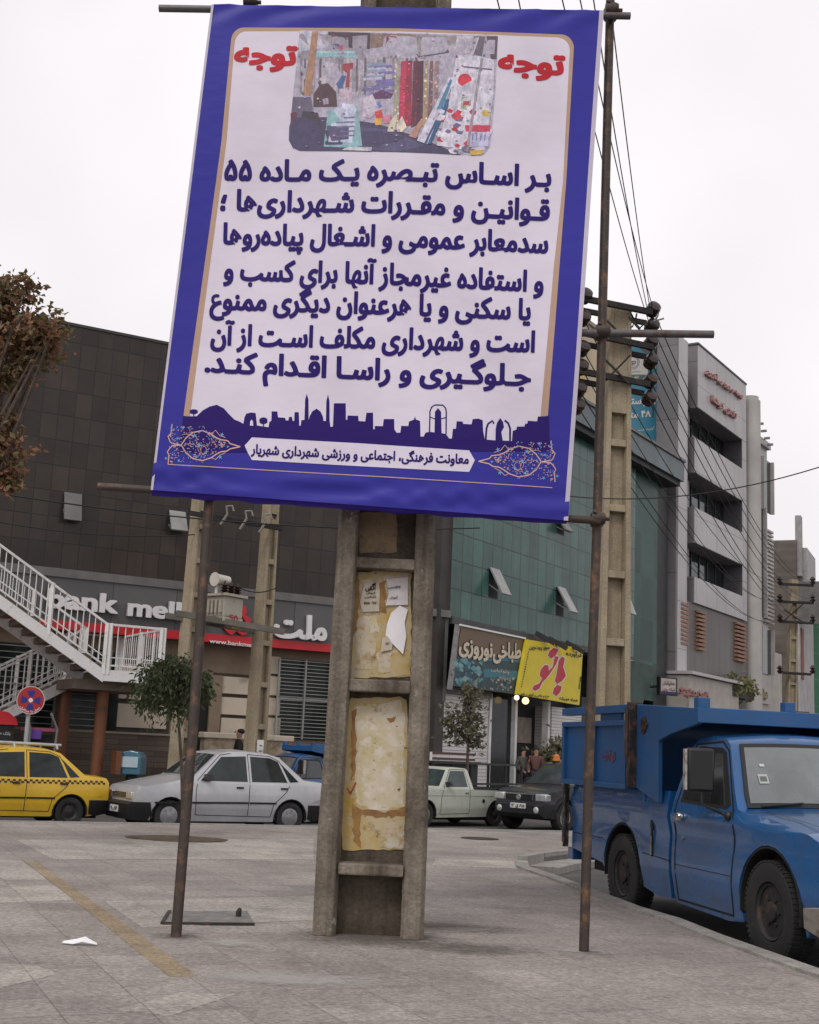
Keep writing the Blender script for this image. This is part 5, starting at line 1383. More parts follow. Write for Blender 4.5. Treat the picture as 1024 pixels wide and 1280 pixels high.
class Car:
    def __init__(s, root, W, paint):
        s.r, s.W, s.p = root, W, paint
    def put(s, name, m, mt, par=None, smooth=35, bevel=0): return obj(name, m, mt, par or s.r, world=False, smooth=smooth, bevel=bevel)
    def body(s, name, pts, xs, zs, mt=None, crown=.0, bevel=.022, tm=(-.85, -.45, 0, .45, .85), grow=0.0, par=None):
        m = MB()
        zmax = max(z for x, z in pts)
        def fn(x, t, z):
            return (x, t * (s.W(x, z) + grow), z + crown * (1 - t * t) * (1 if z > .5 else 0))
        solid(m, pts, fn, xs, zs, tmid=tm)
        return s.put(name, m, mt or s.p, par, 32, bevel)
    def side(s, name, pts, mt, off=.006, deep=.02, sides=(1, -1), xs=(), zs=(), par=None, bevel=0):
        out = []
        for sg in sides:
            m = MB()
            solid(m, pts, lambda x, t, z: (x, sg * (s.W(x, z) + t), z), xs or rng(min(p[0] for p in pts), max(p[0] for p in pts), 6), zs or rng(min(p[1] for p in pts), max(p[1] for p in pts), 5), (-deep, off))
            out.append(s.put(name, m, mt, par, 30, bevel))
        return out
    def seam(s, lines, wd=.011, off=.0035, mt=None, name='panel_gap', sides=(1, -1)):
        for sg in sides:
            m = MB()
            for ln in lines:
                L = []
                for (xa, za), (xb, zb) in zip(ln, ln[1:]):
                    n = max(1, int(math.hypot(xb - xa, zb - za) / .08)); L += [(xa + (xb - xa) * k / n, za + (zb - za) * k / n) for k in range(n)]
                L.append(ln[-1])
                for i in range(len(L) - 1):
                    (xa, za), (xb, zb) = L[i], L[i + 1]; d = Vector((xb - xa, zb - za)).normalized(); nx, nz = -d.y * wd / 2, d.x * wd / 2; ex, ez = d.x * wd * .3, d.y * wd * .3
                    q = [(xa + nx - ex, za + nz - ez), (xb + nx + ex, zb + nz + ez), (xb - nx + ex, zb - nz + ez), (xa - nx - ex, za - nz - ez)]
                    m.add([(x, sg * (s.W(x, z) + off), z) for x, z in q] + [(x, sg * (s.W(x, z) - .01), z) for x, z in q], [(0, 1, 2, 3), (7, 6, 5, 4), (0, 4, 5, 1), (1, 5, 6, 2), (2, 6, 7, 3), (3, 7, 4, 0)])
            s.put(name, m, mt or SEAM)
    def screen(s, name, a, b, inset, mt, off=.006, edge=.0, par=None, wa=None, wb=None):
        """windscreen between the points a (foot) and b (head) of the side outline"""
        n_ = Vector((b[1] - a[1], 0, -(b[0] - a[0]))).normalized()
        if abs(n_.x) > 0 and (n_.z < 0): n_ = -n_
        m = MB(); N_ = 8; rows = 5; v = []
        for lay in (off, -.02):
            for j in range(rows + 1):
                f = edge + (1 - 2 * edge) * j / rows; x = a[0] + (b[0] - a[0]) * f; z = a[1] + (b[1] - a[1]) * f
                hw = s.W(x, z) - inset
                for i in range(N_ + 1):
                    t = -1 + 2 * i / N_; v.append(Vector((x, t * hw, z)) + n_ * (lay + s.cr * (1 - (t * hw / (hw + inset)) ** 2)))
        f = []; q = (rows + 1) * (N_ + 1)
        for j in range(rows):
            for i in range(N_):
                k = j * (N_ + 1) + i; f += [(k, k + 1, k + N_ + 2, k + N_ + 1), (q + k, q + k + N_ + 1, q + k + N_ + 2, q + k + 1)]
        for j in range(rows):
            for i in (0, N_): k = j * (N_ + 1) + i; f.append((k, k + N_ + 1, q + k + N_ + 1, q + k))
        for i in range(N_):
            for j in (0, rows): k = j * (N_ + 1) + i; f.append((k, k + 1, q + k + 1, q + k))
        m.add(v, f); return s.put(name, m, mt, par, 60)
    cr = 0.0
    def plate(s, x, z, body, wd=.42, hh=.11, face=1, y=0):
        m = MB(); m.col = (.68, .68, .66); X = x + face * .012
        m.box(min(x, X), max(x, X), y - wd / 2, y + wd / 2, z - hh / 2, z + hh / 2)
        m.col = (.02, .06, .35); m.box(min(X, X + face * .002), max(X, X + face * .002), *sorted((y + face * -wd / 2, y + face * (-wd / 2 + .04))), z - hh / 2, z + hh / 2)
        m.col = (.02, .02, .02)
        put_text(m, shape(body), lambda q, t, o: (X + face * (.003 + o), y + face * (-wd / 2 + .07 + (wd - .10) * q), z - hh * .3 + hh * .62 * t), .03, .72)
        s.put('number_plate', m, PLATE)

def sedan(root, paint, opts):
    WB, R_ = 2.34, .275
    def W(x, z):
        w_ = .80
        if z > .86: w_ -= (z - .86) * .36
        if z < .42: w_ -= (.42 - z) * .22
        if .42 <= z <= .86: w_ += .012 * math.sin((z - .42) / .44 * math.pi)
        if x > 2.45: w_ -= (x - 2.45) ** 2 * .42
        if x < -.25: w_ -= (-.25 - x) ** 2 * .22
        return w_
    c = Car(root, W, paint)
    fa = round_arch(WB, .27, .335, .2, 12); ra = round_arch(0, .27, .335, .2, 12)
    top = [(-.70, .30), (-.73, .52), (-.72, .82), (-.66, .90), (-.24, .94), (.22, 1.33), (.45, 1.39), (.9, 1.42), (1.25, 1.405), (1.44, 1.36), (1.93, .945), (2.55, .81), (2.86, .74), (2.96, .64), (2.98, .44), (2.92, .24)]
    out = top[::-1] + [(p[0], p[1]) for p in []]
    pts = top + [(2.70, .20)] + fa + [(1.97, .19), (.37, .19)] + ra + [(-.5, .22)]
    c.body('body', pts, rng(-.6, 2.95, 22), (.3, .42, .55, .66, .78, .86, .92, 1.0, 1.12, 1.25, 1.34), crown=.03, bevel=.025)
    c.cr = .03
    for x in (0, WB): liner(c, x, .27, .335)
    m = MB(); m.box(-.55, 2.8, -.66, .66, .16, .62); c.put('underbody', m, DARK)
    gl = opts.get('glass', GLASS)
    c.side('window', [(.90, .89), (1.80, .89), (1.72, .97), (1.38, 1.31), (.90, 1.335)], gl)
    c.side('window', [(.10, .895), (.81, .89), (.81, 1.335), (.42, 1.32), (.26, 1.26)], gl)
    c.side('window', [(-.13, .91), (.05, .90), (.20, 1.22), (.17, 1.20)], gl)
    c.screen('windscreen', (1.94, .95), (1.44, 1.355), .08, gl, edge=.05); c.screen('rear_window', (-.24, .945), (.22, 1.325), .09, gl, edge=.07)
    c.seam([[(.86, .30), (.855, .88), (.86, 1.36)], [(1.86, .30), (1.885, .70), (1.86, .90), (1.40, 1.345), (1.2, 1.375)], [(.86, 1.37), (.42, 1.35), (.24, 1.27), (-.0, .92), (.12, .72), (.36, .50), (.40, .28)], [(1.86, .30), (.40, .28)]])
    c.seam([[(2.62, .50), (1.0, .52), (.87, .52)], [(.83, .52), (.32, .52)]], .032, .010, BLACK, 'rub_strip')
    for x in (.98, .10):
        c.side('door_handle', [(x, .765), (x + .13, .765), (x + .13, .80), (x, .80)], BLACK, .02)
    c.side('side_mirror', [(1.60, .90), (1.74, .90), (1.73, 1.0), (1.64, 1.01)], BLACK, .16)
    for nm, bp in (('front_bumper', [(2.66, .30), (2.70, .50), (3.02, .50), (3.06, .46), (3.05, .28), (2.96, .19), (2.72, .19)]), ('rear_bumper', [(-.34, .50), (-.76, .50), (-.80, .46), (-.79, .27), (-.5, .20), (-.36, .24)])):
        c.body(nm, bp, rng(min(p[0] for p in bp), max(p[0] for p in bp), 5), (.3, .4), BLACK, 0, .015, (-.5, 0, .5), .012)
    for sg in (1, -1):
        m = MB(); m.box(2.86, 2.992, *sorted((sg * .34, sg * .62)), .535, .655); c.put('headlight', m, LAMPG, bevel=.012)
        m = MB(); m.box(2.80, 2.955, *sorted((sg * .625, sg * .70)), .535, .65); c.put('indicator_lamp', m, AMBER, bevel=.01)
        m = MB(); m.box(-.745, -.60, *sorted((sg * .40, sg * .755)), .60, .76); c.put('tail_lamp', m, REDL, bevel=.01)
    m = MB(); m.box(2.9, 2.993, -.33, .33, .555, .64); g = c.put('grille', m, BLACK)
    m = MB()
    for k in range(3): m.box(2.9, 3.0, -.32, .32, .565 + k * .025, .573 + k * .025)
    c.put('grille_bars', m, STEEL, g)
    c.plate(3.056, .36, opts['plate']); c.plate(-.80, .37, opts['plate'], face=-1)
    for x in (0, WB):
        for sg in (1, -1): wheel(root, x, sg * .69, R_, .17, opts['rim'], opts['style'], sg)
    if opts.get('pillar'):
        c.side('pillar_trim', [(.815, .89), (.895, .89), (.895, 1.335), (.815, 1.335)], BLACK, .008)
    return c
# ---- silver sedan
def place(name, label, cat, fwd_px, rear_px, side, group=None, half=.775, z=-.12):
    """Stand a vehicle on the road: the photo's ground points under its near front and rear wheels fix place and heading."""
    f, r_ = gnd(*fwd_px, z), gnd(*rear_px, z)
    h = (f - r_); h.z = 0; h.normalize()
    left = Vector((-h.y, h.x, 0))
    o = r_ + left * half * side            # side = +1: the visible side is the vehicle's right
    return thing(name, label, cat, (o.x, o.y, z), math.atan2(h.y, h.x), group)
def place_h(name, label, cat, px, deg, side, half=.775, z=-.25, group=None, x0=0.0, sc=1.0, hub=.275):
    """Same from one wheel and a heading in degrees (anticlockwise from +X)."""
    a = math.radians(deg); h = Vector((math.cos(a), math.sin(a), 0)); left = Vector((-h.y, h.x, 0))
    o = gnd(*px, z + hub * sc) + left * half * side * sc - h * x0 * sc
    t = thing(name, label, cat, (o.x, o.y, z), a, group); t.scale = (sc,) * 3; return t
SILVER = carpaint('silver_paint', (.54, .545, .57), (.30, .28, .26), .2, .32, .35, .7)
t = place_h('parked_car', 'silver sedan with black bumpers seen from its left side by the plaza edge', 'car', (362.5, 1022), 180 + 32, -1, .775, sc=1.0)
sedan(t, SILVER, dict(plate='۴۸۳ ب ۶۵', rim=RIMS, style='cap', pillar=False, glass=glassmat('car_glass', (.03, .036, .036), .04, 0)))
# ---- taxi
YELP = carpaint('taxi_yellow', (.68, .42, .012), (.25, .18, .08), .18, .35, 0, .6)
t = place_h('taxi', 'yellow taxi sedan with checkered side stripe and silver roof bar', 'taxi', (87, 1015), 180 + 33, -1, .775, sc=.94)
c = sedan(t, YELP, dict(plate='۲۷۱ ت ۳۸', rim=RIMD, style='steel', pillar=False))
for sg in (1, -1):
    m = MB(); m.col = (.02, .018, .012); n = 64
    for k in range(n):
        for j in range(2):
            if (k + j) % 2: continue
            x0 = -.64 + 3.3 * k / n; x1 = x0 + 3.3 / n; z0 = .785 + j * .034 - .012 * k / n; z1 = z0 + .034
            m.poly([(x, sg * (c.W(x, z) + .004), z) for x, z in ((x0, z0), (x1, z0), (x1, z1), (x0, z1))])
    m.col = (.30, .02, .02)
    for k in range(12):
        a = k / 12 * 6.283; b = (k + 1) / 12 * 6.283
        m.poly([(x, sg * (c.W(x, z) + .005), z) for x, z in ((1.45 + .13 * math.cos(a), .63 + .045 * math.sin(a)), (1.45 + .13 * math.cos(b), .63 + .045 * math.sin(b)), (1.45 + .11 * math.cos(b), .63 + .03 * math.sin(b)), (1.45 + .11 * math.cos(a), .63 + .03 * math.sin(a)))])
    put_text(m, shape('تاکسی'), lambda s_, tt, o: (1.45 - sg * (.07 - .14 * s_) * -1, sg * (c.W(1.45, .63) + .006 + o), .615 + .035 * tt), .02, .72)
    c.put('checker_stripe', m, PRINT)
m = MB(); m.tube([(.15, .40, 1.475), (1.15, .40, 1.485)], .028, 8); m.tube([(.15, -.40, 1.475), (1.15, -.40, 1.485)], .028, 8)
for x in (.25, 1.05): m.tube([(x, -.52, 1.40), (x, -.45, 1.475), (x, .45, 1.475), (x, .52, 1.40)], .02, 6)
c.put('roof_bar', m, mat('roof_bar_silver', (.45, .45, .45), .4, .5))
m = MB(); m.prism([(1.22, 1.43), (1.46, 1.425), (1.42, 1.53), (1.26, 1.535)], -.16, .16, Matrix(((1, 0, 0, 0), (0, 0, -1, 0), (0, 1, 0, 0), (0, 0, 0, 1)))); c.put('taxi_light', m, mat('taxi_light', (.55, .58, .30), .4), bevel=.02)

# ---- white pickup
PICKW = carpaint('pickup_white', (.52, .55, .47), (.22, .2, .16), .25, .4, 0, .4)
t = place_h('pickup_truck', 'old white pickup truck with low open bed parked beside the black pickup', 'pickup', (619, 1018), 180 + 44, -1, .74, sc=.89, hub=.295)
def Wp(x, z):
    w_ = .79
    if z > .90: w_ -= (z - .90) * .34
    if z < .45: w_ -= (.45 - z) * .2
    if x > 2.7: w_ -= (x - 2.7) ** 2 * .5
    if x < -.5: w_ -= (-.5 - x) ** 2 * .2
    return w_
c = Car(t, Wp, PICKW); c.cr = .025
fa = round_arch(2.5, .29, .36, .24, 12); ra = round_arch(0, .29, .36, .24, 12)
pts = [(-.85, .38), (-.87, .6), (-.86, .89), (-.84, .90), (.86, .90), (.88, .91), (.97, 1.36), (1.06, 1.40), (1.5, 1.42), (1.66, 1.37), (2.04, .93), (2.9, .86), (3.12, .82), (3.18, .72), (3.17, .42), (3.1, .28), (2.92, .24)] + fa + [(2.12, .22), (.40, .24)] + ra + [(-.5, .30)]
for x in (0, 2.5): liner(c, x, .29, .36)
c.body('body', pts, rng(-.8, 3.1, 20), (.3, .42, .55, .68, .80, .88, .96, 1.1, 1.25, 1.35), crown=.0)
m = MB(); m.box(-.78, .80, -.68, .68, .88, .915); c.put('cargo_bed', m, DARK)
m = MB()
for sg in (1, -1): m.box(-.86, .86, *sorted((sg * .72, sg * .80)), .90, .93)
m.box(-.87, -.80, -.8, .8, .90, .93); c.put('bed_rail', m, BLACK)
m = MB(); m.box(-.6, 3.0, -.66, .66, .2, .7); c.put('underbody', m, DARK)
g2 = glassmat('pickup_glass', (.04, .055, .055), .05, .02)
c.side('window', [(1.08, .96), (1.86, .95), (1.60, 1.33), (1.12, 1.335)], g2)
c.screen('windscreen', (2.04, .935), (1.66, 1.365), .07, g2, edge=.06); c.screen('rear_window', (.885, .95), (.965, 1.34), .12, g2, edge=.05)
c.seam([[(1.0, .32), (1.0, .9), (1.09, 1.37), (1.62, 1.36), (1.92, .93), (2.0, .7), (2.02, .3), (1.0, .32)]])
c.seam([[(-.84, .74), (3.0, .74)]], .012, .006, mat('crease_shadow', (.30, .31, .27), .5, var=0), 'crease')
c.side('door_handle', [(1.06, .80), (1.18, .80), (1.18, .825), (1.06, .825)], CHROME, .02)
c.side('side_mirror', [(1.72, .98), (1.84, .97), (1.83, 1.06), (1.76, 1.07)], BLACK, .15)
c.side('fuel_cap', [(.5 + .05 * math.cos(k / 10 * 6.283), .62 + .05 * math.sin(k / 10 * 6.283)) for k in range(10)], BLACK, .006)
c.body('front_bumper', [(3.08, .36), (3.24, .36), (3.25, .48), (3.1, .48)], (), (), CHROME, 0, .01, (-.5, 0, .5), .01)
for sg in (1, -1):
    m = MB(); m.lathe([(.10, 0), (.10, .04), (.08, .06), (.01, .07)], Matrix.Translation((3.14, sg * .52, .66)) @ Matrix.Rotation(math.pi / 2, 4, 'Y'), 16); c.put('headlight', m, LAMPG)
m = MB(); m.box(3.1, 3.186, -.40, .40, .58, .74); c.put('grille', m, BLACK)
for x in (0, 2.5):
    for sg in (1, -1): wheel(t, x, sg * .67, .295, .17, RIMG if x else RIMD, 'cap' if x else 'steel', sg)

# ---- black pickup
PICKB = carpaint('pickup_graphite', (.022, .020, .028), (.12, .11, .10), .2, .3, .0, .7)
t = place_h('pickup_truck', 'graphite black pickup truck with orange roof beacon behind the blue tipper truck', 'pickup', (706, 1022), 180 + 47, -1, .84, x0=2.95, sc=.88, hub=.36)
def Wb(x, z):
    w_ = .88
    if z > 1.05: w_ -= (z - 1.05) * .34
    if z < .55: w_ -= (.55 - z) * .12
    if x > 3.1: w_ -= (x - 3.1) ** 2 * .5
    return w_
c = Car(t, Wb, PICKB); c.cr = .03
fa = round_arch(2.95, .36, .43, .34, 12); ra = round_arch(0, .36, .43, .34, 12)
pts = [(-1.1, .5), (-1.12, 1.02), (.62, 1.04), (.70, 1.06), (.85, 1.60), (1.1, 1.66), (1.6, 1.66), (1.82, 1.60), (2.42, 1.07), (3.25, .99), (3.55, .92), (3.66, .80), (3.68, .5), (3.6, .36), (3.42, .34)] + fa + [(2.48, .30), (.5, .30)] + ra + [(-.6, .4)]
for x in (0, 2.95): liner(c, x, .36, .43)
c.body('body', pts, rng(-1, 3.6, 22), (.4, .55, .7, .84, .96, 1.04, 1.15, 1.3, 1.45, 1.56), crown=.03)
m = MB(); m.box(-.8, 3.4, -.74, .74, .28, .9); c.put('underbody', m, DARK)
c.screen('windscreen', (2.42, 1.075), (1.82, 1.595), .08, glassmat('suv_glass', (.05, .06, .06), .05, .08), edge=.06)
c.side('window', [(.95, 1.10), (1.5, 1.10), (1.5, 1.55), (1.0, 1.55)], GLASS); c.side('window', [(1.58, 1.10), (2.28, 1.09), (1.80, 1.54), (1.58, 1.55)], GLASS)
c.seam([[(1.54, .42), (1.54, 1.6)], [(2.36, .42), (2.38, 1.05), (1.82, 1.57)], [(.86, .42), (.90, 1.05), (.98, 1.58)]])
c.body('front_bumper', [(3.30, .36), (3.36, .66), (3.66, .68), (3.74, .62), (3.74, .42), (3.62, .32), (3.4, .34)], rng(3.3, 3.74, 4), (.5,), BLACK, 0, .02, (-.5, 0, .5), .02)
c.side('wheel_flare', [(2.95 + rr * math.cos(math.radians(a)), .36 + rr * math.sin(math.radians(a))) for rr, sq in ((.52, range(-5, 190, 12)), (.43, range(187, -10, -12))) for a in sq], BLACK, .03, .05)
for sg in (1, -1):
    m = MB(); m.box(3.42, 3.675, *sorted((sg * .47, sg * .80)), .72, .90); c.put('headlight', m, LAMPG, bevel=.03)
    m = MB(); m.lathe([(.075, 0), (.08, .03), (.05, .05), (.01, .05)], Matrix.Translation((3.715, sg * .56, .52)) @ Matrix.Rotation(math.pi / 2, 4, 'Y'), 14); c.put('fog_lamp', m, LAMPG)
m = MB(); m.box(3.5, 3.685, -.44, .44, .73, .88); g = c.put('grille', m, BLACK, bevel=.01)
m = MB(); m.box(3.6, 3.70, -.43, .43, .87, .895); m.box(3.6, 3.70, -.43, -.41, .73, .88); m.box(3.6, 3.70, .41, .43, .73, .88)
m.lathe([(.075, 0), (.075, .02), (.055, .025), (.05, .01)], Matrix.Translation((3.69, 0, .80)) @ Matrix.Rotation(math.pi / 2, 4, 'Y'), 16); m.box(3.69, 3.715, -.075, .075, .785, .815); c.put('grille_trim', m, CHROME, g)
c.plate(3.742, .60, '۸۱۵ ق ۱۲', .50, .12)
m = MB(); m.lathe([(.10, 1.70), (.10, 1.73), (.09, 1.74), (.085, 1.83), (.03, 1.87), (.005, 1.875)], Matrix.Translation((1.62, -.42, 0)), 14); c.put('beacon', m, AMBER)
m = MB(); m.lathe([(.10, 1.66), (.10, 1.70), (.02, 1.70)], Matrix.Translation((1.62, -.42, 0)), 14); c.put('beacon_base', m, BLACK)
c.side('side_mirror', [(2.02, 1.08), (2.18, 1.08), (2.16, 1.24), (2.04, 1.25)], BLACK, .20)
for x in (0, 2.95):
    for sg in (1, -1): wheel(t, x, sg * .76, .36, .24, RIMS, 'spoke', sg)

# ---- blue tipper truck in front
BLUE = carpaint('truck_blue', (.005, .090, .27), (.06, .055, .05), .46, .26, 0, .8)
BLUE2 = carpaint('tipper_blue', (.008, .09, .255), (.085, .06, .05), .4, .5, 0, .15)
t = place('tipper_truck', 'large blue tipper truck with cab guard and square wing mirror parked at the kerb', 'truck', (963, 1205), (777, 1142), 1, 'blue tipper trucks', half=.79)
def Wt(x, z):
    w_ = .80
    if z > 1.08: w_ -= (z - 1.08) * .20
    if z < .5: w_ -= (.5 - z) * .16
    w_ += .020 * math.exp(-((z - .97) / .06) ** 2) - .012 * math.exp(-((z - .80) / .09) ** 2)
    if x > 2.3 and z > .80: w_ -= min(1, (x - 2.3) / .3) * ((z - .80) / .22) ** 2 * .085
    if x > 2.95: w_ -= (x - 2.95) ** 2 * .30
    return w_
c = Car(t, Wt, BLUE); c.cr = .045
fa = round_arch(2.80, .38, .46, .24, 16); ra = round_arch(0, .38, .46, .36, 16)
cabp = [(1.13, .30), (1.12, .9), (1.17, 1.12), (1.33, 1.55), (1.44, 1.63), (1.7, 1.655), (1.93, 1.635), (2.03, 1.58), (2.33, 1.075), (2.42, 1.055), (2.9, 1.01), (3.3, .95), (3.44, .89), (3.49, .78), (3.49, .44), (3.42, .34), (3.24, .30)] + fa + [(2.34, .23), (2.1, .21), (1.16, .24)]
for x in (0, 2.80): liner(c, x, .38, .46)
c.body('cab', cabp, rng(1.15, 3.48, 22), (.3, .4, .5, .6, .7, .76, .82, .87, .92, .96, 1.0, 1.04, 1.08, 1.2, 1.35, 1.5, 1.6), crown=.045, bevel=.035)
bedp = [(-1.34, .50), (-1.35, 1.0), (-1.34, 1.17), (1.06, 1.17), (1.07, .5), (1.05, .26), (.75, .25), (.46, .30)] + ra + [(-.5, .42), (-.9, .46)]
c.body('pickup_bed', bedp, rng(-1.3, 1.1, 14), (.35, .5, .65, .8, .95, 1.08), crown=0, bevel=.02)
m = MB(); m.box(-1.2, 3.3, -.60, .60, .30, .95); c.put('underbody', m, DARK)
m = MB()
for sg in (1, -1): m.box(-1.3, 3.2, *sorted((sg * .34, sg * .42)), .34, .50)
m.tube([(0, -.62, .38), (0, .62, .38)], .055, 10); m.ball((0, 0, .38), .16, 12); m.tube([(2.8, -.62, .36), (2.8, .62, .36)], .045, 10)
c.put('chassis', m, mat('chassis_black', (.014, .013, .012), .8, var=.3))
SCREEN = glassmat('windscreen_glass', (.10, .105, .105), .06, .17)
c.screen('windscreen_rubber', (2.34, 1.07), (2.02, 1.60), .075, BLACK, .006, .03)
c.screen('windscreen', (2.335, 1.08), (2.025, 1.59), .105, SCREEN, .010, .075)
c.side('window_rubber', [(1.30, 1.09), (2.16, 1.07), (2.22, 1.11), (1.99, 1.52), (1.90, 1.555), (1.50, 1.565), (1.44, 1.53)], BLACK, .004)
c.side('window', [(1.36, 1.12), (2.12, 1.10), (1.93, 1.51), (1.52, 1.52), (1.47, 1.49)], glassmat('truck_side_glass', (.02, .022, .022), .05, .04), .008)
c.side('quarter_window_bar', [(1.86, 1.105), (1.88, 1.105), (1.80, 1.515), (1.78, 1.515)], BLACK, .012)
c.seam([[(1.20, .27), (1.19, .9), (1.24, 1.10), (1.42, 1.58), (1.9, 1.605), (2.03, 1.53), (2.27, 1.08), (2.29, .95), (2.24, .60), (2.20, .26), (1.20, .27)]], .016)
c.seam([[(1.21, .56), (2.22, .56)]], .006, .002); c.seam([[(-1.3, .66), (-.48, .66)], [(.5, .60), (1.08, .58)]], .008, .003)
for sg in (1, -1):
    m = MB()
    for k in range(12):
        f = k / 12; g = (k + 1) / 12
        xa, xb = 2.42 + .98 * f, 2.42 + .98 * g; z_ = lambda x: 1.055 - (x - 2.42) * .098 + .037 * (1 - .6) 
        m.add([(xa, sg * .60, z_(xa) + .012), (xb, sg * .60, z_(xb) + .012), (xb, sg * .588, z_(xb) + .012), (xa, sg * .588, z_(xa) + .012)], [(0, 1, 2, 3)])
    c.put('bonnet_gap', m, SEAM)
    m = MB(); T = Matrix.Translation((1.36, sg * (c.W(1.36, .97) + .012), .965)) @ Matrix.Rotation(-math.pi / 2 * sg, 4, 'X')
    m.lathe([(.042, -.01), (.042, .012), (.03, .03), (.01, .034)], T, 14); m.box(-.012, .07, -.014, .014, .02, .036, T); c.put('door_handle', m, CHROME)
    m = MB(); T = Matrix.Translation((1.34, sg * (c.W(1.34, .80) + .004), .79)) @ Matrix.Rotation(-math.pi / 2 * sg, 4, 'X'); m.lathe([(.018, -.01), (.018, .01), (.004, .012)], T, 10); c.put('door_lock', m, STEEL)
    # wing mirror on its arm
    m = MB(); y = c.W(2.2, 1.04)
    m.tube([(2.22, sg * y, 1.02), (2.20, sg * (y + .06), 1.04), (2.12, sg * (y + .19), 1.10), (2.10, sg * (y + .20), 1.52)], .013, 8); m.ball((2.22, sg * (y + .01), 1.02), .04, 10); arm = c.put('mirror_arm', m, BLACK)
    m = MB(); T = Matrix.Translation((2.10, sg * (y + .20), 1.37)) @ Matrix.Rotation(sg * math.radians(8), 4, 'Z'); m.box(-.045, .045, -.11, .11, -.17, .17, T); mi = c.put('wing_mirror', m, BLACK, arm, bevel=.02)
    m = MB(); m.box(-.03, .03, *sorted((sg * .112, sg * .128)), -.16, .16, T); c.put('mirror_rim', m, rusty('mirror_shell', (.45, .43, .40), (.16, .09, .05), .5, 14, .5, .2), arm)
    # lamps and corner of the bumper
    T = Matrix.Translation((3.47, sg * .54, .72)) @ Matrix.Rotation(math.pi / 2, 4, 'Y')
    m = MB(); m.lathe([(.105, -.03), (.105, .05), (.09, .065), (.085, .03)], T, 20); c.put('headlight_rim', m, CHROME)
    m = MB(); m.lathe([(.086, 0), (.08, .045), (.05, .065), (.01, .07)], T, 20); c.put('headlight', m, LAMPG)
    m = MB(); m.box(3.40, 3.50, *sorted((sg * .48, sg * .62)), .50, .56); c.put('indicator_lamp', m, AMBER, bevel=.01)
    # fuel slot
m = MB(); y = -(c.W(.72, .72) + .004)
m.prism([(.695, .60), (.715, .585), (.735, .60), (.73, .80), (.755, .86), (.735, .90), (.70, .90), (.69, .86), (.705, .80)], 0, .012, Matrix(((1, 0, 0, 0), (0, 0, -1, y), (0, 1, 0, 0), (0, 0, 0, 1)))); c.put('filler_slot', m, DARK)
m = MB(); m.prism([(.70, .60), (.715, .592), (.728, .60), (.724, .76), (.706, .76)], .012, .018, Matrix(((1, 0, 0, 0), (0, 0, -1, y), (0, 1, 0, 0), (0, 0, 0, 1)))); c.put('slot_plate', m, rusty('slot_rust', (.30, .26, .23), (.16, .08, .05), .5, 20))
m = MB(); m.box(3.40, 3.52, -.60, .60, .56, .88); g = c.put('grille', m, BLACK, bevel=.01)
m = MB()
for k in range(7): m.box(3.5, 3.535, -.42, .42, .59 + k * .038, .602 + k * .038)
for sg in (1, -1): m.box(3.48, 3.54, *sorted((sg * .68, sg * .66)), .56, .88)
m.box(3.48, 3.54, -.68, .68, .88, .90); m.box(3.48, 3.54, -.68, .68, .54, .56); c.put('grille_bars', m, CHROME, g)
c.body('front_bumper', [(3.34, .32), (3.50, .26), (3.66, .30), (3.68, .40), (3.62, .47), (3.52, .48), (3.36, .46)], rng(3.36, 3.66, 4), (.38,), rusty('bumper_chrome', (.50, .48, .45), (.14, .08, .05), .35, 7, .3, .9), 0, .02, (-.6, 0, .6), .09)
for x, st in ((0, 'truck'), (2.80, 'truck')):
    for sg in (1, -1): wheel(t, x, sg * .70, .365, .20, RIMD, st, sg)
m = MB(); m.box(1.25, 1.8, -.35, .35, 1.72, 1.722)
# wind-screen papers
m = MB(); m.col = (.55, .55, .53); a, b = Vector((2.335, 0, 1.08)), Vector((2.025, 0, 1.59))
def onscr(y, f, o=.016):
    p = a.lerp(b, f); hw = c.W(p.x, p.z); n_ = Vector((b.z - a.z, 0, a.x - b.x)).normalized(); return Vector((p.x, y, p.z)) + n_ * (o + c.cr * (1 - (y / hw) ** 2))
for y0, y1, f0, f1, col in ((-.56, -.48, .36, .50, (.5, .5, .48)), (-.55, -.49, .39, .47, (.12, .14, .14)), (-.52, -.48, .62, .66, (.6, .62, .6))):
    m = MB(); m.col = col; m.poly([onscr(y0, f0, .016 + y0 * -.001), onscr(y1, f0, .016 + y0 * -.001), onscr(y1, f1, .016 + y0 * -.001), onscr(y0, f1, .016 + y0 * -.001)]); c.put('windscreen_sticker', m, PRINT)
for ya, yb in ((-.60, -.25), (-.05, .32)):
    m = MB(); m.tube([onscr(ya, .02, .02), onscr(yb, .06, .025)], .009, 6); c.put('wiper', m, BLACK)
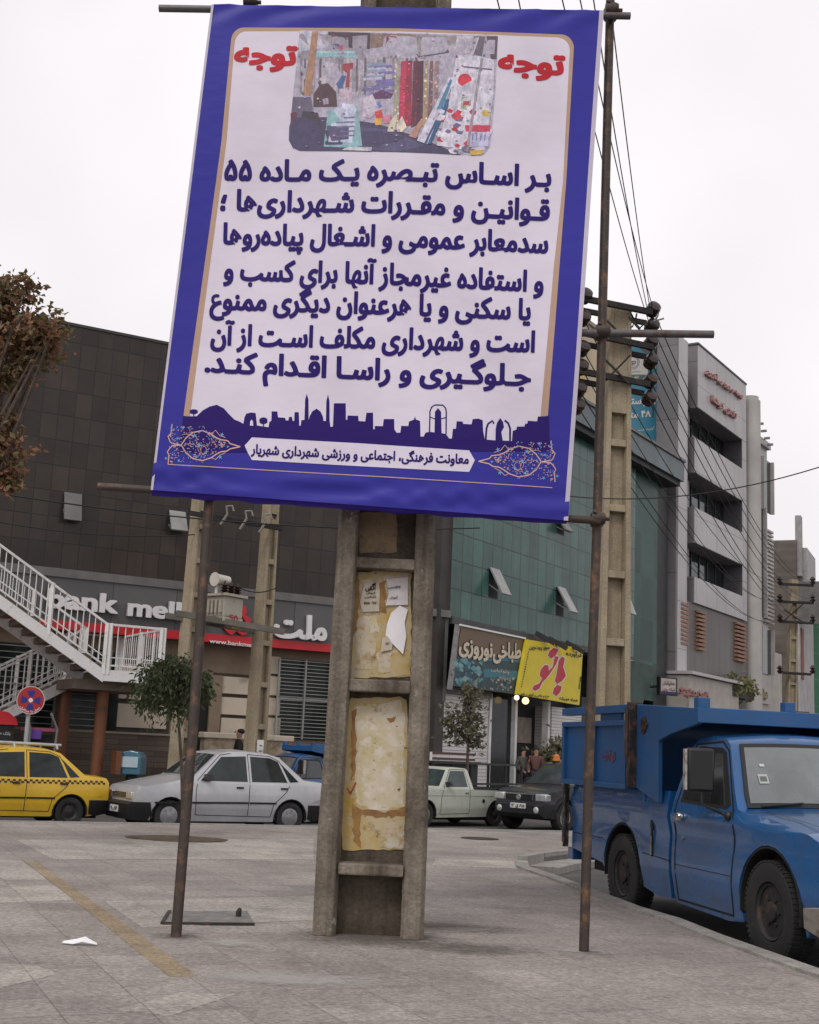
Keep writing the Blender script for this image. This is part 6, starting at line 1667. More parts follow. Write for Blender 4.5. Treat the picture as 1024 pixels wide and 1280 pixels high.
# tipper body
def bx(name, b, mt=BLUE2, bevel=.006, par=None):
    m = MB(); m.box(*b); return c.put(name, m, mt, par, None, bevel)
for sg in (1, -1):
    y0, y1 = sorted((sg * .83, sg * .87)); ya, yb = sorted((sg * .80, sg * .915))
    bx('side_panel', (-1.40, .33, y0, y1, 1.20, 1.76)); bx('top_rail', (-1.42, .40, ya, yb, 1.865, 1.94)); bx('mid_rail', (-1.42, .34, ya, yb, 1.745, 1.795)); bx('bottom_rail', (-1.42, .34, ya, yb, 1.155, 1.205))
    for x in (-1.42, -.56, .27): bx('side_post', (x, x + .06, *sorted((sg * .82, sg * .912)), 1.206, 1.744))
    bx('filler_plate', (-.42, .10, y0, y1, 1.795, 1.865))
    bx('hinge_post', (.40, .46, *sorted((sg * .80, sg * .93)), 1.18, 1.96), rusty('hinge_rust', (.03, .03, .035), (.16, .08, .05), .55, 12))
    m = MB(); m.tube([(.43, sg * .94, 1.45), (.43, sg * .94, 1.90)], .022, 8); c.put('latch_rod', m, rusty('latch_rust', (.06, .05, .045), (.17, .09, .05), .5, 14))
    # head board wing and gusset of the cab guard
    y0, y1 = sorted((sg * .81, sg * .86))
    m = MB(); M_ = Matrix(((1, 0, 0, 0), (0, 0, 1, y0), (0, 1, 0, 0), (0, 0, 0, 1)))
    m.prism([(.47, 1.18), (.70, 1.12), (.96, 1.06), (.95, 1.60), (1.20, 1.66), (1.72, 1.74), (1.76, 1.75), (1.76, 1.875), (.47, 1.94)], 0, .05, M_); c.put('guard_wing', m, BLUE2, None, None, .008)
    m = MB(); r_ = random.Random(2)
    m.prism([(.66 + .075 * math.cos(k / 11 * 6.283) * r_.uniform(.7, 1.15), 1.745 + .085 * math.sin(k / 11 * 6.283) * r_.uniform(.7, 1.15)) for k in range(11)], 0, .012, Matrix(((1, 0, 0, 0), (0, 0, sg, sg * .8605), (0, 1, 0, 0), (0, 0, 0, 1)))); c.put('rust_hole', m, rusty('hole_rust', (.012, .01, .01), (.12, .055, .03), .6, 16))
    bx('guard_pin', (1.66, 1.75, *sorted((sg * .74, sg * .85)), 1.88, 1.965))
bx('guard_roof', (.47, 1.74, -.81, .81, 1.845, 1.885)); bx('guard_lip', (1.70, 1.765, -.862, .862, 1.755, 1.882)); bx('head_board', (.50, .56, -.81, .81, 1.0, 1.845))
bx('guard_pin', (1.66, 1.75, -.05, .05, 1.88, 1.965))
bx('tail_board', (-1.44, -1.40, -.82, .82, 1.2, 1.76)); bx('tipper_floor', (-1.40, .46, -.82, .82, 1.176, 1.20)); bx('rear_step', (-1.46, -1.32, -.80, .80, .38, .50), BLUE)
m = MB(); m.col = (.30, .04, .05)
put_text(m, shape('توقف'), lambda s_, tt, o: (-.02 - .34 * (1 - s_) + .02, -.8745 - o, 1.42 + .09 * tt), .02, .72)
M_ = [v for v in m.v]; c.put('painted_words', m, mat('faded_red', (.17, .05, .09), .7, var=.6, vs=20))
m = MB(); m.box(-1.47, -1.45, -.86, -.80, .50, 1.15); m.tube([(-1.44, -.86, .55), (-1.44, -.86, 1.16)], .02, 8); c.put('tail_chain', m, rusty('chain_rust', (.05, .045, .04), (.25, .2, .18), .4, 20))
tipper = t
u, _ = BK.px(362, 960, 5.2); q = BK.p(u + 1.9 * .84, 0, 5.2)
copy_thing(tipper, (q.x, q.y, -.25), math.radians(180 + 31), 'partly hidden blue tipper truck between the silver sedan and the bank window', .84)
# ================================================================ FOOTBRIDGE STAIRS
t = thing('footbridge_stairs', 'footbridge stairs with white railings and brown columns in front of the bank', 'stairs', BK.p(-4, 0, 2))
STEP = mat('stair_concrete', (.17, .135, .105), .85, var=.25, vs=3, bump=.3)
RAILW = mat('railing_white', (.68, .67, .66), .45, var=.1, dirt=(.36, .30, .24), da=.25, ds=5)
BROWN = rusty('brown_column', (.165, .062, .026), (.09, .04, .02), .25, 3, .6, .1)
ON, OF = 3.0, 1.3                     # near and far side of the upper flight
uL, zL = BK.px(130, 837, ON)
uR = BK.px(202, 836, ON)[0]
uT, zT = BK.px(0, 743, ON)
sl_ = (zT - zL) / (uT - uL)
def zline(u): return zL + sl_ * (u - uL)
U0 = uL - 7.5
m = MB(); n = 26
for k in range(n):
    u1 = uL - 7.5 * k / n; u0 = uL - 7.5 * (k + 1) / n; z = zline(u0)
    m.fbox(BK, u0 - .02, u1, z - .16, z - .02, OF + .07, ON - .07)
obj('stair_flight', m, STEP, t)
def stringer(ua, za, ub, zb, o0, o1, h, name='stringer', mt=RAILW):
    m = MB(); m.prism([(ua, za - h), (ub, zb - h), (ub, zb), (ua, za)], o0, o1, BK.M); return obj(name, m, mt, t)
for o in (ON - .06, OF): stringer(U0, zline(U0), uL, zL, o, o + .06, .27)
m = MB(); m.fbox(BK, uL + .01, uR, zL - .20, zL - .02, -.25, ON - .07); obj('landing', m, STEP, t)
fb('landing_edge', BK, (uL + .002, uR, zL - .24, zL, ON - .06, ON), RAILW, t); fb('landing_edge', BK, (uR, uR + .06, zL - .24, zL, -.25, ON), RAILW, t)
# lower flight goes back down to the left on the bank's side
u2, z2 = BK.px(64, 830, 1.0)
s2 = -sl_ * .95
m = MB()
for k in range(20):
    u1 = uL - 5.6 * k / 20; u0 = uL - 5.6 * (k + 1) / 20; z = zL + (uL - u1) * -abs(sl_) * .98 - .17
    m.fbox(BK, u0, u1 + .02, z - .16, z - .02, -.2, .95)
obj('stair_flight', m, STEP, t)
zl2 = zL - 5.6 * abs(sl_) * .98
for o in (1.0, -.25): stringer(uL - 5.6, zl2, uL, zL, o, o + .06, .27)
def rail(ua, za, ub, zb, o, h=.98, along=None, o2=None, step=.155):
    """posts, thin balusters, top and bottom rail"""
    m = MB()
    P = lambda f: BK.p(ua + (ub - ua) * f, za + (zb - za) * f, o + ((o2 if o2 is not None else o) - o) * f)
    L = (P(1) - P(0)).length; up_ = Vector((0, 0, 1))
    m.bar(P(0) + up_ * h, P(1) + up_ * h, .05, .05); m.bar(P(0) + up_ * .10, P(1) + up_ * .10, .035, .035); m.bar(P(0) + up_ * .27, P(1) + up_ * .27, .022, .022)
    k = int(L / step)
    for i in range(1, k): m.bar(P(i / k) + up_ * .10, P(i / k) + up_ * h, .018, .018)
    k = max(1, round(L / 1.35))
    for i in range(k + 1): m.bar(P(i / k) + up_ * -.1, P(i / k) + up_ * (h + .03), .075, .075)
    obj('railing', m, RAILW, t)
rail(U0, zline(U0), uL, zL, ON - .03); rail(uL + .09, zL, uR - .05, zL, ON - .03, step=.15)
rail(uR + .03, zL, uR + .03, zL, ON - .05, o2=-.2); rail(U0, zline(U0), uL, zL, OF + .03)
rail(uL - 5.6, zl2, uL, zL, 1.03); rail(uL - 5.6, zl2, uL, zL, -.22); rail(uL + .09, zL, uR - .05, zL, -.22)
for x, o in ((79, .9), (125.5, 2.2)):
    u, _ = BK.px(x, 905, o); m = MB(); m.tube([BK.p(u, -.1, o), BK.p(u, zL - .2, o)], .135, 16); obj('column', m, BROWN, t, smooth=40)
m = MB(); m.fbox(BK, uL - .5, uR, zL - .42, zL - .205, .6, 2.5); obj('landing_beam', m, STEP, t)

# ================================================================ STREET FURNITURE
def vpole(m, p, h, r): m.tube([p, p + Vector((0, 0, h))], r, 10)
u, _ = BK.px(31, 940, 3.2)
p = BK.p(u, 0, 3.2); zc = BK.px(32, 875, 3.2)[1]
t = thing('no_stopping_sign', 'round red no stopping sign with blue segments on a grey post by the stairs', 'road sign', p)
m = MB(); vpole(m, p, zc - .05, .045); obj('post', m, mat('sign_post_grey', (.40, .40, .40), .5, .3, var=.15), t)
T = BK.M @ Matrix.Translation((u, zc, 3.27))
RS = .29
m = MB(); m.lathe([(RS, -.012), (RS, .012), (.01, .0121)], T, 40); disc = obj('disc', m, mat('sign_red', (.40, .018, .022), .4, var=.08), t)
m = MB(); m.col = (.55, .5, .5)
for k in range(40):
    a, b = k / 40 * 6.2832, (k + 1) / 40 * 6.2832
    m.poly([T @ Vector((r_ * math.cos(q), r_ * math.sin(q), .016)) for r_, q in ((RS, a), (RS, b), (RS - .018, b), (RS - .018, a))])
m.col = (.015, .03, .25)
for k in range(4):
    a0 = k * math.pi / 2 + math.pi / 2
    m.poly([T @ Vector((r_ * math.cos(a0 + q), r_ * math.sin(a0 + q), .016)) for r_, q in ((.082, -.5), (.205, -.42), (.205, 0), (.205, .42), (.082, .5))])
m.col = (.8, .8, .78); m.poly([T @ Vector((.045 * math.cos(k / 14 * 6.283), .045 * math.sin(k / 14 * 6.283), .017)) for k in range(14)])
def curved(s_, tt, o):
    a = math.radians(215 + 110 * s_); r_ = .25 - .045 * tt; return T @ Vector((r_ * math.cos(a), r_ * math.sin(a), .0175 + o))
put_text(m, shape('حمل با جرثقیل'), lambda s_, tt, o: curved(s_, tt, o), .02, .72)
obj('sign_face', m, PRINT, t)
# post box
u, z = BK.px(165, 965, 2.6); t = thing('post_box', 'teal blue hooded post box on a stand before the bank plinth', 'post box', BK.p(u, 0, 2.6))
zt_, zb_ = BK.px(165, 938, 2.6)[1], BK.px(165, 968, 2.6)[1]
TEAL = carpaint('post_box_teal', (.035, .15, .24), (.12, .12, .1), .3, .4)
m = MB(); w_ = .25; hh = zt_ - zb_
m.prism([(-w_, 0), (w_, 0), (w_, hh * .72), (w_ * .7, hh * .93), (0, hh), (-w_ * .7, hh * .93), (-w_, hh * .72)], -.22, .22, BK.M @ Matrix.Translation((u, zb_, 2.6)) @ Matrix.Rotation(math.radians(-35), 4, 'Y')); obj('hood', m, TEAL, t, bevel=.02)
m = MB(); m.box(-.19, .19, .30 * hh, .74 * hh, .22, .25, BK.M @ Matrix.Translation((u, zb_, 2.6)) @ Matrix.Rotation(math.radians(-35), 4, 'Y')); obj('front_flap', m, mat('flap_pale', (.40, .50, .55), .4, var=.2), t)
m = MB(); m.box(-.1, .1, -zb_, 0, -.08, .08, BK.M @ Matrix.Translation((u, zb_, 2.6))); obj('stand', m, BLACK, t)
m = MB(); m.fbox(BK, u - .42, u - .30, zb_, zt_ - .02, 2.4, 2.75); obj('side_guard', m, BROWN, t)
# kiosk and news stand under the stairs
u, _ = BK.px(20, 920, 2.4); zt_ = BK.px(20, 897, 2.4)[1]
t = thing('kiosk', 'small dark kiosk with a curved red roof under the stairs at the left edge', 'kiosk', BK.p(u, 0, 2.4))
a_, b_ = BK.px(-26, 910, 2.4)[0], BK.px(14, 910, 2.4)[0]
m = MB(); m.fbox(BK, a_, b_, 0, zt_ - .16, 1.9, 2.7); obj('cabin', m, BLACK, t)
m = MB(); m.prism([(a_ - .05, zt_ - .16), (b_ + .05, zt_ - .16), (b_ + .0, zt_ - .02), (b_ - .18, zt_ + .10), (a_, zt_ + .16), (a_ - .05, zt_ + .16)], 1.85, 2.8, BK.M); obj('roof', m, REDS, t)
m = MB(); m.col = (.5, .5, .5); wall_text(m, shape('بانک ملت'), BK, (-8, 917), (13, 919), 4, .012, 0, .02, .72, 2.7); obj('lettering', m, PRINT, t)
u, _ = BK.px(50, 920, 2.2); a_, b_ = BK.px(35, 920, 2.2)[0], BK.px(68, 920, 2.2)[0]; zt_ = BK.px(50, 911, 2.2)[1]
t = thing('news_stand', 'dark news stand with a purple and pink valance behind the road sign', 'stall', BK.p(u, 0, 2.2))
m = MB(); m.fbox(BK, a_, b_, 0, zt_ - .12, 1.8, 2.1); obj('cabinet', m, DARK, t)
m = MB(); m.fbox(BK, a_, a_ + (b_ - a_) * .5, zt_ - .22, zt_ - .02, 1.75, 2.2); obj('valance', m, mat('purple_cloth', (.12, .05, .30), .7, var=.2), t)
m = MB(); m.fbox(BK, a_ - .05, b_ + .02, zt_ - .05, zt_ + .02, 1.7, 2.18); obj('top_board', m, mat('pink_board', (.30, .06, .12), .6, var=.2), t)
m = MB(); m.tube([BK.p(b_, 0, 2.2), BK.p(b_ + .05, zt_, 2.2), BK.p(b_ - .12, zt_ + .35, 2.2)], .03, 8); m.tube([BK.p(a_ + .02, 0, 2.25), BK.p(a_ + .02, zt_, 2.25), BK.p(a_ - .12, zt_ + .4, 2.25)], .03, 8); obj('frame', m, STEEL, t)
# guard rail and white benches before the shops
t = thing('guard_rail', 'black steel guard rail along the pavement in front of the white shutter', 'railing', GR.p(2.5, 0, 2.2))
m = MB(); zr = [GR.px(600, 955, 2.2)[1], GR.px(600, 980, 2.2)[1]]
a_, b_ = GR.px(541, 960, 2.2)[0], GR.px(652, 960, 2.2)[0]
for z in zr: m.bar(GR.p(a_, z, 2.2), GR.p(b_, z, 2.2), .05, .05)
obj('rails', m, BLACK, t)
for k in range(6):
    m = MB(); uu = a_ + (b_ - a_) * k / 5; vpole(m, GR.p(uu, -.1, 2.2), zr[0] + .1, .035); obj('post', m, BLACK, t)
t = thing('utility_cabinet', 'dark metal cabinet standing by the guard rail behind the white pickup', 'cabinet', GR.p(1, 0, 1.9))
a_, b_ = GR.px(536, 960, 1.9)[0], GR.px(598, 960, 1.9)[0]; z1 = GR.px(570, 955, 1.9)[1]
m = MB(); m.fbox(GR, a_, b_, 0, z1, 1.5, 1.9); obj('case', m, mat('cabinet_dark', (.025, .025, .025), .6, var=.2), t, bevel=.03)
m = MB(); m.fbox(GR, a_ - .05, b_ + .05, z1 + .002, z1 + .06, 1.45, 1.95); obj('lid', m, BLACK, t)
m = MB()
for x, y, y2 in ((590, 941, 944), (590, 948, 952)):
    pass
t = thing('shutter_stripe_board', 'white board with brown stripes leaning at the foot of the shutter', 'board', GR.p(1.5, 0, .1))
a_, b_ = GR.px(541, 950, .0)[0], GR.px(594, 950, .0)[0]; z0, z1 = GR.px(568, 957, 0)[1], GR.px(568, 941, 0)[1]
m = MB(); m.fbox(GR, a_, b_, 0, z1, -.1, -.02); obj('board', m, WHITE, t)
m = MB()
for k in range(3): m.fbox(GR, a_, b_, z0 + (z1 - z0) * (k * .42), z0 + (z1 - z0) * (k * .42 + .18), -.02, .0)
obj('stripes', m, mat('brown_stripe', (.10, .045, .035), .6, var=.1), t)

# ================================================================ POWER POLES
POLEC = concrete('pale_pole_concrete', (.46, .385, .275), (.30, .245, .17), None, 1.4, .5, .35)
def power_pole(label, base, h, w0, w1, d0, d1, rz, rung_step, first=1.0, n_solid=1.3, group='concrete power poles', lean=(0, 0), web=.25):
    """H-section pole: two tapering legs tied by cross pieces, a recessed web between; local x = wide side"""
    t = thing('power_pole', label, 'utility pole', base, 0, group)
    M = Matrix.Translation(base) @ Matrix.Rotation(rz, 4, 'Z')
    def S(z): f = z / h; return w0 + (w1 - w0) * f, d0 + (d1 - d0) * f, lean[0] * f, lean[1] * f
    def pri(m, fx0, fx1, fy0, fy1, za, zb):
        v = []
        for z in (za, zb):
            w_, d_, lx, ly = S(z)
            for y in (fy0, fy1):
                for x in (fx0, fx1): v.append((lx + x * w_ / 2, ly + y * d_ / 2, z))
        m.add(v, [(0, 2, 3, 1), (4, 5, 7, 6), (0, 1, 5, 4), (2, 6, 7, 3), (0, 4, 6, 2), (1, 3, 7, 5)], M)
    for a, b in ((-1, -.62), (.62, 1)):
        m = MB(); pri(m, a, b, -1, 1, 0, h); obj('pole_leg', m, POLEC, t, bevel=.01)
    m = MB(); pri(m, -.6, .6, -web, web, 0, h - .05); obj('web', m, POLEC, t)
    z = first
    while z < h - n_solid:
        m = MB(); pri(m, -.61, .61, -.94, .94, z, z + .12); obj('cross_tie', m, POLEC, t, bevel=.008); z += rung_step
    m = MB(); pri(m, -.61, .61, -.95, .95, h - n_solid, h - .02); obj('pole_head', m, POLEC, t)
    return t, M, S
ARM = rusty('crossarm_steel', (.022, .02, .02), (.07, .04, .03), .3, 6, .7, .3)
INS = mat('brown_insulator', (.030, .018, .015), .25, var=.3)
# --- right pole with three double crossarms
pb = Vector((3.42, 21.3, 0))
top = atY(772, 384, 21.3)
t, MP, SP = power_pole('pale concrete power pole with three double crossarms right of the banner', pb, top.z, .60, .40, .52, .34, math.radians(14), 1.13, .9, 1.95, lean=(top.x - pb.x, 0))
right_ends, left_ends = [], []
for (xa, ya), (xb, yb) in (((727, 380), (811, 396)), ((725, 422), (812, 439)), ((724, 470), (808, 485))):
    A, B = atY(xa, ya, 21.0), atY(xb, yb, 21.55)
    for dy, w_ in ((-.29, .10), (.27, .085)):
        m = MB(); m.bar(A + Vector((-.05, dy, 0)), B + Vector((0, dy, -.02)), .07, w_); obj('crossarm', m, ARM, t)
    right_ends.append(B); left_ends.append(A)
ins_r = [(816, 387), (815, 408), (814, 428), (814, 452), (813, 476), (812, 498)]
ins_l = [(731, 370), (729, 398), (728, 436), (726, 459), (724, 487), (722, 508)]
def spool(c, par, r=.125):
    m = MB(); T = Matrix.Translation(c) @ Matrix.Rotation(math.radians(62), 4, 'X') @ Matrix.Rotation(.3, 4, 'Y')
    m.lathe([(r * .5, -.12), (r * .86, -.105), (r, -.05), (r * .92, -.012), (r * .62, 0), (r * .92, .012), (r, .05), (r * .86, .105), (r * .5, .12)], T, 18); obj('insulator', m, INS, par, smooth=50)
for x, y in ins_r: spool(atY(x, y, 21.4), t)
for x, y in ins_l: spool(atY(x, y, 20.8), t)
m = MB()
for a, b in (((815, 380), (813, 502)), ((729, 364), (722, 512))):
    Y = 21.45 if a[0] > 770 else 20.85; m.tube([atY(*a, Y), atY(*b, Y)], .018, 6)
obj('insulator_rod', m, ARM, t)
for a, b in (((757, 450), (787, 480)), ((788, 444), (757, 476)), ((758, 400), (770, 412)), ((786, 396), (800, 412))):
    m = MB(); m.bar(atY(*a, 20.95), atY(*b, 20.95), .035, .03); obj('brace', m, ARM, t)
for pts in (((789, 392), (793, 400), (791, 408), (783, 412)), ((796, 392), (794, 404), (800, 410), (806, 404)), ((826, 384), (822, 396), (816, 402), (830, 398)), ((812, 500), (817, 512), (816, 522))):
    m = MB(); m.tube([atY(x, y, 21.2) for x, y in pts], .016, 6); obj('jumper_cable', m, mat('jumper_grey', (.2, .2, .2), .5) if pts[0][0] > 820 else WIRE, t)
# --- transformer pair by the bank
def on_bank(x, y, off): 
    u, z = BK.px(x, y, off); return BK.p(u, z, off)
OT = 2.9
pA = on_bank(226, 950, OT); pA.z = 0; tA = on_bank(246, 612, OT)
pB = on_bank(318, 950, OT); pB.z = 0; tB = on_bank(345, 618, OT)
dA = (tA - pA); dB = (tB - pB)
power_pole('left pale concrete pole of the transformer pair in front of the bank', pA, tA.z, .42, .29, .42, .28, math.radians(50), .78, .6, .5, lean=(0, 0), group='transformer poles')
power_pole('right pale concrete pole of the transformer pair beside the red bank emblem', pB, tB.z, .40, .29, .40, .28, math.radians(50), .95, .7, .5, group='transformer poles')
t = thing('transformer', 'cream pole transformer marked 50 with brown bushings between two concrete poles', 'transformer', on_bank(283, 790, OT + .3))
GREYT = rusty('transformer_cream', (.40, .365, .30), (.20, .13, .08), .2, 5, .5, .1)
u0, z1 = BK.px(266, 741, OT + .5); u1, z0 = BK.px(300, 780, OT + .5)
TT = BK.M @ Matrix.Translation(((u0 + u1) / 2, z0, OT + .3)) @ Matrix.Rotation(math.radians(24), 4, 'Y')
hw, hh = (u1 - u0) / 2 * .86, z1 - z0
m = MB(); m.box(-hw, hw, .12, hh - .06, -.32, .32, TT); m.box(-hw * 1.03, hw * 1.03, 0, .115, -.34, .34, TT); tank = obj('tank', m, GREYT, t, bevel=.015)
m = MB(); m.box(-hw * 1.22, hw * 1.22, hh - .058, hh, -.40, .40, TT); obj('lid', m, GREYT, tank)
m = MB()
for k in range(5): m.box(-hw - .07, -hw - .001, .2, hh - .15, -.26 + k * .12, -.20 + k * .12, TT)
obj('cooling_fin', m, GREYT, tank)
m = MB(); m.tube([TT @ Vector((-hw * .95, hh + .33, -.05)), TT @ Vector((-hw * .85, hh + .33, -.05)), TT @ Vector((hw * .35, hh + .33, .0))], [.16, .13, .11], 14); m.tube([TT @ Vector((-.2, hh, -.05)), TT @ Vector((-.2, hh + .25, -.05))], .04, 8); obj('oil_tank', m, mat('oil_tank_white', (.55, .52, .47), .5, var=.15), t, smooth=40)
for x in (-.22, .10, .40):
    m = MB(); T = TT @ Matrix.Translation((x * hw * 2.2, hh, .15)) @ Matrix.Rotation(-math.pi / 2, 4, 'X')
    m.lathe([(.04, 0), (.10, .02), (.04, .05), (.10, .08), (.04, .11), (.10, .14), (.04, .17), (.09, .20), (.03, .24), (.02, .30)], T, 12); obj('bushing', m, INS, t, smooth=30)
m = MB(); m.col = (.35, .02, .03)
put_text(m, '50', lambda s_, tt, o: TT @ Vector((-.12 + .26 * s_, .03 + .15 * tt, .343 + o)), .02, .72)
m.col = (.60, .40, .02); m.poly([TT @ Vector(v) for v in ((-.02, -.12, .35), (.20, -.12, .35), (.20, .02, .35), (-.02, .02, .35))])
obj('markings', m, PRINT, t)
m = MB(); a_, b_ = on_bank(214, 768, OT + .3), on_bank(347, 791, OT + .3)
for dy in (-.36, .36): m.bar(a_ + BK.n * dy, b_ + BK.n * dy, .10, .13)
obj('carrier_beam', m, mat('beam_grey', (.13, .115, .095), .7, var=.3), t)
t = thing('fuse_crossarm', 'dark steel crossarm with three white fuse holders spanning the transformer poles', 'crossarm', on_bank(290, 650, OT + .3), 0)
m = MB(); a_, b_ = on_bank(236, 641, OT + .35), on_bank(353, 661, OT + .35); m.bar(a_, b_, .08, .10); obj('beam', m, ARM, t)
for x, y in ((281, 644), (305, 650), (329, 654)):
    m = MB(); c_ = on_bank(x, y, OT + .5)
    m.tube([c_ + Vector((-.08, 0, -.22)), c_ + Vector((.06, 0, .02))], .032, 8); m.tube([c_ + Vector((.06, 0, .02)), c_ + Vector((.02, 0, .22))], .022, 8); m.tube([c_ + Vector((.02, 0, .2)), c_ + Vector((.16, 0, .22)), c_ + Vector((.2, 0, .1))], .025, 6); obj('fuse_holder', m, mat('porcelain', (.20, .18, .16), .4, var=.25), t, smooth=40)
for k, (x, y0, y1, lb) in enumerate(((239, 915, 946, 'white striped marker plate on the left transformer pole'), (325, 925, 945, 'white marker plate on the right transformer pole'))):
    a_, b_ = on_bank(x - 4, y1, OT + .55), on_bank(x + 4, y0, OT + .55)
    q = thing('marker_plate', lb, 'marker', a_, 0, 'pole marker plates')
    u0, z0 = BK.px(x - 4.5, y1, OT + .3); u1, z1 = BK.px(x + 4.5, y0, OT + .3)
    m = MB(); m.fbox(BK, u0, u1, z0, z1, OT + .30, OT + .33); obj('plate', m, WHITE, q)
    m = MB(); m.col = (.05, .05, .05)
    for f in (.28, .62): m.poly([BK.p(u0 + .04, z0 + (z1 - z0) * f, OT + .334), BK.p(u1 - .04, z0 + (z1 - z0) * f, OT + .334), BK.p(u1 - .04, z0 + (z1 - z0) * (f + .06), OT + .334), BK.p(u0 + .04, z0 + (z1 - z0) * (f + .06), OT + .334)])
    obj('stripes', m, PRINT, q)
# --- far pole down the street
YFAR = 62.0
pf = atY(985, 900, YFAR); pf.z = 0; tf = atY(993, 724, YFAR)
t, M_, S_ = power_pole('slender distant power pole with three crossarms before the brown block', pf, tf.z, .55, .36, .45, .3, math.radians(10), 1.1, .9, 1.2, lean=(tf.x - pf.x, 0))
far_pts = []
for y, dx in ((731, 24), (753, 24), (778, 24), (842, 20)):
    m = MB(); m.bar(atY(1000 - dx * 1.05, y - 1, YFAR - .35), atY(998 + dx * .8, y + 1, YFAR - .35), .10, .12); obj('crossarm', m, ARM, t)
    for x in (975, 1016):
        m = MB(); c_ = atY(x, y - 5, YFAR - .35); m.lathe([(.06, -.2), (.16, -.08), (.06, 0), (.16, .06), (.05, .2)], Matrix.Translation(c_), 8); obj('insulator', m, INS, t)
        far_pts.append(c_)
for a, b in (((980, 762), (1004, 778)), ((1004, 755), (980, 776))):
    m = MB(); m.bar(atY(*a, YFAR - .4), atY(*b, YFAR - .4), .06, .05); obj('brace', m, ARM, t)
YF2 = 96.0
pf = atY(1006, 905, YF2); pf.z = 0; tf = atY(1010, 800, YF2)
power_pole('thin far power pole beside the green netted block', pf, tf.z, .5, .34, .4, .3, .2, 1.2, .9, 1.2)

# ================================================================ OVERHEAD WIRES
def wire(a, b, sag_, r, label, group='overhead wires'):
    m = MB(); n = 20; a, b = Vector(a), Vector(b)
    m.tube([a.lerp(b, k / n) + Vector((0, 0, -4 * sag_ * (k / n) * (1 - k / n))) for k in range(n + 1)], r, 5)
    tag(obj('overhead_wire', m, WIRE), label, 'wire', group)
arm_top = 9.09
W1 = 'thin black overhead wire rising from the right power pole towards the tall concrete post'
for (x, y), X in (((812, 382), 1.25), ((809, 385), 1.05), ((816, 384), .85), ((812, 405), .65)):
    wire(atY(x, y, 21.4), (X, 9.5, arm_top), .25, .0075, W1)
W1b = 'thin black overhead wire running behind the top of the banner to the concrete post'
for (x, y), X in (((731, 372), .35), ((729, 398), .10), ((728, 436), -.9)):
    wire(atY(x, y, 20.8), (X, 9.5, arm_top), .25, .0075, W1b)
W2 = 'long black power line descending along the street fronts to the distant pole'
for k, (x, y) in enumerate(ins_r):
    wire(atY(x, y, 21.45), far_pts[[1, 1, 3, 3, 5, 5][k]] + Vector((0, 0, -.12 * (k % 2))), 1.25, .010, W2)
for k, (x, y) in enumerate(ins_l[1:]):
    wire(atY(x, y, 20.85), far_pts[[0, 2, 2, 4, 4][k]] + Vector((0, 0, -.12 * (k % 2))), 1.3, .010, W2)
wire(atY(700, 619, 19), atY(1060, 572, 17), .25, .009, 'single black cable crossing the street above the blue truck')
wire(on_bank(-60, 607, 4.5), on_bank(600, 660, 4.5), .3, .016, 'slack black cable strung across the dark bank front')
wire(on_bank(-60, 640, 4.6), on_bank(246, 668, 3.0), .2, .012, 'thin lower cable crossing the dark bank front on the left')
wire(on_bank(300, 735, 3.2), on_bank(345, 735, 3.2), .1, .014, 'short drooping lead between transformer bushing and right pole')

# ================================================================ TREES AND PLANTS
def leaf(m, c, s, r, asp=.5, fold=.2, droop=0.0):
    a = Vector((r.gauss(0, 1), r.gauss(0, 1), r.gauss(0, .8) - droop)).normalized()
    b = a.cross(Vector((r.gauss(0, 1), r.gauss(0, 1), r.gauss(0, 1)))).normalized(); n_ = a.cross(b)
    s *= r.uniform(.65, 1.3)
    m.add([c, c + a * s * .5 + b * s * asp * .5 + n_ * s * fold, c + a * s, c + a * s * .5 - b * s * asp * .5 + n_ * s * fold], [(0, 1, 2), (0, 2, 3)])
def crown_mesh(blobs, n, s, r, clusters=60, cr=.18, asp=.5, droop=0.0):
    """leaves gathered in clumps inside a set of blobs (centre, radii)"""
    m = MB(); W_ = [(b[1][0] * b[1][2]) ** .8 * (b[2] if len(b) > 2 else 1) for b in blobs]
    cl = []
    for _ in range(clusters):
        c, q = r.choices(blobs, W_)[0][:2]
        d = Vector((r.gauss(0, 1), r.gauss(0, 1), r.gauss(0, 1))).normalized() * (r.random() ** .45)
        cl.append((Vector(c) + Vector((d.x * q[0], d.y * q[1], d.z * q[2])), r.uniform(.5, 1.25), r.randrange(2)))
    for _ in range(n):
        c, k, mi = r.choice(cl); m.m = mi if r.random() < .85 else 1 - mi
        leaf(m, c + Vector((r.gauss(0, cr), r.gauss(0, cr), r.gauss(0, cr * .8))) * k, s, r, asp, .15, droop)
    return m, cl
def limbs(t, base, tips, r0, mt, r, fork, name='trunk', bend=.12):
    m = MB(); base, fork = Vector(base), Vector(fork)
    mid = base.lerp(fork, .5) + Vector((r.uniform(-1, 1), r.uniform(-1, 1), 0)) * r0 * 1.2
    m.tube([base, mid, fork], [r0, r0 * .85, r0 * .68], 9)
    for p in tips:
        p = Vector(p); q = fork.lerp(p, .5) + Vector((r.uniform(-bend, bend), r.uniform(-bend, bend), r.uniform(0, bend)))
        m.tube([fork - Vector((0, 0, r0)), q, p], [r0 * .5, r0 * .32, r0 * .12], 6)
    return obj(name, m, mt, t, smooth=60)
LG = [leafmat('leaf_dark_green', (.030, .050, .018), (.055, .075, .028)), leafmat('leaf_olive', (.055, .07, .03), (.10, .10, .05))]
LB = [leafmat('leaf_dry_brown', (.22, .105, .06), (.34, .18, .10)), leafmat('leaf_turning', (.13, .10, .045), (.22, .16, .08)), leafmat('leaf_still_green', (.07, .09, .025), (.10, .13, .035))]
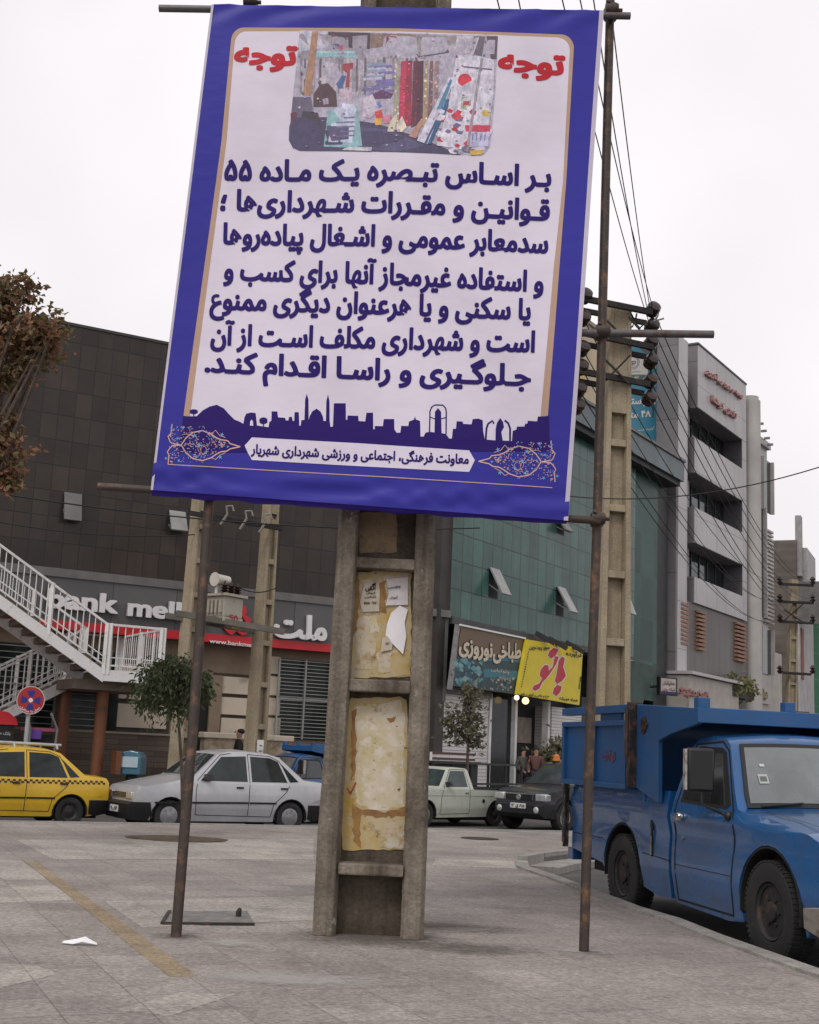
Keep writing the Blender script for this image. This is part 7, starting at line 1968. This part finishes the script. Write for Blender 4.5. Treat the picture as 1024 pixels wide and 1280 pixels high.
LO = [leafmat('leaf_grey_olive', (.10, .10, .055), (.17, .16, .10)), leafmat('leaf_pale_olive', (.14, .13, .08), (.22, .20, .14))]
# small weeping tree on the plaza
r = random.Random(21)
b = gnd(229, 1046); t = thing('weeping_tree', 'small weeping dark green tree with thin trunk on the plaza behind the left pole', 'tree', b)
cc = atY(219, 860, b.y)
tips = []
m = MB()
fork = atY(222, 880, b.y)
for k in range(44):
    a = r.uniform(0, 6.283); R_ = r.uniform(.10, .50)
    p = cc + Vector((R_ * math.cos(a), R_ * math.sin(a), .40 - R_ * R_ * .85 + r.uniform(-.06, .08)))
    tips.append(p)
    # a hanging strand of leaves
    e = p + Vector((math.cos(a) * .14, math.sin(a) * .14, -r.uniform(.35, .95) * (1.15 - R_)))
    for j in range(70):
        f = r.random(); q = p.lerp(e, f) + Vector((r.gauss(0, .045), r.gauss(0, .045), r.gauss(0, .04)))
        m.m = 0 if r.random() < .68 else 1; leaf(m, q, .095, r, .4, .06, 1.3)
    for j in range(26):
        q = fork.lerp(p, r.uniform(.45, 1.0)) + Vector((r.gauss(0, .06), r.gauss(0, .06), r.gauss(0, .05)))
        m.m = 0 if r.random() < .6 else 1; leaf(m, q, .08, r, .3, .06, .6)
obj('crown', m, LG, t, fix=False)
limbs(t, b, tips, .028, BARK, r, fork, bend=.05)
# autumn tree at the left edge
r = random.Random(5)
YT = 13.5
base = atY(-150, 1100, YT); base.z = 0
t = thing('autumn_tree', 'plane tree with curling brown autumn leaves reaching in at the left edge', 'tree', base)
def bl(x, y, rx, rz, dy=0): c_ = atY(x, y, YT + dy); k = YT / F; return (c_, (rx * k, max(rx, rz) * k * .8, rz * k), .3 if x < -20 else 1)
blobs = [bl(20, 420, 62, 42), bl(58, 425, 26, 40), bl(6, 370, 22, 36), bl(30, 365, 12, 24), bl(78, 398, 9, 14), bl(-40, 400, 60, 70, .3), bl(6, 565, 34, 40), bl(14, 600, 12, 20), bl(-50, 560, 60, 70, .2), bl(-120, 450, 70, 110), bl(2, 530, 24, 18), bl(4, 470, 40, 14)]
m, cl = crown_mesh(blobs, 6200, .085, r, 420, .065, .55, .3)
for k in range(len(m.mi)):
    if r.random() < .07: m.mi[k] = 2
obj('crown', m, LB, t, fix=False)
fork = base + Vector((.1, 0, 2.3))
limbs(t, base, [Vector(c[0]) for c in r.sample(cl, 34)], .085, BARK, r, fork, bend=.25)
# young tree before the shutter
r = random.Random(9)
u, _ = GR.px(584, 960, 2.5); b = GR.p(u, 0, 2.5)
YY = b.y; t = thing('young_tree', 'slim young tree with sparse olive leaves in front of the white shutter', 'tree', b)
def bl2(x, y, rx, rz): c_ = atY(x, y, YY); k = YY / F; return (c_, (rx * k, rx * k * .9, rz * k))
blobs = [bl2(590, 880, 11, 24), bl2(566, 900, 14, 14), bl2(578, 915, 24, 14), bl2(594, 908, 10, 20), bl2(596, 930, 8, 5), bl2(562, 888, 7, 5), bl2(587, 862, 7, 8)]
m, cl = crown_mesh(blobs, 850, .14, r, 70, .13, .55)
obj('crown', m, LO, t, fix=False)
limbs(t, b, [c[0] for c in r.sample(cl, 26)], .045, BARK, r, atY(585, 928, YY), bend=.15)
# shrub by the shop door
r = random.Random(13)
u, _ = GR.px(693, 950, 1.2); b = GR.p(u, 0, 1.2); YY = b.y
t = thing('shrub', 'leafy green shrub in a pot beside the shop door under the yellow sign', 'shrub', b)
blobs = [bl2(690, 942, 14, 14), bl2(702, 932, 10, 14), bl2(684, 950, 10, 10), bl2(712, 945, 8, 14)]
m, cl = crown_mesh(blobs, 900, .16, r, 60, .13, .5); obj('foliage', m, LO, t, fix=False)
limbs(t, b + Vector((0, 0, .35)), [c[0] for c in r.sample(cl, 14)], .05, BARK, r, b + Vector((0, 0, .7)), 'stem')
m = MB(); m.lathe([(.22, 0), (.32, .42), (.34, .45), (.28, .42), (.01, .40)], Matrix.Translation(b), 18); obj('pot', m, mat('clay_pot', (.20, .10, .07), .8), t)
r = random.Random(17)
u0, u1 = GR.px(908, 855, .3)[0], GR.px(936, 855, .3)[0]; zc = GR.px(922, 857, .3)[1]
t = thing('window_box', 'planter box of yellowish trailing leaves above the office block entrance', 'planter', GR.p((u0 + u1) / 2, zc - .5, .3))
m = MB(); m.fbox(GR, u0, u1, zc - .55, zc - .1, 0, .55); obj('box', m, mat('planter_dark', (.06, .055, .05), .8), t)
m = MB()
for k in range(520):
    q = GR.p(r.uniform(u0, u1), zc + r.gauss(.0, .22), r.uniform(.1, .7)); m.m = r.randrange(2); leaf(m, q, .26, r, .5, .15, .4)
obj('foliage', m, [leafmat('leaf_yellow', (.20, .17, .07), (.32, .28, .13)), leafmat('leaf_yellow_green', (.12, .13, .05), (.2, .2, .09))], t, fix=False)

# ================================================================ PEOPLE
SKIN = mat('skin', (.36, .20, .14), .55, var=.08)
HAIR = mat('hair_black', (.012, .010, .009), .7, var=.2)
def skinmesh(name, verts, edges, radii, mt, par, sub=1):
    me = bpy.data.meshes.new(name); me.from_pydata([tuple(v) for v in verts], edges, []); me.materials.append(mt)
    o = bpy.data.objects.new(name, me); COL.objects.link(o); o.parent = par; WM[o.name] = ident()
    md = o.modifiers.new('skin', 'SKIN'); md.use_smooth_shade = True
    for i, rr in enumerate(radii):
        sv = me.skin_vertices[0].data[i]; sv.radius = rr if isinstance(rr, tuple) else (rr, rr); sv.use_root = (i == 0)
    sb = o.modifiers.new('subdivision', 'SUBSURF'); sb.levels = sub; sb.render_levels = sub
    return o
def person(label, p, rz, coat, trouser, h=1.72, arm=.25, group=None, bald=False):
    t = thing('person', label, 'person', p, rz, group); k = h / 1.72
    def S(l): return [Vector(v) * k for v in l]
    body = S([(0, 0, .95), (0, 0, 1.15), (0, 0, 1.36), (0, 0, 1.46), (0, .01, 1.56), (0, 0, 1.66),
              (0, .11, .90), (.02, .12, .48), (-.01, .12, .08), (.14, .12, .03), (0, -.11, .90), (.05, -.12, .48), (.03, -.12, .08), (.18, -.12, .03),
              (0, .19, 1.40), (-.02, .24, 1.13), (.10, .23, .90), (.15, .22, .82), (0, -.19, 1.40), (-.02, -.24, 1.13), (.10 + arm, -.20, .98), (.18 + arm, -.18, .95)])
    ed = [(0, 1), (1, 2), (2, 3), (3, 4), (4, 5), (0, 6), (6, 7), (7, 8), (8, 9), (0, 10), (10, 11), (11, 12), (12, 13), (2, 14), (14, 15), (15, 16), (16, 17), (2, 18), (18, 19), (19, 20), (20, 21)]
    rd = [(.13, .11), (.13, .10), (.15, .10), .055, (.085, .075), (.09, .08), .085, .06, .04, .045, .085, .06, .04, .045, .055, .045, .035, .04, .055, .045, .035, .04]
    rd = [tuple(x * k for x in q) if isinstance(q, tuple) else q * k for q in rd]
    cov = {0, 1, 2, 14, 15, 16, 18, 19, 20, 6, 7, 8, 10, 11, 12}
    thin = lambda q: tuple(x * .62 for x in q) if isinstance(q, tuple) else q * .62
    skinmesh('body', body, ed, [thin(q) if i in cov else q for i, q in enumerate(rd)], SKIN, t, 2)
    grow_ = lambda q, d: tuple(x + d for x in q) if isinstance(q, tuple) else q + d
    idx = [0, 1, 2, 3, 14, 15, 16, 18, 19, 20]
    mp = {v: i for i, v in enumerate(idx)}
    skinmesh('jacket', [body[i] for i in idx], [(mp[a], mp[b]) for a, b in ed if a in mp and b in mp], [grow_(rd[i], .022) for i in idx], coat, t, 2)
    idx = [0, 6, 7, 8, 10, 11, 12]; mp = {v: i for i, v in enumerate(idx)}
    skinmesh('trousers', [body[i] for i in idx], [(mp[a], mp[b]) for a, b in ed if a in mp and b in mp], [grow_(rd[i], .018) for i in idx], trouser, t, 2)
    m = MB(); hd = Vector((0, 0, 1.63)) * k
    m.ball(hd + Vector((-.035, 0, .045 if not bald else .01)), (.098 * k, .098 * k, (.10 if not bald else .07) * k), 16); obj('hair', m, HAIR, t, world=False, smooth=60)
    m = MB(); m.ball(hd + Vector((.105, 0, -.01)), (.02, .016, .026), 8)
    for s_ in (1, -1): m.ball(hd + Vector((.086, s_ * .036, .018)), (.012, .014, .009), 6)
    obj('face_features', m, mat('face_feature', (.22, .12, .09), .6), t, world=False)
    return t
CO1, CO2, CO3 = mat('coat_black', (.014, .014, .017), .8), mat('coat_grey', (.07, .07, .065), .8), mat('coat_red_brown', (.10, .045, .04), .8)
TR1 = mat('trousers_dark', (.02, .022, .03), .8)
u, _ = BK.px(298, 940, 1.4); person('balding man in a black coat walking past the bank entrance', BK.p(u, 0, 1.4), math.radians(190), CO1, TR1, 1.68, bald=True)
u, _ = GR.px(654, 955, .5); person('person in a grey coat standing in the lit shop doorway', BK.p(0, 0) * 0 + GR.p(u, 0, .5), math.radians(-60), CO2, TR1, 1.55)
u, _ = GR.px(670, 955, .9); person('person in a reddish brown jacket right in the shop doorway behind the black pickup', GR.p(u, 0, .9), math.radians(-100), CO3, TR1, 1.60)
